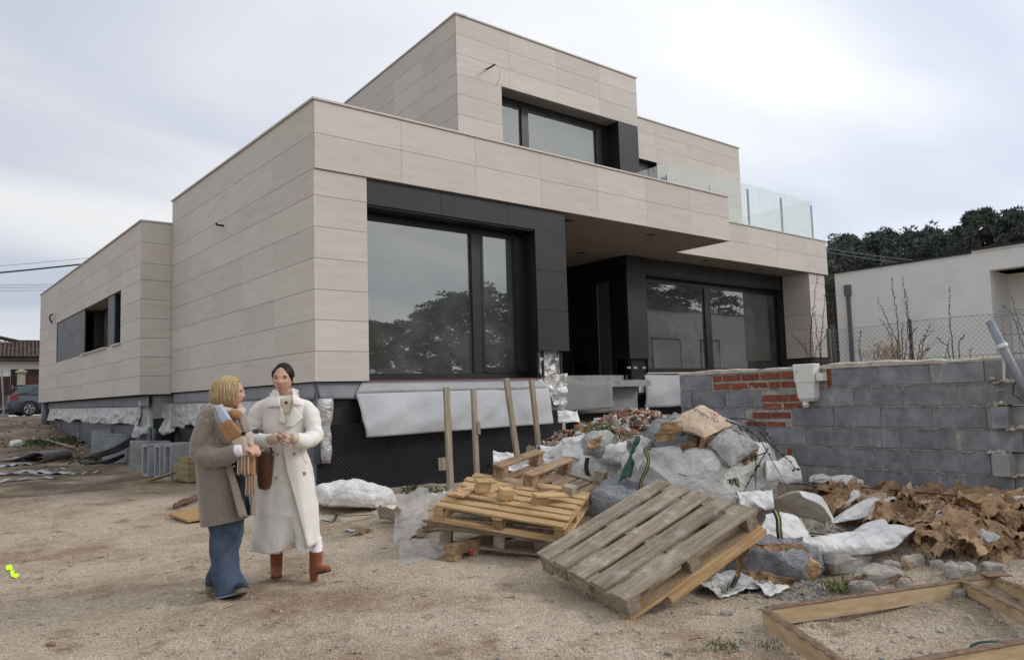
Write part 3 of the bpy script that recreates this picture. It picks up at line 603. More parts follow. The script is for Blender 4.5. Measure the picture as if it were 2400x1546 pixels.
sheet('foil_strip', [(4.47, 30.2, 1.50), (4.47, 18.4, 1.46), (4.40, 18.4, 1.02), (4.40, 30.2, 1.10)], 160, 16, FOIL, 0.06, 3.0, 15, 0, hem=0.10)
sheet('foil_strip', [(4.46, 18.5, 1.62), (5.05, 17.70, 1.50), (5.0, 17.6, 0.86), (4.36, 18.6, 0.82)], 26, 18, FOIL, 0.06, 5, 16, 0, hem=0.06)
part('void_shade', FRAME, [(4.63, 5.1, 17.94, 17.99, 0.1, 1.2), (5.03, 5.055, 16.2, 17.6, 0.25, 1.0)])  # black slabs painting shade at the foot of the plinth
b = MB(); b.tube([(4.42, 30.6, 1.7), (4.42, 30.6, 0.7)], 0.12, 14); b.build('drain_pipe', PIPEG, HOUSE, smooth=True)
for y, z in ((28.6, 0.6), (25.6, 0.6), (21.5, 0.55), (18.6, 0.5)): piece('batten', (0.04, 0.05, 0.9), (4.54, y, z), CONC, HOUSE)
# sheets in the entrance recess
sheet('grey_hanging_sheet', [(10.1, 12.3, 1.72), (13.1, 12.3, 1.70), (13.1, 12.25, 1.1), (10.1, 12.25, 1.05)], 30, 10, GEOT2, 0.04, 1.5, 18)
sheet('grey_hanging_sheet', [(12.4, 12.75, 1.72), (14.5, 12.75, 1.65), (14.45, 12.7, 1.0), (12.4, 12.7, 1.0)], 30, 10, GEOT2, 0.03, 1.2, 19)
sheet('white_hanging_sheet', [(15.2, 13.14, 1.9), (21.8, 13.14, 1.9), (21.8, 13.05, 1.05), (15.0, 13.0, 1.05)], 60, 14, GEOT, 0.07, 1.3, 20, belly=0.05)
# cables poking out of the facade
def cable(name, pts, r, m=CABLE, parent=HOUSE, n=6): return MB().tube(pts, r, n).build(name, m, parent, smooth=True)
p = ony(1140, 163, 13.5); cable('cable_stub', [p+(0, 0, 0), p+(-0.02, -0.22, -0.02), p+(0.02, -0.3, 0.02)], 0.02)
q0 = p+np.array([0.02, -0.3, 0.02]); cable('cable_wire', [q0, q0+(0.12, 0, -0.05), q0+(0.2, 0.1, -0.25), q0+(0.16, 0.2, -0.42)], 0.005, ZINC)
p = onx(524, 529, 4.93); cable('cable_stub', [p, p+(-0.12, -0.02, -0.005), p+(-0.17, -0.1, 0.0)], 0.02)
p = onx(122, 757, 4.3); cable('cable_stub', [p, p+(-0.08, -0.1, 0.12), p+(-0.12, -0.4, 0.2), p+(-0.12, -0.8, 0.2)], 0.025)
# ================================================================== concrete block wall
BLOCK = mat('grey_concrete_block', (0.17, 0.174, 0.186), (0.27, 0.275, 0.288), rough=0.92, scale=7, bump=0.6, bscale=90, bdist=0.008, rnd=0.12, c3=(0.46, 0.46, 0.45), s3=4, f3=(0.56, 0.82), st3=(1, 2.4, .7), spec=0.2)
BLOCKL = mat('light_concrete_block', (0.27, 0.275, 0.285), (0.36, 0.36, 0.365), rough=0.92, scale=5, bump=0.4, bscale=100, rnd=0.1, spec=0.2)
MORT = mat('grey_mortar', (0.27, 0.25, 0.225), (0.42, 0.395, 0.355), rough=0.95, scale=9, bump=0.8, bscale=45, bdist=0.02, spec=0.15)
MORTC = mat('cream_mortar', (0.42, 0.38, 0.31), (0.58, 0.54, 0.46), rough=0.95, scale=6, bump=0.7, bscale=35, bdist=0.02, c3=(0.25, 0.24, 0.22), s3=6, f3=(.55, .7))
BRICK = mat('red_brick', (0.17, 0.045, 0.028), (0.30, 0.095, 0.055), rough=0.85, scale=9, stretch=(1, 1, 8), bump=0.35, bscale=18, bstretch=(1, 1, 6), rnd=0.18, c3=(0.12, 0.03, 0.02), s3=8)
WX, WY = 7.8, 6.14
WALL = empty('block_wall', (WX, WY-1.8, gz1(WX, WY-1.8)), 'low unfinished wall of grey concrete blocks patched with red bricks', 'wall')
zr = [1.647-0.2095*k for k in range(9)]
rows = [[(-.02, .46), (1.98, 2.49), (2.49, 2.98), (2.98, 3.46)],
        [(-.02, .16), (.16, .65), (.65, 1.14), (1.76, 2.22), (2.22, 2.72), (2.72, 3.21), (3.21, 3.74)],
        [(-.02, .41), (.41, .91), (1.5, 1.99), (1.99, 2.49), (2.49, 2.98), (2.98, 3.45)],
        [(-.02, .15), (.15, .65), (.65, 1.15), (1.15, 1.66), (1.66, 2.16), (2.16, 2.66), (2.66, 3.17), (3.21, 3.72)],
        [(-.02, .4), (.4, .9), (.9, 1.40), (1.49, 1.98), (1.98, 2.47), (2.47, 2.98), (2.98, 3.45)],
        [(-.02, .15), (.15, .65), (.65, 1.15), (1.15, 1.65), (1.65, 2.15), (2.15, 2.65), (2.65, 3.15), (3.15, 3.6)],
        [(-.02, .4), (.4, .9), (.9, 1.40), (1.4, 1.9), (1.9, 2.4), (2.4, 2.9), (2.9, 3.4)],
        [(-.02, .15), (.15, .65), (.65, 1.15), (1.15, 1.65), (1.65, 2.15), (2.15, 2.65), (2.65, 3.15), (3.15, 3.6)]]
for k, rw in enumerate(rows):
    for s0, s1 in rw:
        dx = random.uniform(-0.006, 0.006)
        piece('block', (0.17, s1-s0-0.010, 0.193), (WX+0.085+dx, WY-(s0+s1)/2, zr[k]-0.1+random.uniform(-.002, .002)), BLOCK, WALL, bev=0.004)
# mortar bed behind the joints, and ragged squeezed-out mortar lines
wb = MB(); P = pgrid([(WX+0.009, WY+0.01, 1.66), (WX+0.009, WY-3.62, 1.66), (WX+0.009, WY-3.62, -0.1), (WX+0.009, WY+0.01, -0.1)], 90, 50)
P[:, :, 0] += 0.006*fbm(P*[30, 30, 30], 44, 3); wb.grid(P); wb.box(WX+0.04, WX+0.19, WY-3.6, WY+0.01, -0.1, 1.655); wb.build('mortar', MORT, WALL)
g = np.random.default_rng(5); pp = []; ss = []
for k in range(1, 8):
    for s in np.arange(0, 3.6, 0.012):
        if g.uniform() < 0.75: pp.append((WX-0.001, WY-s, zr[k]+g.normal(0.0, 0.006))); ss.append(g.uniform(0.005, 0.013))
for s in np.arange(0, 3.6, 0.01):
    pp.append((WX+0.01+g.uniform(0, .15), WY-s, 1.655+g.uniform(0, .012))); ss.append(g.uniform(.01, .03))
tag(link('mortar_crumbs', scatter_mesh(np.array(pp), np.array(ss), 4), MORT, WALL), kind='stuff')
P = []
for i, s in enumerate(np.linspace(-0.02, 3.62, 90)):
    h = 0.012+0.016*float(fbm(np.array([s*4, 1, 2.]), 8, 3)); lip = 0.010*float(fbm(np.array([s*9, 5, 2.]), 9, 3))
    P.append([(WX-0.008+lip, WY-s, 1.640), (WX-0.012+lip, WY-s, 1.662+h), (WX+0.06, WY-s, 1.675+h), (WX+0.16, WY-s, 1.67+h), (WX+0.2, WY-s, 1.64)])
MB().grid(P).build('mortar_cap', MORTC, WALL)
for z0, z1, lst in ((1.637, 1.672, [(.76, .98), (1.0, 1.2), (1.26, 1.48), (1.5, 1.62)]), (1.553, 1.62, [(.49, .6), (.63, .87), (.89, 1.12), (1.14, 1.38), (1.40, 1.63)]),
                    (1.455, 1.522, [(.49, .72), (.74, .95), (.97, 1.22), (1.24, 1.38), (1.40, 1.63)]), (1.303, 1.375, [(1.15, 1.46), (1.48, 1.64)]),
                    (1.214, 1.28, [(1.15, 1.38), (1.41, 1.64)]), (1.113, 1.18, [(1.01, 1.24), (1.25, 1.49)]), (1.012, 1.075, [(.92, 1.17), (1.18, 1.42)]), (0.62, 0.79, [(1.42, 1.47)])):
    for s0, s1 in lst: piece('brick', (0.12, s1-s0, z1-z0), (WX+0.062+random.uniform(-.007, .005), WY-(s0+s1)/2, (z0+z1)/2), BRICK, WALL, bev=0.004, rot=(random.uniform(-.02, .02), 0, random.uniform(-.01, .01)))
piece('brick', (0.12, 0.055, 0.2), (WX+0.06, WY-1.965, 1.54), BRICK, WALL, bev=0.004)
# toothed corner and the return wall
for k, dx in ((0, -0.0), (2, -0.03), (4, -0.10)):
    piece('block', (0.19+(-dx), 0.135, 0.193), (WX+0.07+dx/2, WY-3.535-(0.03 if k else 0), zr[k]-0.1), BLOCKL if k == 4 else BLOCK, WALL, bev=0.004)
for k in range(8):
    for j, (s0, s1) in enumerate(((3.60, 4.0), (4.0, 4.5), (4.5, 5.0))):
        piece('block', (0.17, s1-s0-0.006, 0.2), (WX+0.16, WY-(s0+s1)/2, zr[k]-0.1), BLOCKL, WALL, bev=0.003)
g = np.random.default_rng(9)
for (s, z) in ((3.6, 1.44), (3.52, 1.235), (3.68, 1.02), (3.5, 0.80), (3.62, 0.6)):
    pts = np.stack([WX-0.02+g.uniform(-.05, .1, 26), WY-s+g.uniform(-.09, .07, 26), z+np.abs(g.normal(0, .016, 26))], 1)
    link('mortar_lump', scatter_mesh(pts, g.uniform(.012, .034, 26), int(s*100)), MORTC, WALL)
# white rain hopper fixed to the wall
WPL = mat('white_plastic', (0.66, 0.66, 0.62), (0.72, 0.72, 0.68), rough=0.45, scale=6, c3=(0.5, 0.48, 0.42), s3=9, f3=(.6, .8), spec=0.4)
HOP = empty('plastic_hopper_box', (WX-0.07, WY-1.745, 1.25), 'white plastic rain hopper box with outlet spout fixed to the block wall', 'hopper')
rr = []
for z, s0, s1, d in ((1.30, 1.67, 1.82, .10), (1.335, 1.655, 1.845, .125), (1.50, 1.645, 1.855, .14), (1.505, 1.637, 1.862, .145), (1.67, 1.63, 1.868, .15), (1.692, 1.625, 1.872, .152), (1.70, 1.64, 1.86, .14)):
    rr.append([(WX-0.004, WY-s0, z), (WX-d+.015, WY-s0, z), (WX-d, WY-s0-.015, z), (WX-d, WY-s1+.015, z), (WX-d+.015, WY-s1, z), (WX-0.004, WY-s1, z)])
MB().loft(rr).build('body', WPL, HOP)
MB().tube([(WX-.07, WY-1.72, 1.30), (WX-.07, WY-1.72, 1.235)], 0.034, 14).build('spout', WPL, HOP, smooth=True)
MB().tube([(WX-.07, WY-1.72, 1.262), (WX-.07, WY-1.72, 1.272)], 0.042, 14).build('spout_ring', WPL, HOP, smooth=True)
MB().box(WX-.10, WX-.004, WY-1.945, WY-1.873, 1.515, 1.60).build('bracket', WPL, HOP)
MB().tube([(WX-.150, WY-1.672, 1.635), (WX-.163, WY-1.672, 1.635)], 0.020, 14).build('screw_cap', WPL, HOP)

# ================================================================== neighbouring white house
STUC = mat('white_stucco', (0.74, 0.74, 0.72), (0.80, 0.80, 0.78), rough=0.9, scale=1.2, stretch=(1, 1, .4), bump=0.08, bscale=80, c3=(0.66, 0.66, 0.64), s3=.8, f3=(.5, .75), spec=0.2)
NB = empty('white_neighbour_house', (22, 1, 1), 'white rendered single-storey flat-roofed house behind the mesh fence', 'house')
b = MB(); b.box(18.4, 18.7, 6.07, 9.53, 0.4, 4.26); b.box(18.4, 18.7, 1, 6.07, 3.84, 4.26); b.box(18.7, 30, 9.2, 9.53, 0.4, 4.26); b.box(19.5, 19.8, 1, 6.07, 0.4, 3.84); b.box(18.7, 19.8, 6.071, 6.3, 0.4, 3.84); b.box(29.8, 30, 1, 9.2, .4, 4.26)
b.box(18.38, 18.72, 1, 6.385, 4.262, 4.31); b.build('wall', STUC, NB)
b = MB(); b.box(18.7, 30, 1, 9.2, 4.0, 4.1); b.box(18.7, 29.8, 1, 1.2, .4, 4.0); b.build('roof', ROOFM, NB)
b = MB(); b.box(18.36, 18.76, 6.39, 9.57, 4.262, 4.30); b.box(18.34, 18.76, .96, 6.39, 4.312, 4.36); b.box(18.76, 30, 9.19, 9.57, 4.262, 4.30); b.build('roof_flashing', FRAME, NB)
b = MB(); b.box(18.32, 18.42, 9.12, 9.28, 3.67, 3.93); b.build('gutter_box', PIPEG, NB)
b = MB(); b.box(18.33, 18.41, 9.16, 9.24, 0.8, 3.67); b.build('downpipe', PIPEG, NB)
b = MB(); b.box(19.44, 19.52, 3.2, 5.60, 1.0, 3.33); b.build('glazed_door', FRAME, NB)
for x0, x1, z0, z1 in ((20.3, 21.9, 1.7, 3.3), (23.0, 24.2, 1.2, 3.3), (26.2, 27.6, 1.8, 3.2)):
    b = MB(); b.box(x0, x1, 9.50, 9.56, z0, z1); wo = b.build('window', FRAME, NB); MB().box(x0+.08, x1-.08, 9.555, 9.566, z0+.08, z1-.08).build('pane', PANE, wo)

# ================================================================== mesh fence, posts, pole
FGAL = mat('fence_wire', (0.16, 0.165, 0.165), (0.22, 0.22, 0.22), rough=0.5, metal=0.3)
POSTG = mat('dark_green_post', (0.035, 0.045, 0.04), (0.07, 0.08, 0.07), rough=0.6)
FEN = empty('chain_link_fence', (10, 4.2, 1.2), 'sagging chain link fence between the block wall and the white house', 'fence')
b = MB(); h0, h1 = 1.25, 2.22; y0, y1 = 1.0, 5.6; pit = 0.062
for d in (1, -1):
    for k in np.arange(y0-(h1-h0), y1+(h1-h0), pit):
        a = [k, h0]; c = [k+d*(h1-h0), h1]
        if d == 1: lo, hi = max(0, y0-k), min(1e9, y1-k)
        else: lo, hi = max(0, k-y1), min(1e9, k-y0)
        hi = min(hi, h1-h0)
        if hi-lo < 0.02: continue
        yy = lambda t: k+d*t
        sg = lambda y: -0.02*math.sin((y-1)*1.7)
        b.tube([(10+.003*d, yy(lo), h0+lo+sg(yy(lo))), (10+.003*d, yy(hi), h0+hi+sg(yy(hi)))], 0.0016, 3, cap=False)
tag(b.build('wire_mesh', FGAL, FEN), kind='stuff')
for z in (2.22, 1.75): MB().tube([(10, y, z-0.02*math.sin((y-1)*1.7)) for y in np.linspace(1, 5.6, 12)], 0.0028, 4).build('tension_wire', FGAL, FEN)
for y, z1, r in ((4.245, 2.26, 0.022), (5.33, 2.24, 0.03)): MB().tube([(10.02, y, 0.6), (10.02, y, z1)], r, 8).build('fence_post', POSTG, FEN, smooth=True)
FEN2 = empty('welded_mesh_panel', (9.0, 2.3, 1.4), 'bent welded wire mesh panel behind the leaning pole', 'fence')
b = MB()
for z in (1.75, 1.95, 2.15, 2.2): b.tube([(9.3, 3.05, z), (9.1, 2.5, z-.02), (9.0, 1.5, z-.05)], 0.004, 4)
for t in np.linspace(0, 1, 22):
    y = 3.05-1.55*t; b.tube([(9.32-.3*t, y, 1.3), (9.30-.3*t, y, 2.12), (9.24-.3*t, y+.05, 2.2)], 0.003, 3)
tag(b.build('wire_grid', FGAL, FEN2), kind='stuff')
POLE = empty('leaning_pole', (WX+.02, 2.4, 1.2), 'grey metal pole leaning over the end of the block wall', 'pole')
p0 = onx(2319, 752, 7.66); p1 = onx(2425, 960, 7.70)
b = MB(); b.tube([p0, p1], 0.036, 16); b.build('tube', mat('grey_painted_metal', (0.20, 0.225, 0.25), (0.28, 0.30, 0.32), rough=0.5, scale=12), POLE, smooth=True)
pm = p0+(p1-p0)*0.29; dd = (p1-p0)/np.linalg.norm(p1-p0)
MB().tube([pm-dd*.02, pm-dd*.015, pm+dd*.015, pm+dd*.02], [.038, .046, .046, .038], 16).build('clamp', WPL, POLE, smooth=True)
pa = onx(2348, 815, 7.7)
b = MB(); b.tube([pa, onx(2352, 850, 7.74), onx(2354, 892, 7.76)], 0.012, 6); b.tube([pa, onx(2340, 832, 7.74)], 0.01, 6); b.build('strap', WPL, POLE)
MB().tube([onx(2390, 885, 7.7), onx(2375, 903, 7.7), onx(2374, 925, 7.7), onx(2385, 930, 7.7), onx(2396, 940, 7.7)], 0.005, 5).build('loose_wire', CABLE, POLE)
p = ony(1942, 837, 9.2); tag(MB().tube([(*ony(1958, 850, 9.2)[:2], 0.9), tuple(ony(1950, 760, 9.2))], 0.05, 10).build('fence_post_stub', mat('weathered_post', (0.06, 0.065, 0.055), (0.13, 0.13, 0.12), rough=.9, scale=14)), 'weathered dark fence post standing by the house corner', 'post')

# ================================================================== bare brambles behind the wall
TWIG = mat('dark_twig', (0.022, 0.017, 0.014), (0.05, 0.038, 0.03), rough=0.9, scale=20)
DRY = mat('dry_weed', (0.20, 0.14, 0.09), (0.34, 0.26, 0.17), rough=0.9, scale=30)
def bramble(name, stems, X, label, seed, r=0.0062):
    g = np.random.default_rng(seed); base = onx(stems[0][0][0], stems[0][0][1], X)
    root = empty(name, (base[0], base[1], base[2]-.5), label, 'shrub', 'bare thorny shrubs behind the block wall')
    for st in stems:
        pts = [onx(x, y, X+g.uniform(-.15, .15)) for x, y in st]; pts[0][2] -= 0.35
        fine = []
        for i in range(len(pts)-1):
            for t in np.linspace(0, 1, 7, endpoint=False): fine.append(pts[i]*(1-t)+pts[i+1]*t+g.normal(0, .006, 3))
        fine.append(pts[-1]); n = len(fine); b = MB()
        b.tube(fine, [r*(1-0.72*i/n) for i in range(n)], 5)
        for i in range(2, n-1):
            for _ in range(2):
                d = g.normal(0, 1, 3); d /= np.linalg.norm(d); d[2] = abs(d[2]); q = np.array(fine[i])+(np.array(fine[i+1])-fine[i])*g.uniform()
                b.tube([q, q+d*g.uniform(.018, .04)], [0.004, 0.001], 3, cap=False)
        b.build('stem', TWIG, root)
bramble('bare_shrub', [[(1893, 850), (1900, 780), (1907, 720), (1915, 640)], [(1915, 850), (1925, 790), (1932, 720), (1935, 655)], [(1893, 850), (1890, 820), (1855, 785)], [(1893, 850), (1912, 815), (1940, 782)],
                       [(1930, 830), (1915, 790), (1910, 730)], [(1900, 850), (1885, 800)]], 8.6, 'thin thorny bare shrub in front of the house end wall', 1)
bramble('bare_shrub', [[(2108, 840), (2105, 760), (2095, 690), (2089, 648)], [(2108, 840), (2100, 800), (2075, 740), (2056, 697)], [(2106, 838), (2090, 790), (2062, 745)], [(2140, 840), (2132, 770), (2124, 700), (2112, 650)],
                       [(2135, 840), (2128, 760), (2119, 680)], [(2130, 842), (2155, 805), (2186, 775)], [(2140, 843), (2165, 800), (2178, 760)], [(2110, 842), (2125, 800), (2150, 765)], [(2120, 843), (2112, 800), (2118, 760)], [(2128, 843), (2165, 825), (2180, 815)]], 9.2, 'large spreading thorny bare shrub beside the dark fence post', 2)
bramble('bare_shrub', [[(2233, 835), (2229, 770), (2224, 720), (2226, 676)], [(2232, 833), (2222, 812), (2195, 790)], [(2235, 835), (2250, 800), (2263, 785)], [(2198, 838), (2225, 790)], [(2264, 834), (2278, 812)]], 9.2, 'single tall thorny shoot with side twigs by the chain link fence', 3)
bramble('bare_shrub', [[(2010, 842), (2014, 800), (2018, 775)], [(2030, 842), (2015, 820)], [(2052, 842), (2070, 822)], [(2045, 841), (2048, 808)]], 9.3, 'short thin thorny twigs left of the tall shoots', 4, r=.006)
bramble('bare_shrub', [[(2400, 770), (2375, 740), (2352, 715)], [(2420, 800), (2390, 760), (2368, 690)]], 12, 'dark thorny branch in front of the white porch', 5)
def weeds(name, px, X, n, h, label, m, seed, spread=.2):
    g = np.random.default_rng(seed); c = onx(px[0], px[1], X); c[2] -= .1; b = MB()
    for _ in range(n):
        p = c+np.array([g.uniform(-.1, .1), g.uniform(-spread, spread), 0]); d = np.array([g.normal(0, .3), g.normal(0, .35), 1]); L = h*g.uniform(.5, 1.1); q = p+d*L*.5; e_ = q+(d+g.normal(0, .4, 3))*L*.4
        b.tube([p, q, e_], [.003, .0025, .001], 3, cap=False)
        for _ in range(5): f = q+(e_-q)*g.uniform(); b.tube([f, f+g.normal(0, .03, 3)], [.004, .001], 3, cap=False)
    tag(b.build(name, m), label, 'weeds')
weeds('dry_weeds', (2100, 838), 9.1, 60, .34, 'reddish dry weeds at the foot of the large thorny shrub', DRY, 6, .28)

# ================================================================== trees
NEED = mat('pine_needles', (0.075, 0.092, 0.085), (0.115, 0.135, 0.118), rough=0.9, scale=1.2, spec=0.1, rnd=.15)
NEED2 = mat('lit_pine_needles', (0.09, 0.11, 0.09), (0.13, 0.15, 0.12), rough=0.9, scale=1.2, spec=0.1, rnd=.15)  # lighter needle copy, sunlit tone painted into some raised clumps
BARK = mat('pine_bark', (0.05, 0.037, 0.03), (0.10, 0.075, 0.06), rough=0.95, scale=6)
def tuft_mesh(C, Rr, per, size, seed):
    """needle clumps: for each centre, PER thin triangles pointing outward"""
    g = np.random.default_rng(seed); n = len(C)*per; ci = np.repeat(np.arange(len(C)), per)
    d = g.normal(0, 1, (n, 3)); d[:, 2] += .35; d /= np.linalg.norm(d, axis=1)[:, None]
    p = C[ci]+d*(Rr[ci]*g.uniform(.35, 1.0, n)**.6)[:, None]; L = size*g.uniform(.6, 1.4, n)
    s = np.cross(d, g.normal(0, 1, (n, 3))); s /= np.linalg.norm(s, axis=1)[:, None]
    V = np.stack([p-s*(L*.28)[:, None], p+s*(L*.28)[:, None], p+d*L[:, None]], 1)
    F = np.arange(n*3).reshape(n, 3); return V.reshape(-1, 3), F
def raw_mesh(name, V, F):
    me = bpy.data.meshes.new(name); me.vertices.add(len(V)); me.vertices.foreach_set('co', np.asarray(V, float).ravel())
    me.loops.add(F.size); me.loops.foreach_set('vertex_index', F.ravel().astype(np.int32)); k = F.shape[1]
    me.polygons.add(len(F)); me.polygons.foreach_set('loop_start', np.arange(0, F.size, k)); me.update(calc_edges=True); return me
def pine_parts(H, seed, low=0.35, wide=0.2):
    g = np.random.default_rng(seed); tb = MB(); bend = g.normal(0, .02, 2)
    tr = lambda z: np.array([bend[0]*z*z/H*2, bend[1]*z*z/H*2, z])
    tb.tube([tr(z) for z in np.linspace(-.5, H*.95, 9)], [H*.014*(1-.85*i/8) for i in range(9)], 7)
    C = []; Rr = []
    nb = 42
    for i in range(nb):
        t = low+(1-low)*(i/nb)**.9; z = H*t; prof = math.sin(min(1, (1-t)/(1-low)*1.15+.12)*math.pi*.62)
        a = g.uniform(0, 6.28); L = H*wide*prof*g.uniform(.55, 1.15); e_ = tr(z)+np.array([math.cos(a)*L, math.sin(a)*L, L*g.uniform(.1, .55)])
        tb.tube([tr(z), (tr(z)+e_)/2+(0, 0, -.05*L), e_], [H*.004, H*.003, H*.001], 4, cap=False)
        for k in range(3):
            f = g.uniform(.45, 1.05); C.append(tr(z)*(1-f)+e_*f+g.normal(0, H*.014, 3)); Rr.append(H*g.uniform(.016, .036))
    C.append(tr(H*.97)); Rr.append(H*.03)
    return tb.mesh('trunk'), np.array(C), np.array(Rr)
PV = []
for k, (H, lo_, wd) in enumerate(((17, .22, .20), (17, .45, .17), (17, .12, .24), (17, .35, .20))):
    tm, C, Rr = pine_parts(H, 60+k, lo_, wd); tm.materials.append(BARK)
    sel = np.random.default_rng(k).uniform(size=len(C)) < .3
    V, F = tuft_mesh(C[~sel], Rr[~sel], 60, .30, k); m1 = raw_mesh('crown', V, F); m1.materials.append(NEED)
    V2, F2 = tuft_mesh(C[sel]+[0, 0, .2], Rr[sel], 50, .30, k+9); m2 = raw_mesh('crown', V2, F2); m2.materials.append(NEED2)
    PV.append((tm, m1, m2, np.concatenate([V, V2]), np.concatenate([F, F2+len(V)])))
def pine(px, topy, D, k, rz, label):
    top = atd(px, topy, D); gz0 = 0.6; s = (top[2]-gz0-0.8)/17.0
    r = empty('pine_tree', (top[0], top[1], gz0), label, 'tree', 'pine trees behind the white house'); r.rotation_euler = (0, 0, rz); r.scale = (s*1.0, s*1.0, s)
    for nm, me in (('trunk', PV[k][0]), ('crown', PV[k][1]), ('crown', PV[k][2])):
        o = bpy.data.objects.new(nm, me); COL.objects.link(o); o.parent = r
g = np.random.default_rng(3)
for px, ty, D, k in ((1942, 562, 66, 2), (1958, 541, 70, 0), (1975, 556, 74, 2), (1994, 531, 68, 0), (2016, 545, 76, 2), (2043, 528, 70, 0), (2062, 541, 80, 2), (2085, 535, 66, 2), (2108, 522, 72, 0), (2128, 528, 68, 2), (2152, 538, 78, 0), (2163, 525, 70, 2),
                     (2185, 538, 74, 3), (2203, 528, 70, 0), (2226, 521, 64, 3), (2252, 536, 74, 3), (2275, 486, 60, 1), (2306, 478, 58, 1), (2335, 484, 60, 3), (2358, 500, 66, 1), (2382, 486, 58, 1), (2400, 483, 62, 3), (2425, 480, 58, 1), (1930, 600, 62, 2), (1948, 640, 58, 2)):
    lab = 'tall open-crowned pine rising high behind the white house roof' if ty < 505 else 'dense dark pine in the row behind the white house'
    pine(px, ty, D, k, g.uniform(0, 6.28), lab)
# the wood opposite, seen mirrored in the windows
g = np.random.default_rng(8); VV = []; FF = []; o_ = 0
for i in range(46):
    az = R_(118+i*1.45+g.uniform(-1, 1)); D = g.uniform(62, 90); c = np.array([5+math.sin(az)*D, 8+math.cos(az)*D, -0.5])
    azd = 118+i*1.45; el = float(np.interp(azd, [118, 130, 141, 150, 158, 184], [.14, .15, .138, .090, .07, .06])); H = (D+14)*(el+g.uniform(-.02, .004))+2
    k = int(g.integers(0, 4)); s = H/17; a = g.uniform(0, 6.28); V = PV[k][3].copy(); V = np.stack([V[:, 0]*math.cos(a)-V[:, 1]*math.sin(a), V[:, 0]*math.sin(a)+V[:, 1]*math.cos(a), V[:, 2]], 1)*[s*2.1, s*2.1, s]+c
    VV.append(V); FF.append(PV[k][4]+o_); o_ += len(V)
tag(link('woodland', raw_mesh('woodland', np.concatenate(VV), np.concatenate(FF)), NEED), 'dark wood on the slope opposite the house', 'wood', kind='stuff')

# ================================================================== far left: tiled house, gate, car, fence
TILE = mat('brown_roof_tile', (0.095, 0.062, 0.058), (0.19, 0.13, 0.12), rough=0.85, scale=3, rnd=.12)
TILED = mat('dark_eave', (0.03, 0.024, 0.022), (0.05, 0.04, 0.036), rough=0.9)
BRGATE = mat('dark_brown_gate', (0.045, 0.016, 0.013), (0.065, 0.024, 0.02), rough=0.6, scale=2)
PILL = mat('lichen_stone', (0.24, 0.215, 0.15), (0.38, 0.35, 0.27), rough=0.95, scale=7, bump=.3)
fw_ = np.array([CF[0], CF[1], 0])/math.hypot(CF[0], CF[1]); rt_ = np.array([_r[0], _r[1], 0.0]); up_ = np.array([0, 0, 1.0])
az_ = math.atan2((45-CX)/FPX, 1.0); fwL = fw_*math.cos(az_)+rt_*math.sin(az_); rtL = rt_*math.cos(az_)-fw_*math.sin(az_)
o0 = atd(45, 957, 44); PXM = 44/FPX
def LP(u, v, z): return o0+rtL*u+fwL*v+up_*z
TH = empty('tiled_house', LP(0, 0, 0), 'white house with brown barrel-tile roof beyond the grey car', 'house')
b = MB(); b.obox(LP(-7, 0, -1), rtL*12, fwL*.3, up_*4.05); b.build('wall', STUC, TH)
b = MB(); b.obox(LP(-.45, -.05, 0), rtL*5, fwL*.1, up_*2.25); b.build('porch_opening', TILED, TH)
eave_z = (957-842)*PXM; ridge = (957-797)*PXM
b = MB(); b.obox(LP(-7, -.75, eave_z-.12), rtL*12, fwL*1.2, up_*.14); b.build('eave', TILED, TH)
rl = np.array([0, 2.6, ridge-eave_z+.25]); rb = MB(); rb.obox(LP(-7, -.72, eave_z+.02), rtL*12, fwL*2.9+up_*(ridge-eave_z), up_*.03); rb.build('roof', TILED, TH)
tb = MB(); ncol = 64; sl = math.hypot(2.9, ridge-eave_z)
arc = np.linspace(0, math.pi, 6)
for ci in range(-26, 22):
    for ri in range(9):
        u = ci*0.2+ (0.01 if ri % 2 else 0); t0, t1 = ri/9, (ri+1.18)/9
        A = LP(u, -.76+2.9*t0, eave_z+.05+(ridge-eave_z)*t0+.03); B = LP(u, -.76+2.9*t1, eave_z+.05+(ridge-eave_z)*t1)
        tb.grid([[A+rtL*.095*math.cos(a)+up_*.085*math.sin(a) for a in arc], [B+rtL*.078*math.cos(a)+up_*.07*math.sin(a) for a in arc]])
tag(tb.build('roof_tiles', TILE, TH, smooth=True), kind='stuff')
b = MB(); hp = LP(-1.1, 1.2, ridge+.02); b.tube([LP(-7, 1.9, ridge+.9), LP(-1.15, 1.9, ridge+.32), LP(-.1, 2.1, ridge+.08), LP(6, 2.1, ridge+.05)], .11, 8); b.build('ridge', TILED, TH, smooth=True)
b = MB(); b.obox(LP(-7, 1.8, ridge-.5), rtL*5.9, fwL*.2, up_*1.1); b.build('rear_roof', TILED, TH)
GT = empty('sliding_gate', LP(0, -5, 0), 'dark brown solid metal gate beside a stone pillar', 'gate'); og = atd(20, 956, 39)
for i in range(16): bq = MB(); bq.obox(og+rtL*(-2.2+i*.45)+up_*0.0, rtL*.44, fwL*.05, up_*(1.62 if i*.45-2.2 < 1.2 else 1.78)); bq.build('gate_panel', BRGATE, GT)
bq = MB(); bq.obox(og+rtL*.12-fwL*.05+up_*.75, rtL*.05, fwL*.05, up_*.4); bq.build('handle', ZINC, GT)
PL = empty('gate_pillar', og+rtL*.5, 'lichen-stained stone gate pillar with pyramid cap', 'pillar')
bq = MB(); q = og+rtL*.33-fwL*.45; bq.obox(q, rtL*.36, fwL*.36, up_*1.78); bq.build('shaft', PILL, PL)
bq = MB(); q2 = q-rtL*.08-fwL*.08+up_*1.78; bq.obox(q2, rtL*.52, fwL*.52, up_*.07)
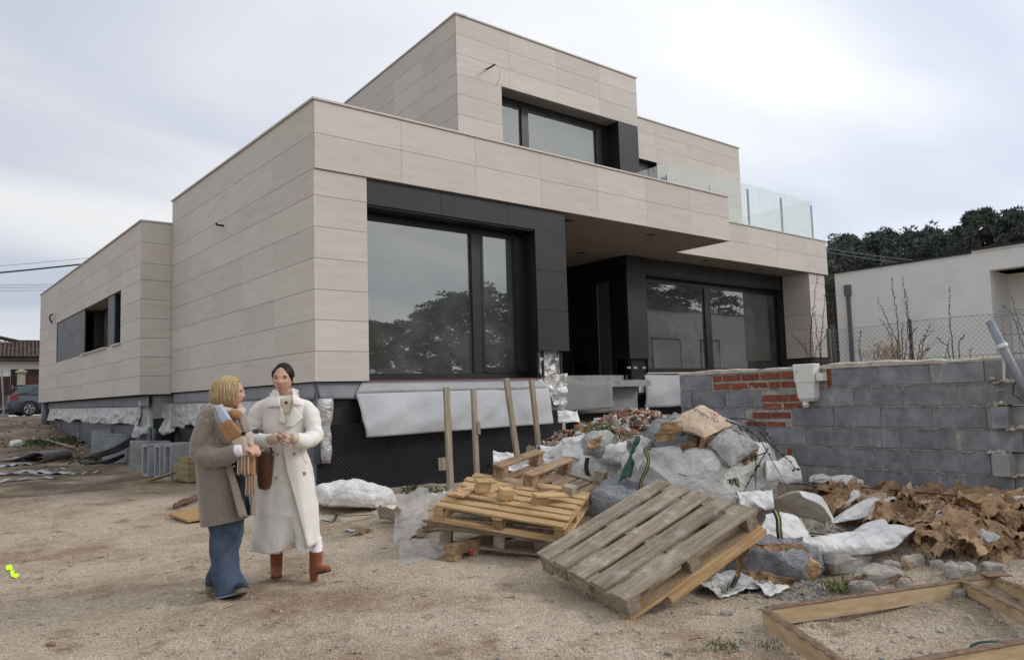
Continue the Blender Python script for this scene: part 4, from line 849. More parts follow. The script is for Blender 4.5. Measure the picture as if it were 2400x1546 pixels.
t5 = [q2+up_*.07, q2+rtL*.52+up_*.07, q2+rtL*.52+fwL*.52+up_*.07, q2+fwL*.52+up_*.07, q2+rtL*.26+fwL*.26+up_*.2]; bq.add(t5, [(0, 1, 4), (1, 2, 4), (2, 3, 4), (3, 0, 4)]); bq.build('cap', PILL, PL)
PAVE = mat('pale_concrete_paving', (0.42, 0.42, 0.40), (0.5, 0.5, 0.48), rough=.9, scale=1)
pv = MB(); pa_ = [onz(x, y, 1.24) for x, y in ((-60, 975), (230, 968))]; far = [atd(-60, 957, 39.2), atd(230, 957, 39.2)]
pv.grid([[pa_[0]+up_*.02, pa_[1]+up_*.02], [far[0]+up_*.02, far[1]+up_*.02]]); pv.build('pavement', PAVE, thick=.05, kind='structure', label='pale concrete pavement in front of the gate')
# wire fence post at the far left
WF = empty('wire_fence_far', onz(8, 985, 1.0), 'thin grey fence post with square wire mesh on a concrete foot', 'fence')
f0 = atd(9, 975, 27); bq = MB(); bq.tube([f0, atd(4, 864, 27)], .026, 8); bq.build('fence_post', ZINC, WF)
bq = MB(); bq.obox(f0-rtL*.14-fwL*.14-up_*.03, rtL*.28, fwL*.28, up_*.12); bq.build('foot', CONC, WF)
bq = MB()
for k in range(12): z = .15+k*.13; bq.tube([f0+up_*z, f0+up_*z+rtL*.9], .002, 3)
for k in range(9): bq.tube([f0+rtL*k*.11+up_*.1, f0+rtL*k*.11+up_*1.62], .002, 3)
for k in range(12): z = .15+k*.13; bq.tube([f0+up_*z, f0+up_*z-rtL*1.9], .002, 3)
tag(bq.build('wire_mesh', FGAL, WF), kind='stuff')

# ---- car
CARP = mat('grey_blue_car_paint', (0.035, 0.043, 0.058), (0.04, 0.048, 0.063), rough=0.28, spec=0.6, scale=1)
RUB = mat('tyre_rubber', (0.012, 0.012, 0.012), (0.02, 0.02, 0.02), rough=0.85)
RIM = mat('alloy_rim', (0.45, 0.46, 0.48), (0.55, 0.56, 0.58), rough=0.3, metal=0.8)
LAMPR = mat('red_tail_lamp', (0.30, 0.012, 0.015), (0.4, 0.02, 0.02), rough=0.2, spec=.6)
CGL = mat('tinted_car_glass', (0.010, 0.012, 0.014), (0.014, 0.016, 0.018), rough=0.08, spec=0.7)
cw = atd(66, 974, 36.0); yawc = R_(-12)
fx = rtL*math.cos(yawc)+fwL*math.sin(yawc)*-1; fx = fx/np.linalg.norm(fx); fy = np.cross(up_, fx)       # fx forward, fy away from viewer
cz = cw[2]; CO = np.array([cw[0], cw[1], cz])-fx*.78-fy*.10
def CP(x, y, z): return CO+fx*x+fy*(y+.0)+up_*z
CAR = empty('parked_hatchback', CP(2, .9, 0), 'dark grey hatchback car parked beyond the house wing', 'car')
# body cross-sections along x: (x, z of sill, z belt, half widths)
W2 = 0.89
secs = [(0.00, .38, .60, .82, .62), (0.05, .26, .62, .90, .80), (0.12, .20, .72, .98, .85), (.35, .19, .95, 1.0, .88), (.8, .19, .97, 1.0, .89), (2.0, .19, .94, .97, .89), (3.0, .19, .92, .95, .89), (3.6, .19, .86, .88, .87), (4.0, .22, .72, .74, .8), (4.25, .32, .55, .56, .62)]
rings = []
for x, z0, zb, zt, hw in secs:
    c = .9; rings.append([CP(x, c-hw*.9, z0), CP(x, c-hw, z0+.12), CP(x, c-hw*1.0, (z0+zb)/2), CP(x, c-hw*.98, zb), CP(x, c-hw*.86, zt), CP(x, c+hw*.86, zt), CP(x, c+hw*.98, zb), CP(x, c+hw, (z0+zb)/2), CP(x, c+hw, z0+.12), CP(x, c+hw*.9, z0)])
MB().loft(rings).build('body', CARP, CAR, smooth=True)
cab = [(.10, .96, .98, .72), (.30, 1.18, 1.20, .68), (.48, 1.36, 1.38, .64), (.62, 1.42, 1.445, .62), (1.3, 1.45, 1.475, .62), (2.2, 1.43, 1.45, .61), (2.7, 1.22, 1.24, .62), (3.15, .95, .96, .66)]
rings = []
for x, z0, z1, hw in cab:
    c = .9; rings.append([CP(x, c-.86, .92), CP(x, c-(.86+hw)/2-.03, (.92+z0)/2), CP(x, c-hw, z0), CP(x, c-hw*.7, z1), CP(x, c+hw*.7, z1), CP(x, c+hw, z0), CP(x, c+(.86+hw)/2+.03, (.92+z0)/2), CP(x, c+.86, .92)])
MB().loft(rings).build('cabin', CARP, CAR, smooth=True)
qw = [CP(.72, .9-.862, .99), CP(1.25, .9-.878, .98), CP(1.25, .9-.688, 1.36), CP(.98, .9-.695, 1.35)]
MB().add([p_-fy*.012 for p_ in qw], [(0, 1, 2, 3)]).build('side_window', CGL, CAR, thick=.01)
qw = [CP(1.32, .9-.878, .98), CP(2.3, .9-.878, .97), CP(2.15, .9-.688, 1.36), CP(1.32, .9-.688, 1.37)]
MB().add([p_-fy*.012 for p_ in qw], [(0, 1, 2, 3)]).build('side_window', CGL, CAR, thick=.01)
qw = [CP(.13, .35, 1.03), CP(.13, 1.45, 1.03), CP(.43, 1.42, 1.32), CP(.43, .38, 1.32)]
MB().add([p_-fx*.03 for p_ in qw], [(0, 1, 2, 3)]).build('rear_window', CGL, CAR, thick=.01)
MB().obox(CP(.50, .38, 1.43), fx*.25, fy*1.05, up_*.03).build('spoiler', CARP, CAR)
for yy in (.01, 1.62):
    tl = [CP(.06, .9+(-.76 if yy < 1 else .5), .80), CP(.40, .9+(-.885 if yy < 1 else .86), .83), CP(.34, .9+(-.885 if yy < 1 else .86), .94), CP(.10, .9+(-.80 if yy < 1 else .5), .98)]
    MB().add([p_-fy*.02-fx*.03 for p_ in tl], [(0, 1, 2, 3)]).build('tail_light', LAMPR, CAR, thick=.03)
MB().obox(CP(-.03, .12, .40), fx*.2, fy*1.56, up_*.20).build('rear_bumper', CARP, CAR)
MB().obox(CP(.02, .14, .24), fx*.2, fy*1.52, up_*.12).build('diffuser', RUB, CAR)
for wx_ in (.80, 3.42):
    for yy in (.10, 1.70):
        c = CP(wx_, yy, .315); n_ = fy; wr = MB(); ring = []
        for rr_, dy in ((.20, -.085), (.295, -.10), (.318, -.07), (.318, .07), (.295, .10), (.20, .085)): ring.append([c+fx*rr_*math.cos(a)+up_*rr_*math.sin(a)+fy*dy for a in np.linspace(0, 6.283, 24, endpoint=False)])
        wr.loft(ring); wo = wr.build('wheel', RUB, CAR, smooth=True); sp = MB()
        for k in range(5):
            for dl in (-.16, .16):
                a = k*2*math.pi/5+.3; A = c-fy*.098+fx*.04*math.cos(a)+up_*.04*math.sin(a); B = c-fy*.105+fx*.20*math.cos(a+dl)+up_*.20*math.sin(a+dl); sp.tube([A, B], .017, 4)
        for k in range(24):
            a = k*math.pi/12; a2 = a+math.pi/12; sp.tube([c-fy*.1+fx*.205*math.cos(a)+up_*.205*math.sin(a), c-fy*.1+fx*.205*math.cos(a2)+up_*.205*math.sin(a2)], .013, 4)
        sp.build('rim', RIM, wo)
        MB().tube([c-fy*.02, c-fy*.085], .195, 20).build('hub_recess', RUB, wo)
ar = MB(); c = CP(.80, -.005, .33)
for i in range(14):
    a = math.pi*i/13; a2 = math.pi*(i+1)/13
    if i < 13: ar.add([c+fx*.33*math.cos(a)+up_*.33*math.sin(a), c+fx*.33*math.cos(a2)+up_*.33*math.sin(a2), c+fx*.39*math.cos(a2)+up_*.39*math.sin(a2), c+fx*.39*math.cos(a)+up_*.39*math.sin(a)], [(0, 1, 2, 3)])
ar.build('wheel_arch', RUB, CAR, thick=.03)

# ---- overhead cables
def ocable(name, a, bb, r, label, sag, m=CABLE, grp=None):
    a, bb = np.array(a), np.array(bb); pts = [a*(1-t)+bb*t-up_*sag*4*t*(1-t) for t in np.linspace(0, 1, 20)]
    tag(MB().tube(pts, r, 5).build(name, m), label, 'cable', grp)
ocable('overhead_cable', atd(-900, 690, 40), atd(420, 590, 55), .055, 'thick black overhead cable bundle above the house wing', .5)
ocable('overhead_cable', atd(-900, 680, 40), atd(420, 582, 55), .012, 'thin cable just above the thick black bundle', .3)
for k, yy in enumerate((663, 669, 676)): ocable('overhead_cable', atd(-900, yy+6, 60), atd(420, yy-2, 62), .013, 'thin faint overhead wire below the thick cable bundle', .2, grp='faint overhead wires')
WIRE2 = mat('pale_wire', (.25, .25, .26), rough=.5)
for y0_, x1_, y1_ in ((581, 2138, 610), (588, 2088, 614)): ocable('overhead_cable', atd(1880, y0_-8, 33), atd(x1_+60, y1_+6, 28), .010, 'pale thin wire sagging in front of the pines', .05, WIRE2, 'pale wires before the pines')
# ================================================================== site clutter: materials
WOODG = mat('weathered_grey_wood', (0.20, 0.16, 0.115), (0.36, 0.30, 0.225), rough=0.9, scale=3.2, stretch=(9, 1, 9), bump=0.35, bscale=7, bstretch=(14, 1, 14), rnd=0.14, c3=(0.42, 0.38, 0.32), s3=6, f3=(.52, .66))
WOODGX = mat('weathered_grey_wood_across', (0.20, 0.16, 0.115), (0.36, 0.30, 0.225), rough=0.9, scale=3.2, stretch=(1, 9, 9), bump=0.35, bscale=7, bstretch=(1, 14, 14), rnd=0.14, c3=(0.42, 0.38, 0.32), s3=6, f3=(.55, .7))
WOODP = mat('pale_pine_wood', (0.36, 0.225, 0.105), (0.54, 0.38, 0.205), rough=0.85, scale=3, stretch=(1, 9, 9), bump=0.25, bscale=7, bstretch=(1, 14, 14), rnd=0.12, c3=(0.22, 0.16, 0.10), s3=7, f3=(.58, .7))
WOODPY = mat('pale_pine_wood_along', (0.36, 0.225, 0.105), (0.54, 0.38, 0.205), rough=0.85, scale=3, stretch=(9, 1, 9), bump=0.25, bscale=7, rnd=0.12, c3=(0.22, 0.16, 0.10), s3=7, f3=(.58, .7))
WOODB = mat('brown_worn_wood', (0.20, 0.125, 0.07), (0.37, 0.26, 0.16), rough=0.9, scale=3, stretch=(9, 1, 9), bump=0.3, bscale=7, rnd=0.16, c3=(0.13, 0.09, 0.06), s3=5, f3=(.55, .7))
WOODZ = mat('grey_stake_wood', (0.25, 0.21, 0.155), (0.40, 0.345, 0.26), rough=0.9, scale=3, stretch=(9, 9, 1), bump=0.25, bscale=8, rnd=.1, c3=(0.16, 0.12, 0.08), s3=5, f3=(.6, .72))
BAGW = mat('white_woven_plastic', (0.58, 0.58, 0.565), (0.71, 0.71, 0.685), rough=0.6, scale=2.5, bump=0.2, bscale=22, c3=(0.34, 0.32, 0.29), s3=5.5, f3=(.58, .84), spec=.3, crease=(.55, 6.5))
BAGC = mat('cream_woven_plastic', (0.52, 0.49, 0.41), (0.62, 0.59, 0.50), rough=0.6, scale=2.5, bump=0.2, bscale=22, spec=.3, crease=(.3, 6))
PAPER = mat('brown_kraft_paper', (0.25, 0.152, 0.08), (0.42, 0.28, 0.165), rough=0.85, scale=5, bump=0.2, bscale=16, bdist=.02, rnd=0.30, c3=(0.19, 0.11, 0.06), s3=3, crease=(.7, 9))
PAPERL = mat('sun_bleached_sack', (0.48, 0.37, 0.26), (0.60, 0.49, 0.37), rough=0.85, scale=5, bump=0.2, bscale=16, crease=(.45, 8), rnd=.15, c3=(0.40, 0.22, 0.10), s3=4, f3=(.58, .7))
SACKG = mat('cement_dusted_sack', (0.28, 0.28, 0.275), (0.44, 0.435, 0.42), rough=0.8, scale=4, bump=0.2, bscale=16, crease=(.6, 7), c3=(0.14, 0.14, 0.15), s3=5, f3=(.58, .68))
RUBG = mat('grey_cement_rubble', (0.155, 0.16, 0.17), (0.34, 0.345, 0.355), rough=0.95, scale=9, bump=0.8, bscale=55, bdist=.02, lo=.25, hi=.75, crease=(.8, 14))
STON = mat('grey_tan_stone', (0.24, 0.22, 0.19), (0.42, 0.40, 0.355), rough=0.95, scale=6, bump=0.6, bscale=40, bdist=.015, rnd=.12)
STRAP = mat('black_strap', (0.018, 0.018, 0.016), (0.05, 0.048, 0.04), rough=0.7, scale=30)
STRAPY = mat('yellow_strap_stripe', (0.38, 0.32, 0.13), (0.5, 0.43, 0.2), rough=0.7, scale=30)
TARP = mat('dark_green_tarp', (0.012, 0.055, 0.042), (0.02, 0.075, 0.058), rough=0.55, scale=4, bump=.15, bscale=10)
CONB = mat('precast_concrete', (0.26, 0.275, 0.29), (0.36, 0.375, 0.39), rough=0.92, scale=5, bump=0.3, bscale=60, rnd=.06)
GRASSM = mat('grass_blade', (0.07, 0.10, 0.025), (0.19, 0.21, 0.075), rough=0.8, scale=8, rnd=.1)
MOSS = mat('green_weed_leaf', (0.03, 0.055, 0.014), (0.075, 0.115, 0.03), rough=0.8, scale=9)
def film_material():
    m = bpy.data.materials.new('clear_plastic_film'); m.use_nodes = True; t = m.node_tree; n = t.nodes; L = t.links.new
    for q in list(n): n.remove(q)
    o = n.new('ShaderNodeOutputMaterial'); tr = n.new('ShaderNodeBsdfTransparent'); df = n.new('ShaderNodeBsdfDiffuse'); df.inputs[0].default_value = (0.72, 0.72, 0.70, 1)
    tl = n.new('ShaderNodeBsdfTranslucent'); tl.inputs[0].default_value = (0.72, 0.72, 0.70, 1); gl = n.new('ShaderNodeBsdfGlossy'); gl.inputs['Roughness'].default_value = 0.22
    m1 = n.new('ShaderNodeMixShader'); L(df.outputs[0], m1.inputs[1]); L(tl.outputs[0], m1.inputs[2])
    tcn = n.new('ShaderNodeTexCoord'); nz = n.new('ShaderNodeTexNoise'); nz.inputs['Scale'].default_value = 9; nz.inputs['Detail'].default_value = 5; L(tcn.outputs['Object'], nz.inputs['Vector'])
    mr = n.new('ShaderNodeMapRange'); mr.inputs[1].default_value = .35; mr.inputs[2].default_value = .7; mr.inputs[3].default_value = .34; mr.inputs[4].default_value = .72; L(nz.outputs['Fac'], mr.inputs[0])
    m2 = n.new('ShaderNodeMixShader'); L(mr.outputs[0], m2.inputs[0]); L(tr.outputs[0], m2.inputs[1]); L(m1.outputs[0], m2.inputs[2])
    m3 = n.new('ShaderNodeMixShader'); m3.inputs[0].default_value = .10; L(m2.outputs[0], m3.inputs[1]); L(gl.outputs[0], m3.inputs[2]); L(m3.outputs[0], o.inputs[0]); return m
FILM = film_material()

# ================================================================== pallets
def lp(parent, name, m, x0, x1, y0, y1, z0, z1, rz=0.0, bev=0.003, jitter=True):
    """one board or block of a pallet, in the pallet's own frame"""
    sx, sy, sz = x1-x0, y1-y0, z1-z0; key = ('L', round(sx, 3), round(sy, 3), round(sz, 3), bev, m.name)
    if key not in _BOXM:
        me = bevbox(sx, sy, sz, bev).copy(); me.materials.clear(); me.materials.append(m); _BOXM[key] = me
    o = bpy.data.objects.new(name, _BOXM[key]); COL.objects.link(o); o.parent = parent
    j = (lambda a: random.uniform(-a, a)) if jitter else (lambda a: 0)
    o.location = ((x0+x1)/2+j(.003), (y0+y1)/2+j(.004), (z0+z1)/2+j(.0015)); o.rotation_euler = (j(.004), j(.006), rz+j(.006)); return o
def root(name, loc, rot, label, cat, group=None):
    o = empty(name, loc, label, cat, group); o.rotation_euler = tuple(R_(a) for a in rot); return o
def scl(p, s): return tuple(CAMP+(np.array(p)-CAMP)*s)
# --- big weathered pallet leaning on the heap
S6 = 1.055
BP = root('wooden_pallet', scl((3.681, 4.255, 0.33), S6), (21.863, 7.582, -98.801), 'large weathered grey pallet tilted against the rubble heap with sand on its boards', 'pallet', 'wooden pallets')
w_, l_ = 1.0*S6, 1.2*S6
for i, (a, c) in enumerate(((0, .15), (.205, .365), (.42, .575), (.63, .79), (.845, 1.0))):
    lp(BP, 'deck_board', WOODG, a*S6, c*S6, 0, l_, -.022, 0)
for y0, y1 in ((0.0, .12), (.56, .68), (l_-.12, l_)): lp(BP, 'cross_board', WOODGX, 0.004, w_-.004, y0+.002, y1-.002, -.046, -.0235)
for x0, x1 in ((.004, .34), (.36, .62), (.70, w_-.004)): lp(BP, 'block', WOODG, x0, x1, .004, .11, -.135, -.0475)
for y0 in (.57, l_-.115):
    for x0 in (.004, .45, w_-.11): lp(BP, 'block', WOODGX, x0, x0+.10, y0, y0+.10, -.135, -.0475)
for x0, x1, mm in ((0, .12, WOODG), (.44, .57, WOODG), (w_-.12, w_+.006, WOODPY)): lp(BP, 'bottom_board', mm, x0, x1, .0, l_+.01, -.159, -.1365)
lp(BP, 'bottom_board', WOODPY, w_-.02, w_+.03, .32, l_+.015, -.21, -.1605)
# sand lying on the boards
g = np.random.default_rng(12); pts = []
for i, (a, c) in enumerate(((0, .15), (.205, .365), (.42, .575), (.63, .79), (.845, 1.0))):
    n = 700; y = g.beta(1.6, 1.2, n)*l_ if i < 4 else g.uniform(.2, l_, n); pts.append(np.stack([g.uniform(a*S6+.005, c*S6-.005, n), y, np.full(n, .001)], 1))
n = 1500; pts.append(np.stack([g.uniform(w_-.11, w_-.005, n), g.uniform(.15, l_, n), np.full(n, -.1355)], 1))
pts = np.concatenate(pts); me = scatter_mesh(pts, .0018+.004*g.uniform(0, 1, len(pts))**3, 3); o = link('sand_grains', me, PEB1, BP, local=True); o['kind'] = 'stuff'
# --- pine pallet of the stack
PP = root('wooden_pallet', (3.78, 5.741, .524), (10.6, 7.828, -57.114), 'pale yellow pine pallet with six narrow boards lying in the pallet stack', 'pallet', 'wooden pallets')
for k in range(7):
    y = k*.148; x0 = 0 if k < 6 else .0; x1 = 1.2 if k != 6 else 1.02
    lp(PP, 'deck_board', WOODP, x0+random.uniform(-.01, .02), x1+random.uniform(-.03, .01), y, y+.098, -.02, 0)
for x0 in (.0, .55, 1.1): lp(PP, 'cross_board', WOODPY, x0, x0+.1, .0, .98, -.042, -.0215)
for x0 in (.004, .555, 1.1):
    for y0 in (.0, .44, .88): lp(PP, 'block', WOODB if (x0 > .5 and y0 == 0) else WOODP, x0, x0+.095, y0+.004, y0+.1, -.128, -.0435)
for y0 in (.0, .44, .88): lp(PP, 'bottom_board', WOODP, 0, 1.2, y0, y0+.1, -.15, -.1295)
for x0 in (.0, 1.1): lp(PP, 'bottom_board', WOODPY, x0, x0+.1, .105, .88, -.149, -.1295)
# --- broken pine pallet lying upside down on it
BK = root('broken_pallet', (4.02, 5.62, .545), (10.6, 9.5, -30), 'broken pine pallet lying upside down with loose blocks on the stack', 'pallet', 'wooden pallets')
for k in range(4): lp(BK, 'deck_board', WOODP, .05+k*.2, .15+k*.2, .12 if k in (1,) else 0, .62, .02, .041, rz=-.5)
for k, (x, y) in enumerate(((.12, .14), (.32, .02), (.62, -.06))):
    lp(BK, 'block', WOODP, x, x+.125, y, y+.10, .042, .135, rz=.35)
    if k != 1: lp(BK, 'bottom_board', WOODP, x-.02, x+(.17 if k == 0 else .32), y, y+.1, .136, .157, rz=.35)
lp(BK, 'cross_board', WOODP, -.02, .75, .02, .12, .0, .0195, rz=-.25); lp(BK, 'cross_board', WOODP, .1, .95, .25, .35, .0, .0195, rz=.4)
lp(BK, 'block', WOODB, .72, .83, .30, .40, .03, .12, rz=.3)
# --- brown pallet on top, feet up
s8 = .86
TP = root('upturned_pallet', scl((5.424, 7.008, .522), s8), (5.251, 12.981, -68.369), 'brown worn pallet turned feet up on top of the stack', 'pallet', 'wooden pallets')
W8 = s8
for k in range(5): lp(TP, 'deck_board', WOODB, k*.18*W8+.01, k*.18*W8+.125*W8, 0, W8, -.02, 0)
lp(TP, 'deck_board', WOODB, W8-.10, W8, 0, W8, -.02, 0)
for y0 in (0, W8-.11): lp(TP, 'cross_board', WOODGX, -.01, W8+.01, y0, y0+.11, .001, .021)
for x0, top in ((.0, True), (.40*W8, True), (W8-.11, False)):
    for y0 in (.003, W8-.115): lp(TP, 'block', WOODB if top else WOODZ, x0, x0+.11, y0, y0+.11, .022, .13)
    if top: lp(TP, 'foot_board', WOODB, x0-.005, x0+.115, -.02, W8+.02, .131, .153)
# --- pallet under the stack, and a loose rail with stubs
UP = root('bottom_pallet', (3.86, 5.80, .30), (6, 6, -48), 'grey pallet mostly hidden at the bottom of the stack', 'pallet', 'wooden pallets')
for k in range(5): lp(UP, 'deck_board', WOODGX, .0, 1.1, .05+k*.2, .15+k*.2, -.022, 0)
for y0 in (.05, .5, .92): lp(UP, 'bottom_board', WOODGX, .0, 1.15, y0, y0+.1, -.16, -.137)
for x0 in (.02, .5, 1.0):
    for y0 in (.05, .5, .92): lp(UP, 'block', WOODG, x0, x0+.1, y0+.002, y0+.098, -.136, -.023)
a_ = ong(1062, 1300, .06); b_ = ong(1235, 1250, .07)
RL = empty('pallet_rail', a_, 'loose grey pallet board with short stub blocks lying on the sand', 'timber'); d_ = (b_-a_); L_ = np.linalg.norm(d_); d_ /= L_; s_ = np.cross(up_, d_); s_ /= np.linalg.norm(s_); n_ = np.cross(d_, s_)
MB().obox(a_-n_*.01, d_*L_, s_*.10, n_*.085).build('rail', WOODB, RL)
for t in (.02, .24, .5): MB().obox(a_+d_*t*L_-n_*.055-s_*.005, d_*.085, s_*.11, n_*.045).build('stub', WOODP, RL)
a_ = ong(1003, 1240, .05); d2 = ong(1060, 1228, .05)-a_; MBq = MB().obox(a_, d2*2.2, s_*.1, n_*.09).build('timber_offcut', WOODB); tag(MBq, 'short brown timber offcut poking out under the pallet stack', 'timber')

# ================================================================== stakes
lab4 = ['first upright grey wooden stake, by the plastic sheet', 'upright wooden stake with a small block nailed on', 'leaning stake with pale edge behind the upturned pallet', 'slim leaning stake beside the rubble heap']
for k, (a, bt, Y, wd, ty) in enumerate(((( 1057, 1172), (1046, 907), 9.3, .088, 2), ((1118, 1115), (1109, 911), 9.6, .075, 3), ((1220, 1110), (1186, 886), 9.6, .085, 1), ((1270, 1105), (1245, 889), 9.3, .075, 4))):
    p0, p1 = ony(*a, Y), ony(*bt, Y); p0[2] = min(p0[2], gz1(p0[0], p0[1])-.02); d_ = p1-p0; L_ = np.linalg.norm(d_); d_ /= L_
    ST = empty('wooden_stake', p0, lab4[k], 'stake', 'wooden stakes standing before the plinth')
    x_ = np.array([1, 0, 0])-d_*d_[0]; x_ /= np.linalg.norm(x_); y_ = np.cross(d_, x_)
    MB().obox(p0-x_*wd/2-y_*.03, x_*wd, y_*.055, d_*L_).build('post', WOODZ, ST)
    if k == 1: MB().obox(p0+d_*(L_*.54)+x_*.022-y_*.05, x_*.05, y_*.02, d_*.19).build('cleat', WOODZ, ST)
    if k == 0:
        q = ony(1040, 1098, 9.4); MB().obox(q-x_*.06-up_*.02, x_*.1, y_*.04, d_*.18).build('cleat', mat('pale_offcut', (.42, .36, .27), (.5, .44, .34), rough=.9), ST)

# ================================================================== sacks and bags
def blob(c, r, nu=40, nv=24, amp=.05, fr=5, seed=0, pw=.75, flat=0.0, wr=0.0, Mx=None):
    """a closed lumpy body: superellipsoid with creases"""
    th = np.linspace(0, 2*math.pi, nu, endpoint=False)[None, :]; ph = np.linspace(-math.pi/2*.985, math.pi/2*.985, nv)[:, None]
    sp = lambda a, p: np.sign(a)*np.abs(a)**p
    X = sp(np.cos(ph), pw)*sp(np.cos(th), pw); Y = sp(np.cos(ph), pw)*sp(np.sin(th), pw); Z = sp(np.sin(ph), pw)*np.ones_like(th)
    P = np.stack([X, Y, Z], -1); n = P/np.linalg.norm(P, axis=-1, keepdims=True)
    Q = P*np.array(r); d = fbm(Q*fr+seed*3.1, seed, 4)
    rid = 1-np.abs(fbm(Q*fr*1.7*[1, 1, .6]+seed, seed+5, 3))
    Q = Q+n*(amp*d+wr*(rid-.6))[..., None]
    if flat: Q[..., 2] = np.where(Q[..., 2] < -r[2]*flat, -r[2]*flat+(Q[..., 2]+r[2]*flat)*.12, Q[..., 2])
    if Mx is not None: Q = Q@np.array(Mx).T
    return Q+np.array(c)
def rotm(rx=0, ry=0, rz=0): return np.array(Euler((R_(rx), R_(ry), R_(rz)), 'XYZ').to_matrix())
def strip(pts, wd, nrm, m, name, parent, t=.006):
    pts = [np.array(p, float) for p in pts]; rows_ = []
    for i, p in enumerate(pts):
        tg = pts[min(i+1, len(pts)-1)]-pts[max(i-1, 0)]; s = np.cross(tg, nrm); s /= np.linalg.norm(s)+1e-9; rows_.append([p-s*wd/2, p+s*wd/2])
    return MB().grid(rows_).build(name, m, parent, thick=t, smooth=True)
def spl(pts, n=24):
    pts = np.array(pts, float); m = len(pts); out_ = []
    for t in np.linspace(0, m-1, n):
        i = min(int(t), m-2); f = t-i; p0, p1, p2, p3 = pts[max(i-1, 0)], pts[i], pts[i+1], pts[min(i+2, m-1)]
        out_.append(.5*((2*p1)+(-p0+p2)*f+(2*p0-5*p1+4*p2-p3)*f*f+(-p0+3*p1-3*p2+p3)*f**3))
    return out_
def crumple_grid(p4, nu, nv, amp, fr, seed, curl=0.0, bow=0.0):
    P = pgrid(p4, nu, nv); N_ = np.cross(np.array(p4[1])-p4[0], np.array(p4[3])-p4[0]); N_ = N_/np.linalg.norm(N_)
    rid = 1-np.abs(fbm(P*fr+seed*1.7, seed, 3))*1.6; lowf = fbm(P*fr*.4+seed, seed+3, 2)
    u = np.linspace(-1, 1, nu)[None, :]; v = np.linspace(-1, 1, nv)[:, None]
    d = amp*(rid-.5)+amp*1.3*lowf+curl*(u*u)+bow*(1-v*v)
    P = P+N_*d[..., None]; return P

# --- main big bag, full of cement rubble
toCam = -fw_
cB = atd(1640, 1105, 7.95); cB[2] = .60
BB = empty('bulk_bag', (cB[0], cB[1], gz1(cB[0], cB[1])), 'big open white bulk bag overflowing with grey cement rubble', 'bulk bag', 'white bulk bags of rubble')
Q = blob((0, 0, 0), (.70, .66, .46), 80, 40, .035, 4.5, 3, .62, .92, .03)
wv = np.sin(Q[..., 2]*70+2*fbm(Q*4, 6, 2))*.006*np.clip(1-np.abs(Q[..., 2])/.4, 0, 1); rad = np.linalg.norm(Q[..., :2], axis=-1, keepdims=True)+1e-6
Q[..., :2] += Q[..., :2]/rad*wv[..., None]; top = Q[..., 2] > .30; Q[..., 2] = np.where(top, .30+(Q[..., 2]-.30)*.3, Q[..., 2])
MB().loft(Q+cB-np.array([0, 0, .02])).build('bag', BAGW, BB, smooth=True)
Q = blob((0, 0, 0), (.52, .50, .27), 60, 26, .07, 7, 8, .85, .2, .03); MB().loft(Q+cB+np.array([-.03, .02, .31])).build('rubble_fill', RUBG, BB, smooth=True)
g = np.random.default_rng(21); n = 420; a = g.uniform(0, 6.28, n); r = .50*np.sqrt(g.uniform(0, 1, n)); pts = np.stack([r*np.cos(a)-.03, r*np.sin(a), .31+.27*np.sqrt(np.clip(1-(r/.54)**2, 0, 1))], 1)+cB
o = link('rubble_lumps', scatter_mesh(pts, .008+.045*g.uniform(0, 1, n)**3, 6), RUBG, BB); o['kind'] = 'stuff'
# folded rim of the bag and a collar flap
for k, (px, py, px2, py2, w1, seed) in enumerate(((1500, 1035, 1610, 1120, .16, 3), (1600, 1110, 1700, 1135, .12, 5), (1690, 1140, 1790, 1085, .18, 6), (1482, 1075, 1500, 1030, .2, 9))):
    p0, p1 = atd(px, py, 7.42), atd(px2, py2, 7.38); P = crumple_grid([p0, p1, p1+up_*-.03-fw_*.03+np.array([0, 0, -w1]), p0+np.array([0, 0, -w1])-fw_*.03], 18, 10, .02, 9, seed, 0, .05)
    MB().grid(P-fw_*.02).build('rim_flap', BAGW, BB, smooth=True, thick=.005)
def bag_strap(px, D, parent, wd=.035, stripe=True):
    pts = spl([atd(x, y, D+dd) for x, y, dd in px], 22); strip(pts, wd, -fw_, STRAP, 'lifting_strap', parent)
    if stripe: strip([p-fw_*.006 for p in pts], wd*.28, -fw_, STRAPY, 'strap_stripe', parent, .003)
bag_strap([(1500, 1165, .0), (1502, 1130, -.0), (1515, 1100, -.02), (1520, 1075, .0), (1512, 1055, .04), (1525, 1048, .10)], 7.30, BB, .03)
bag_strap([(1715, 1122, 0), (1713, 1150, 0), (1716, 1195, 0)], 7.24, BB, .04); bag_strap([(1724, 1120, 0), (1732, 1150, 0), (1738, 1178, 0)], 7.24, BB, .035)
MB().tube(spl([atd(1590, 1110, 7.28), atd(1640, 1122, 7.25), atd(1700, 1124, 7.24), atd(1725, 1120, 7.24)], 20), .004, 5).build('draw_cord', CABLE, BB)
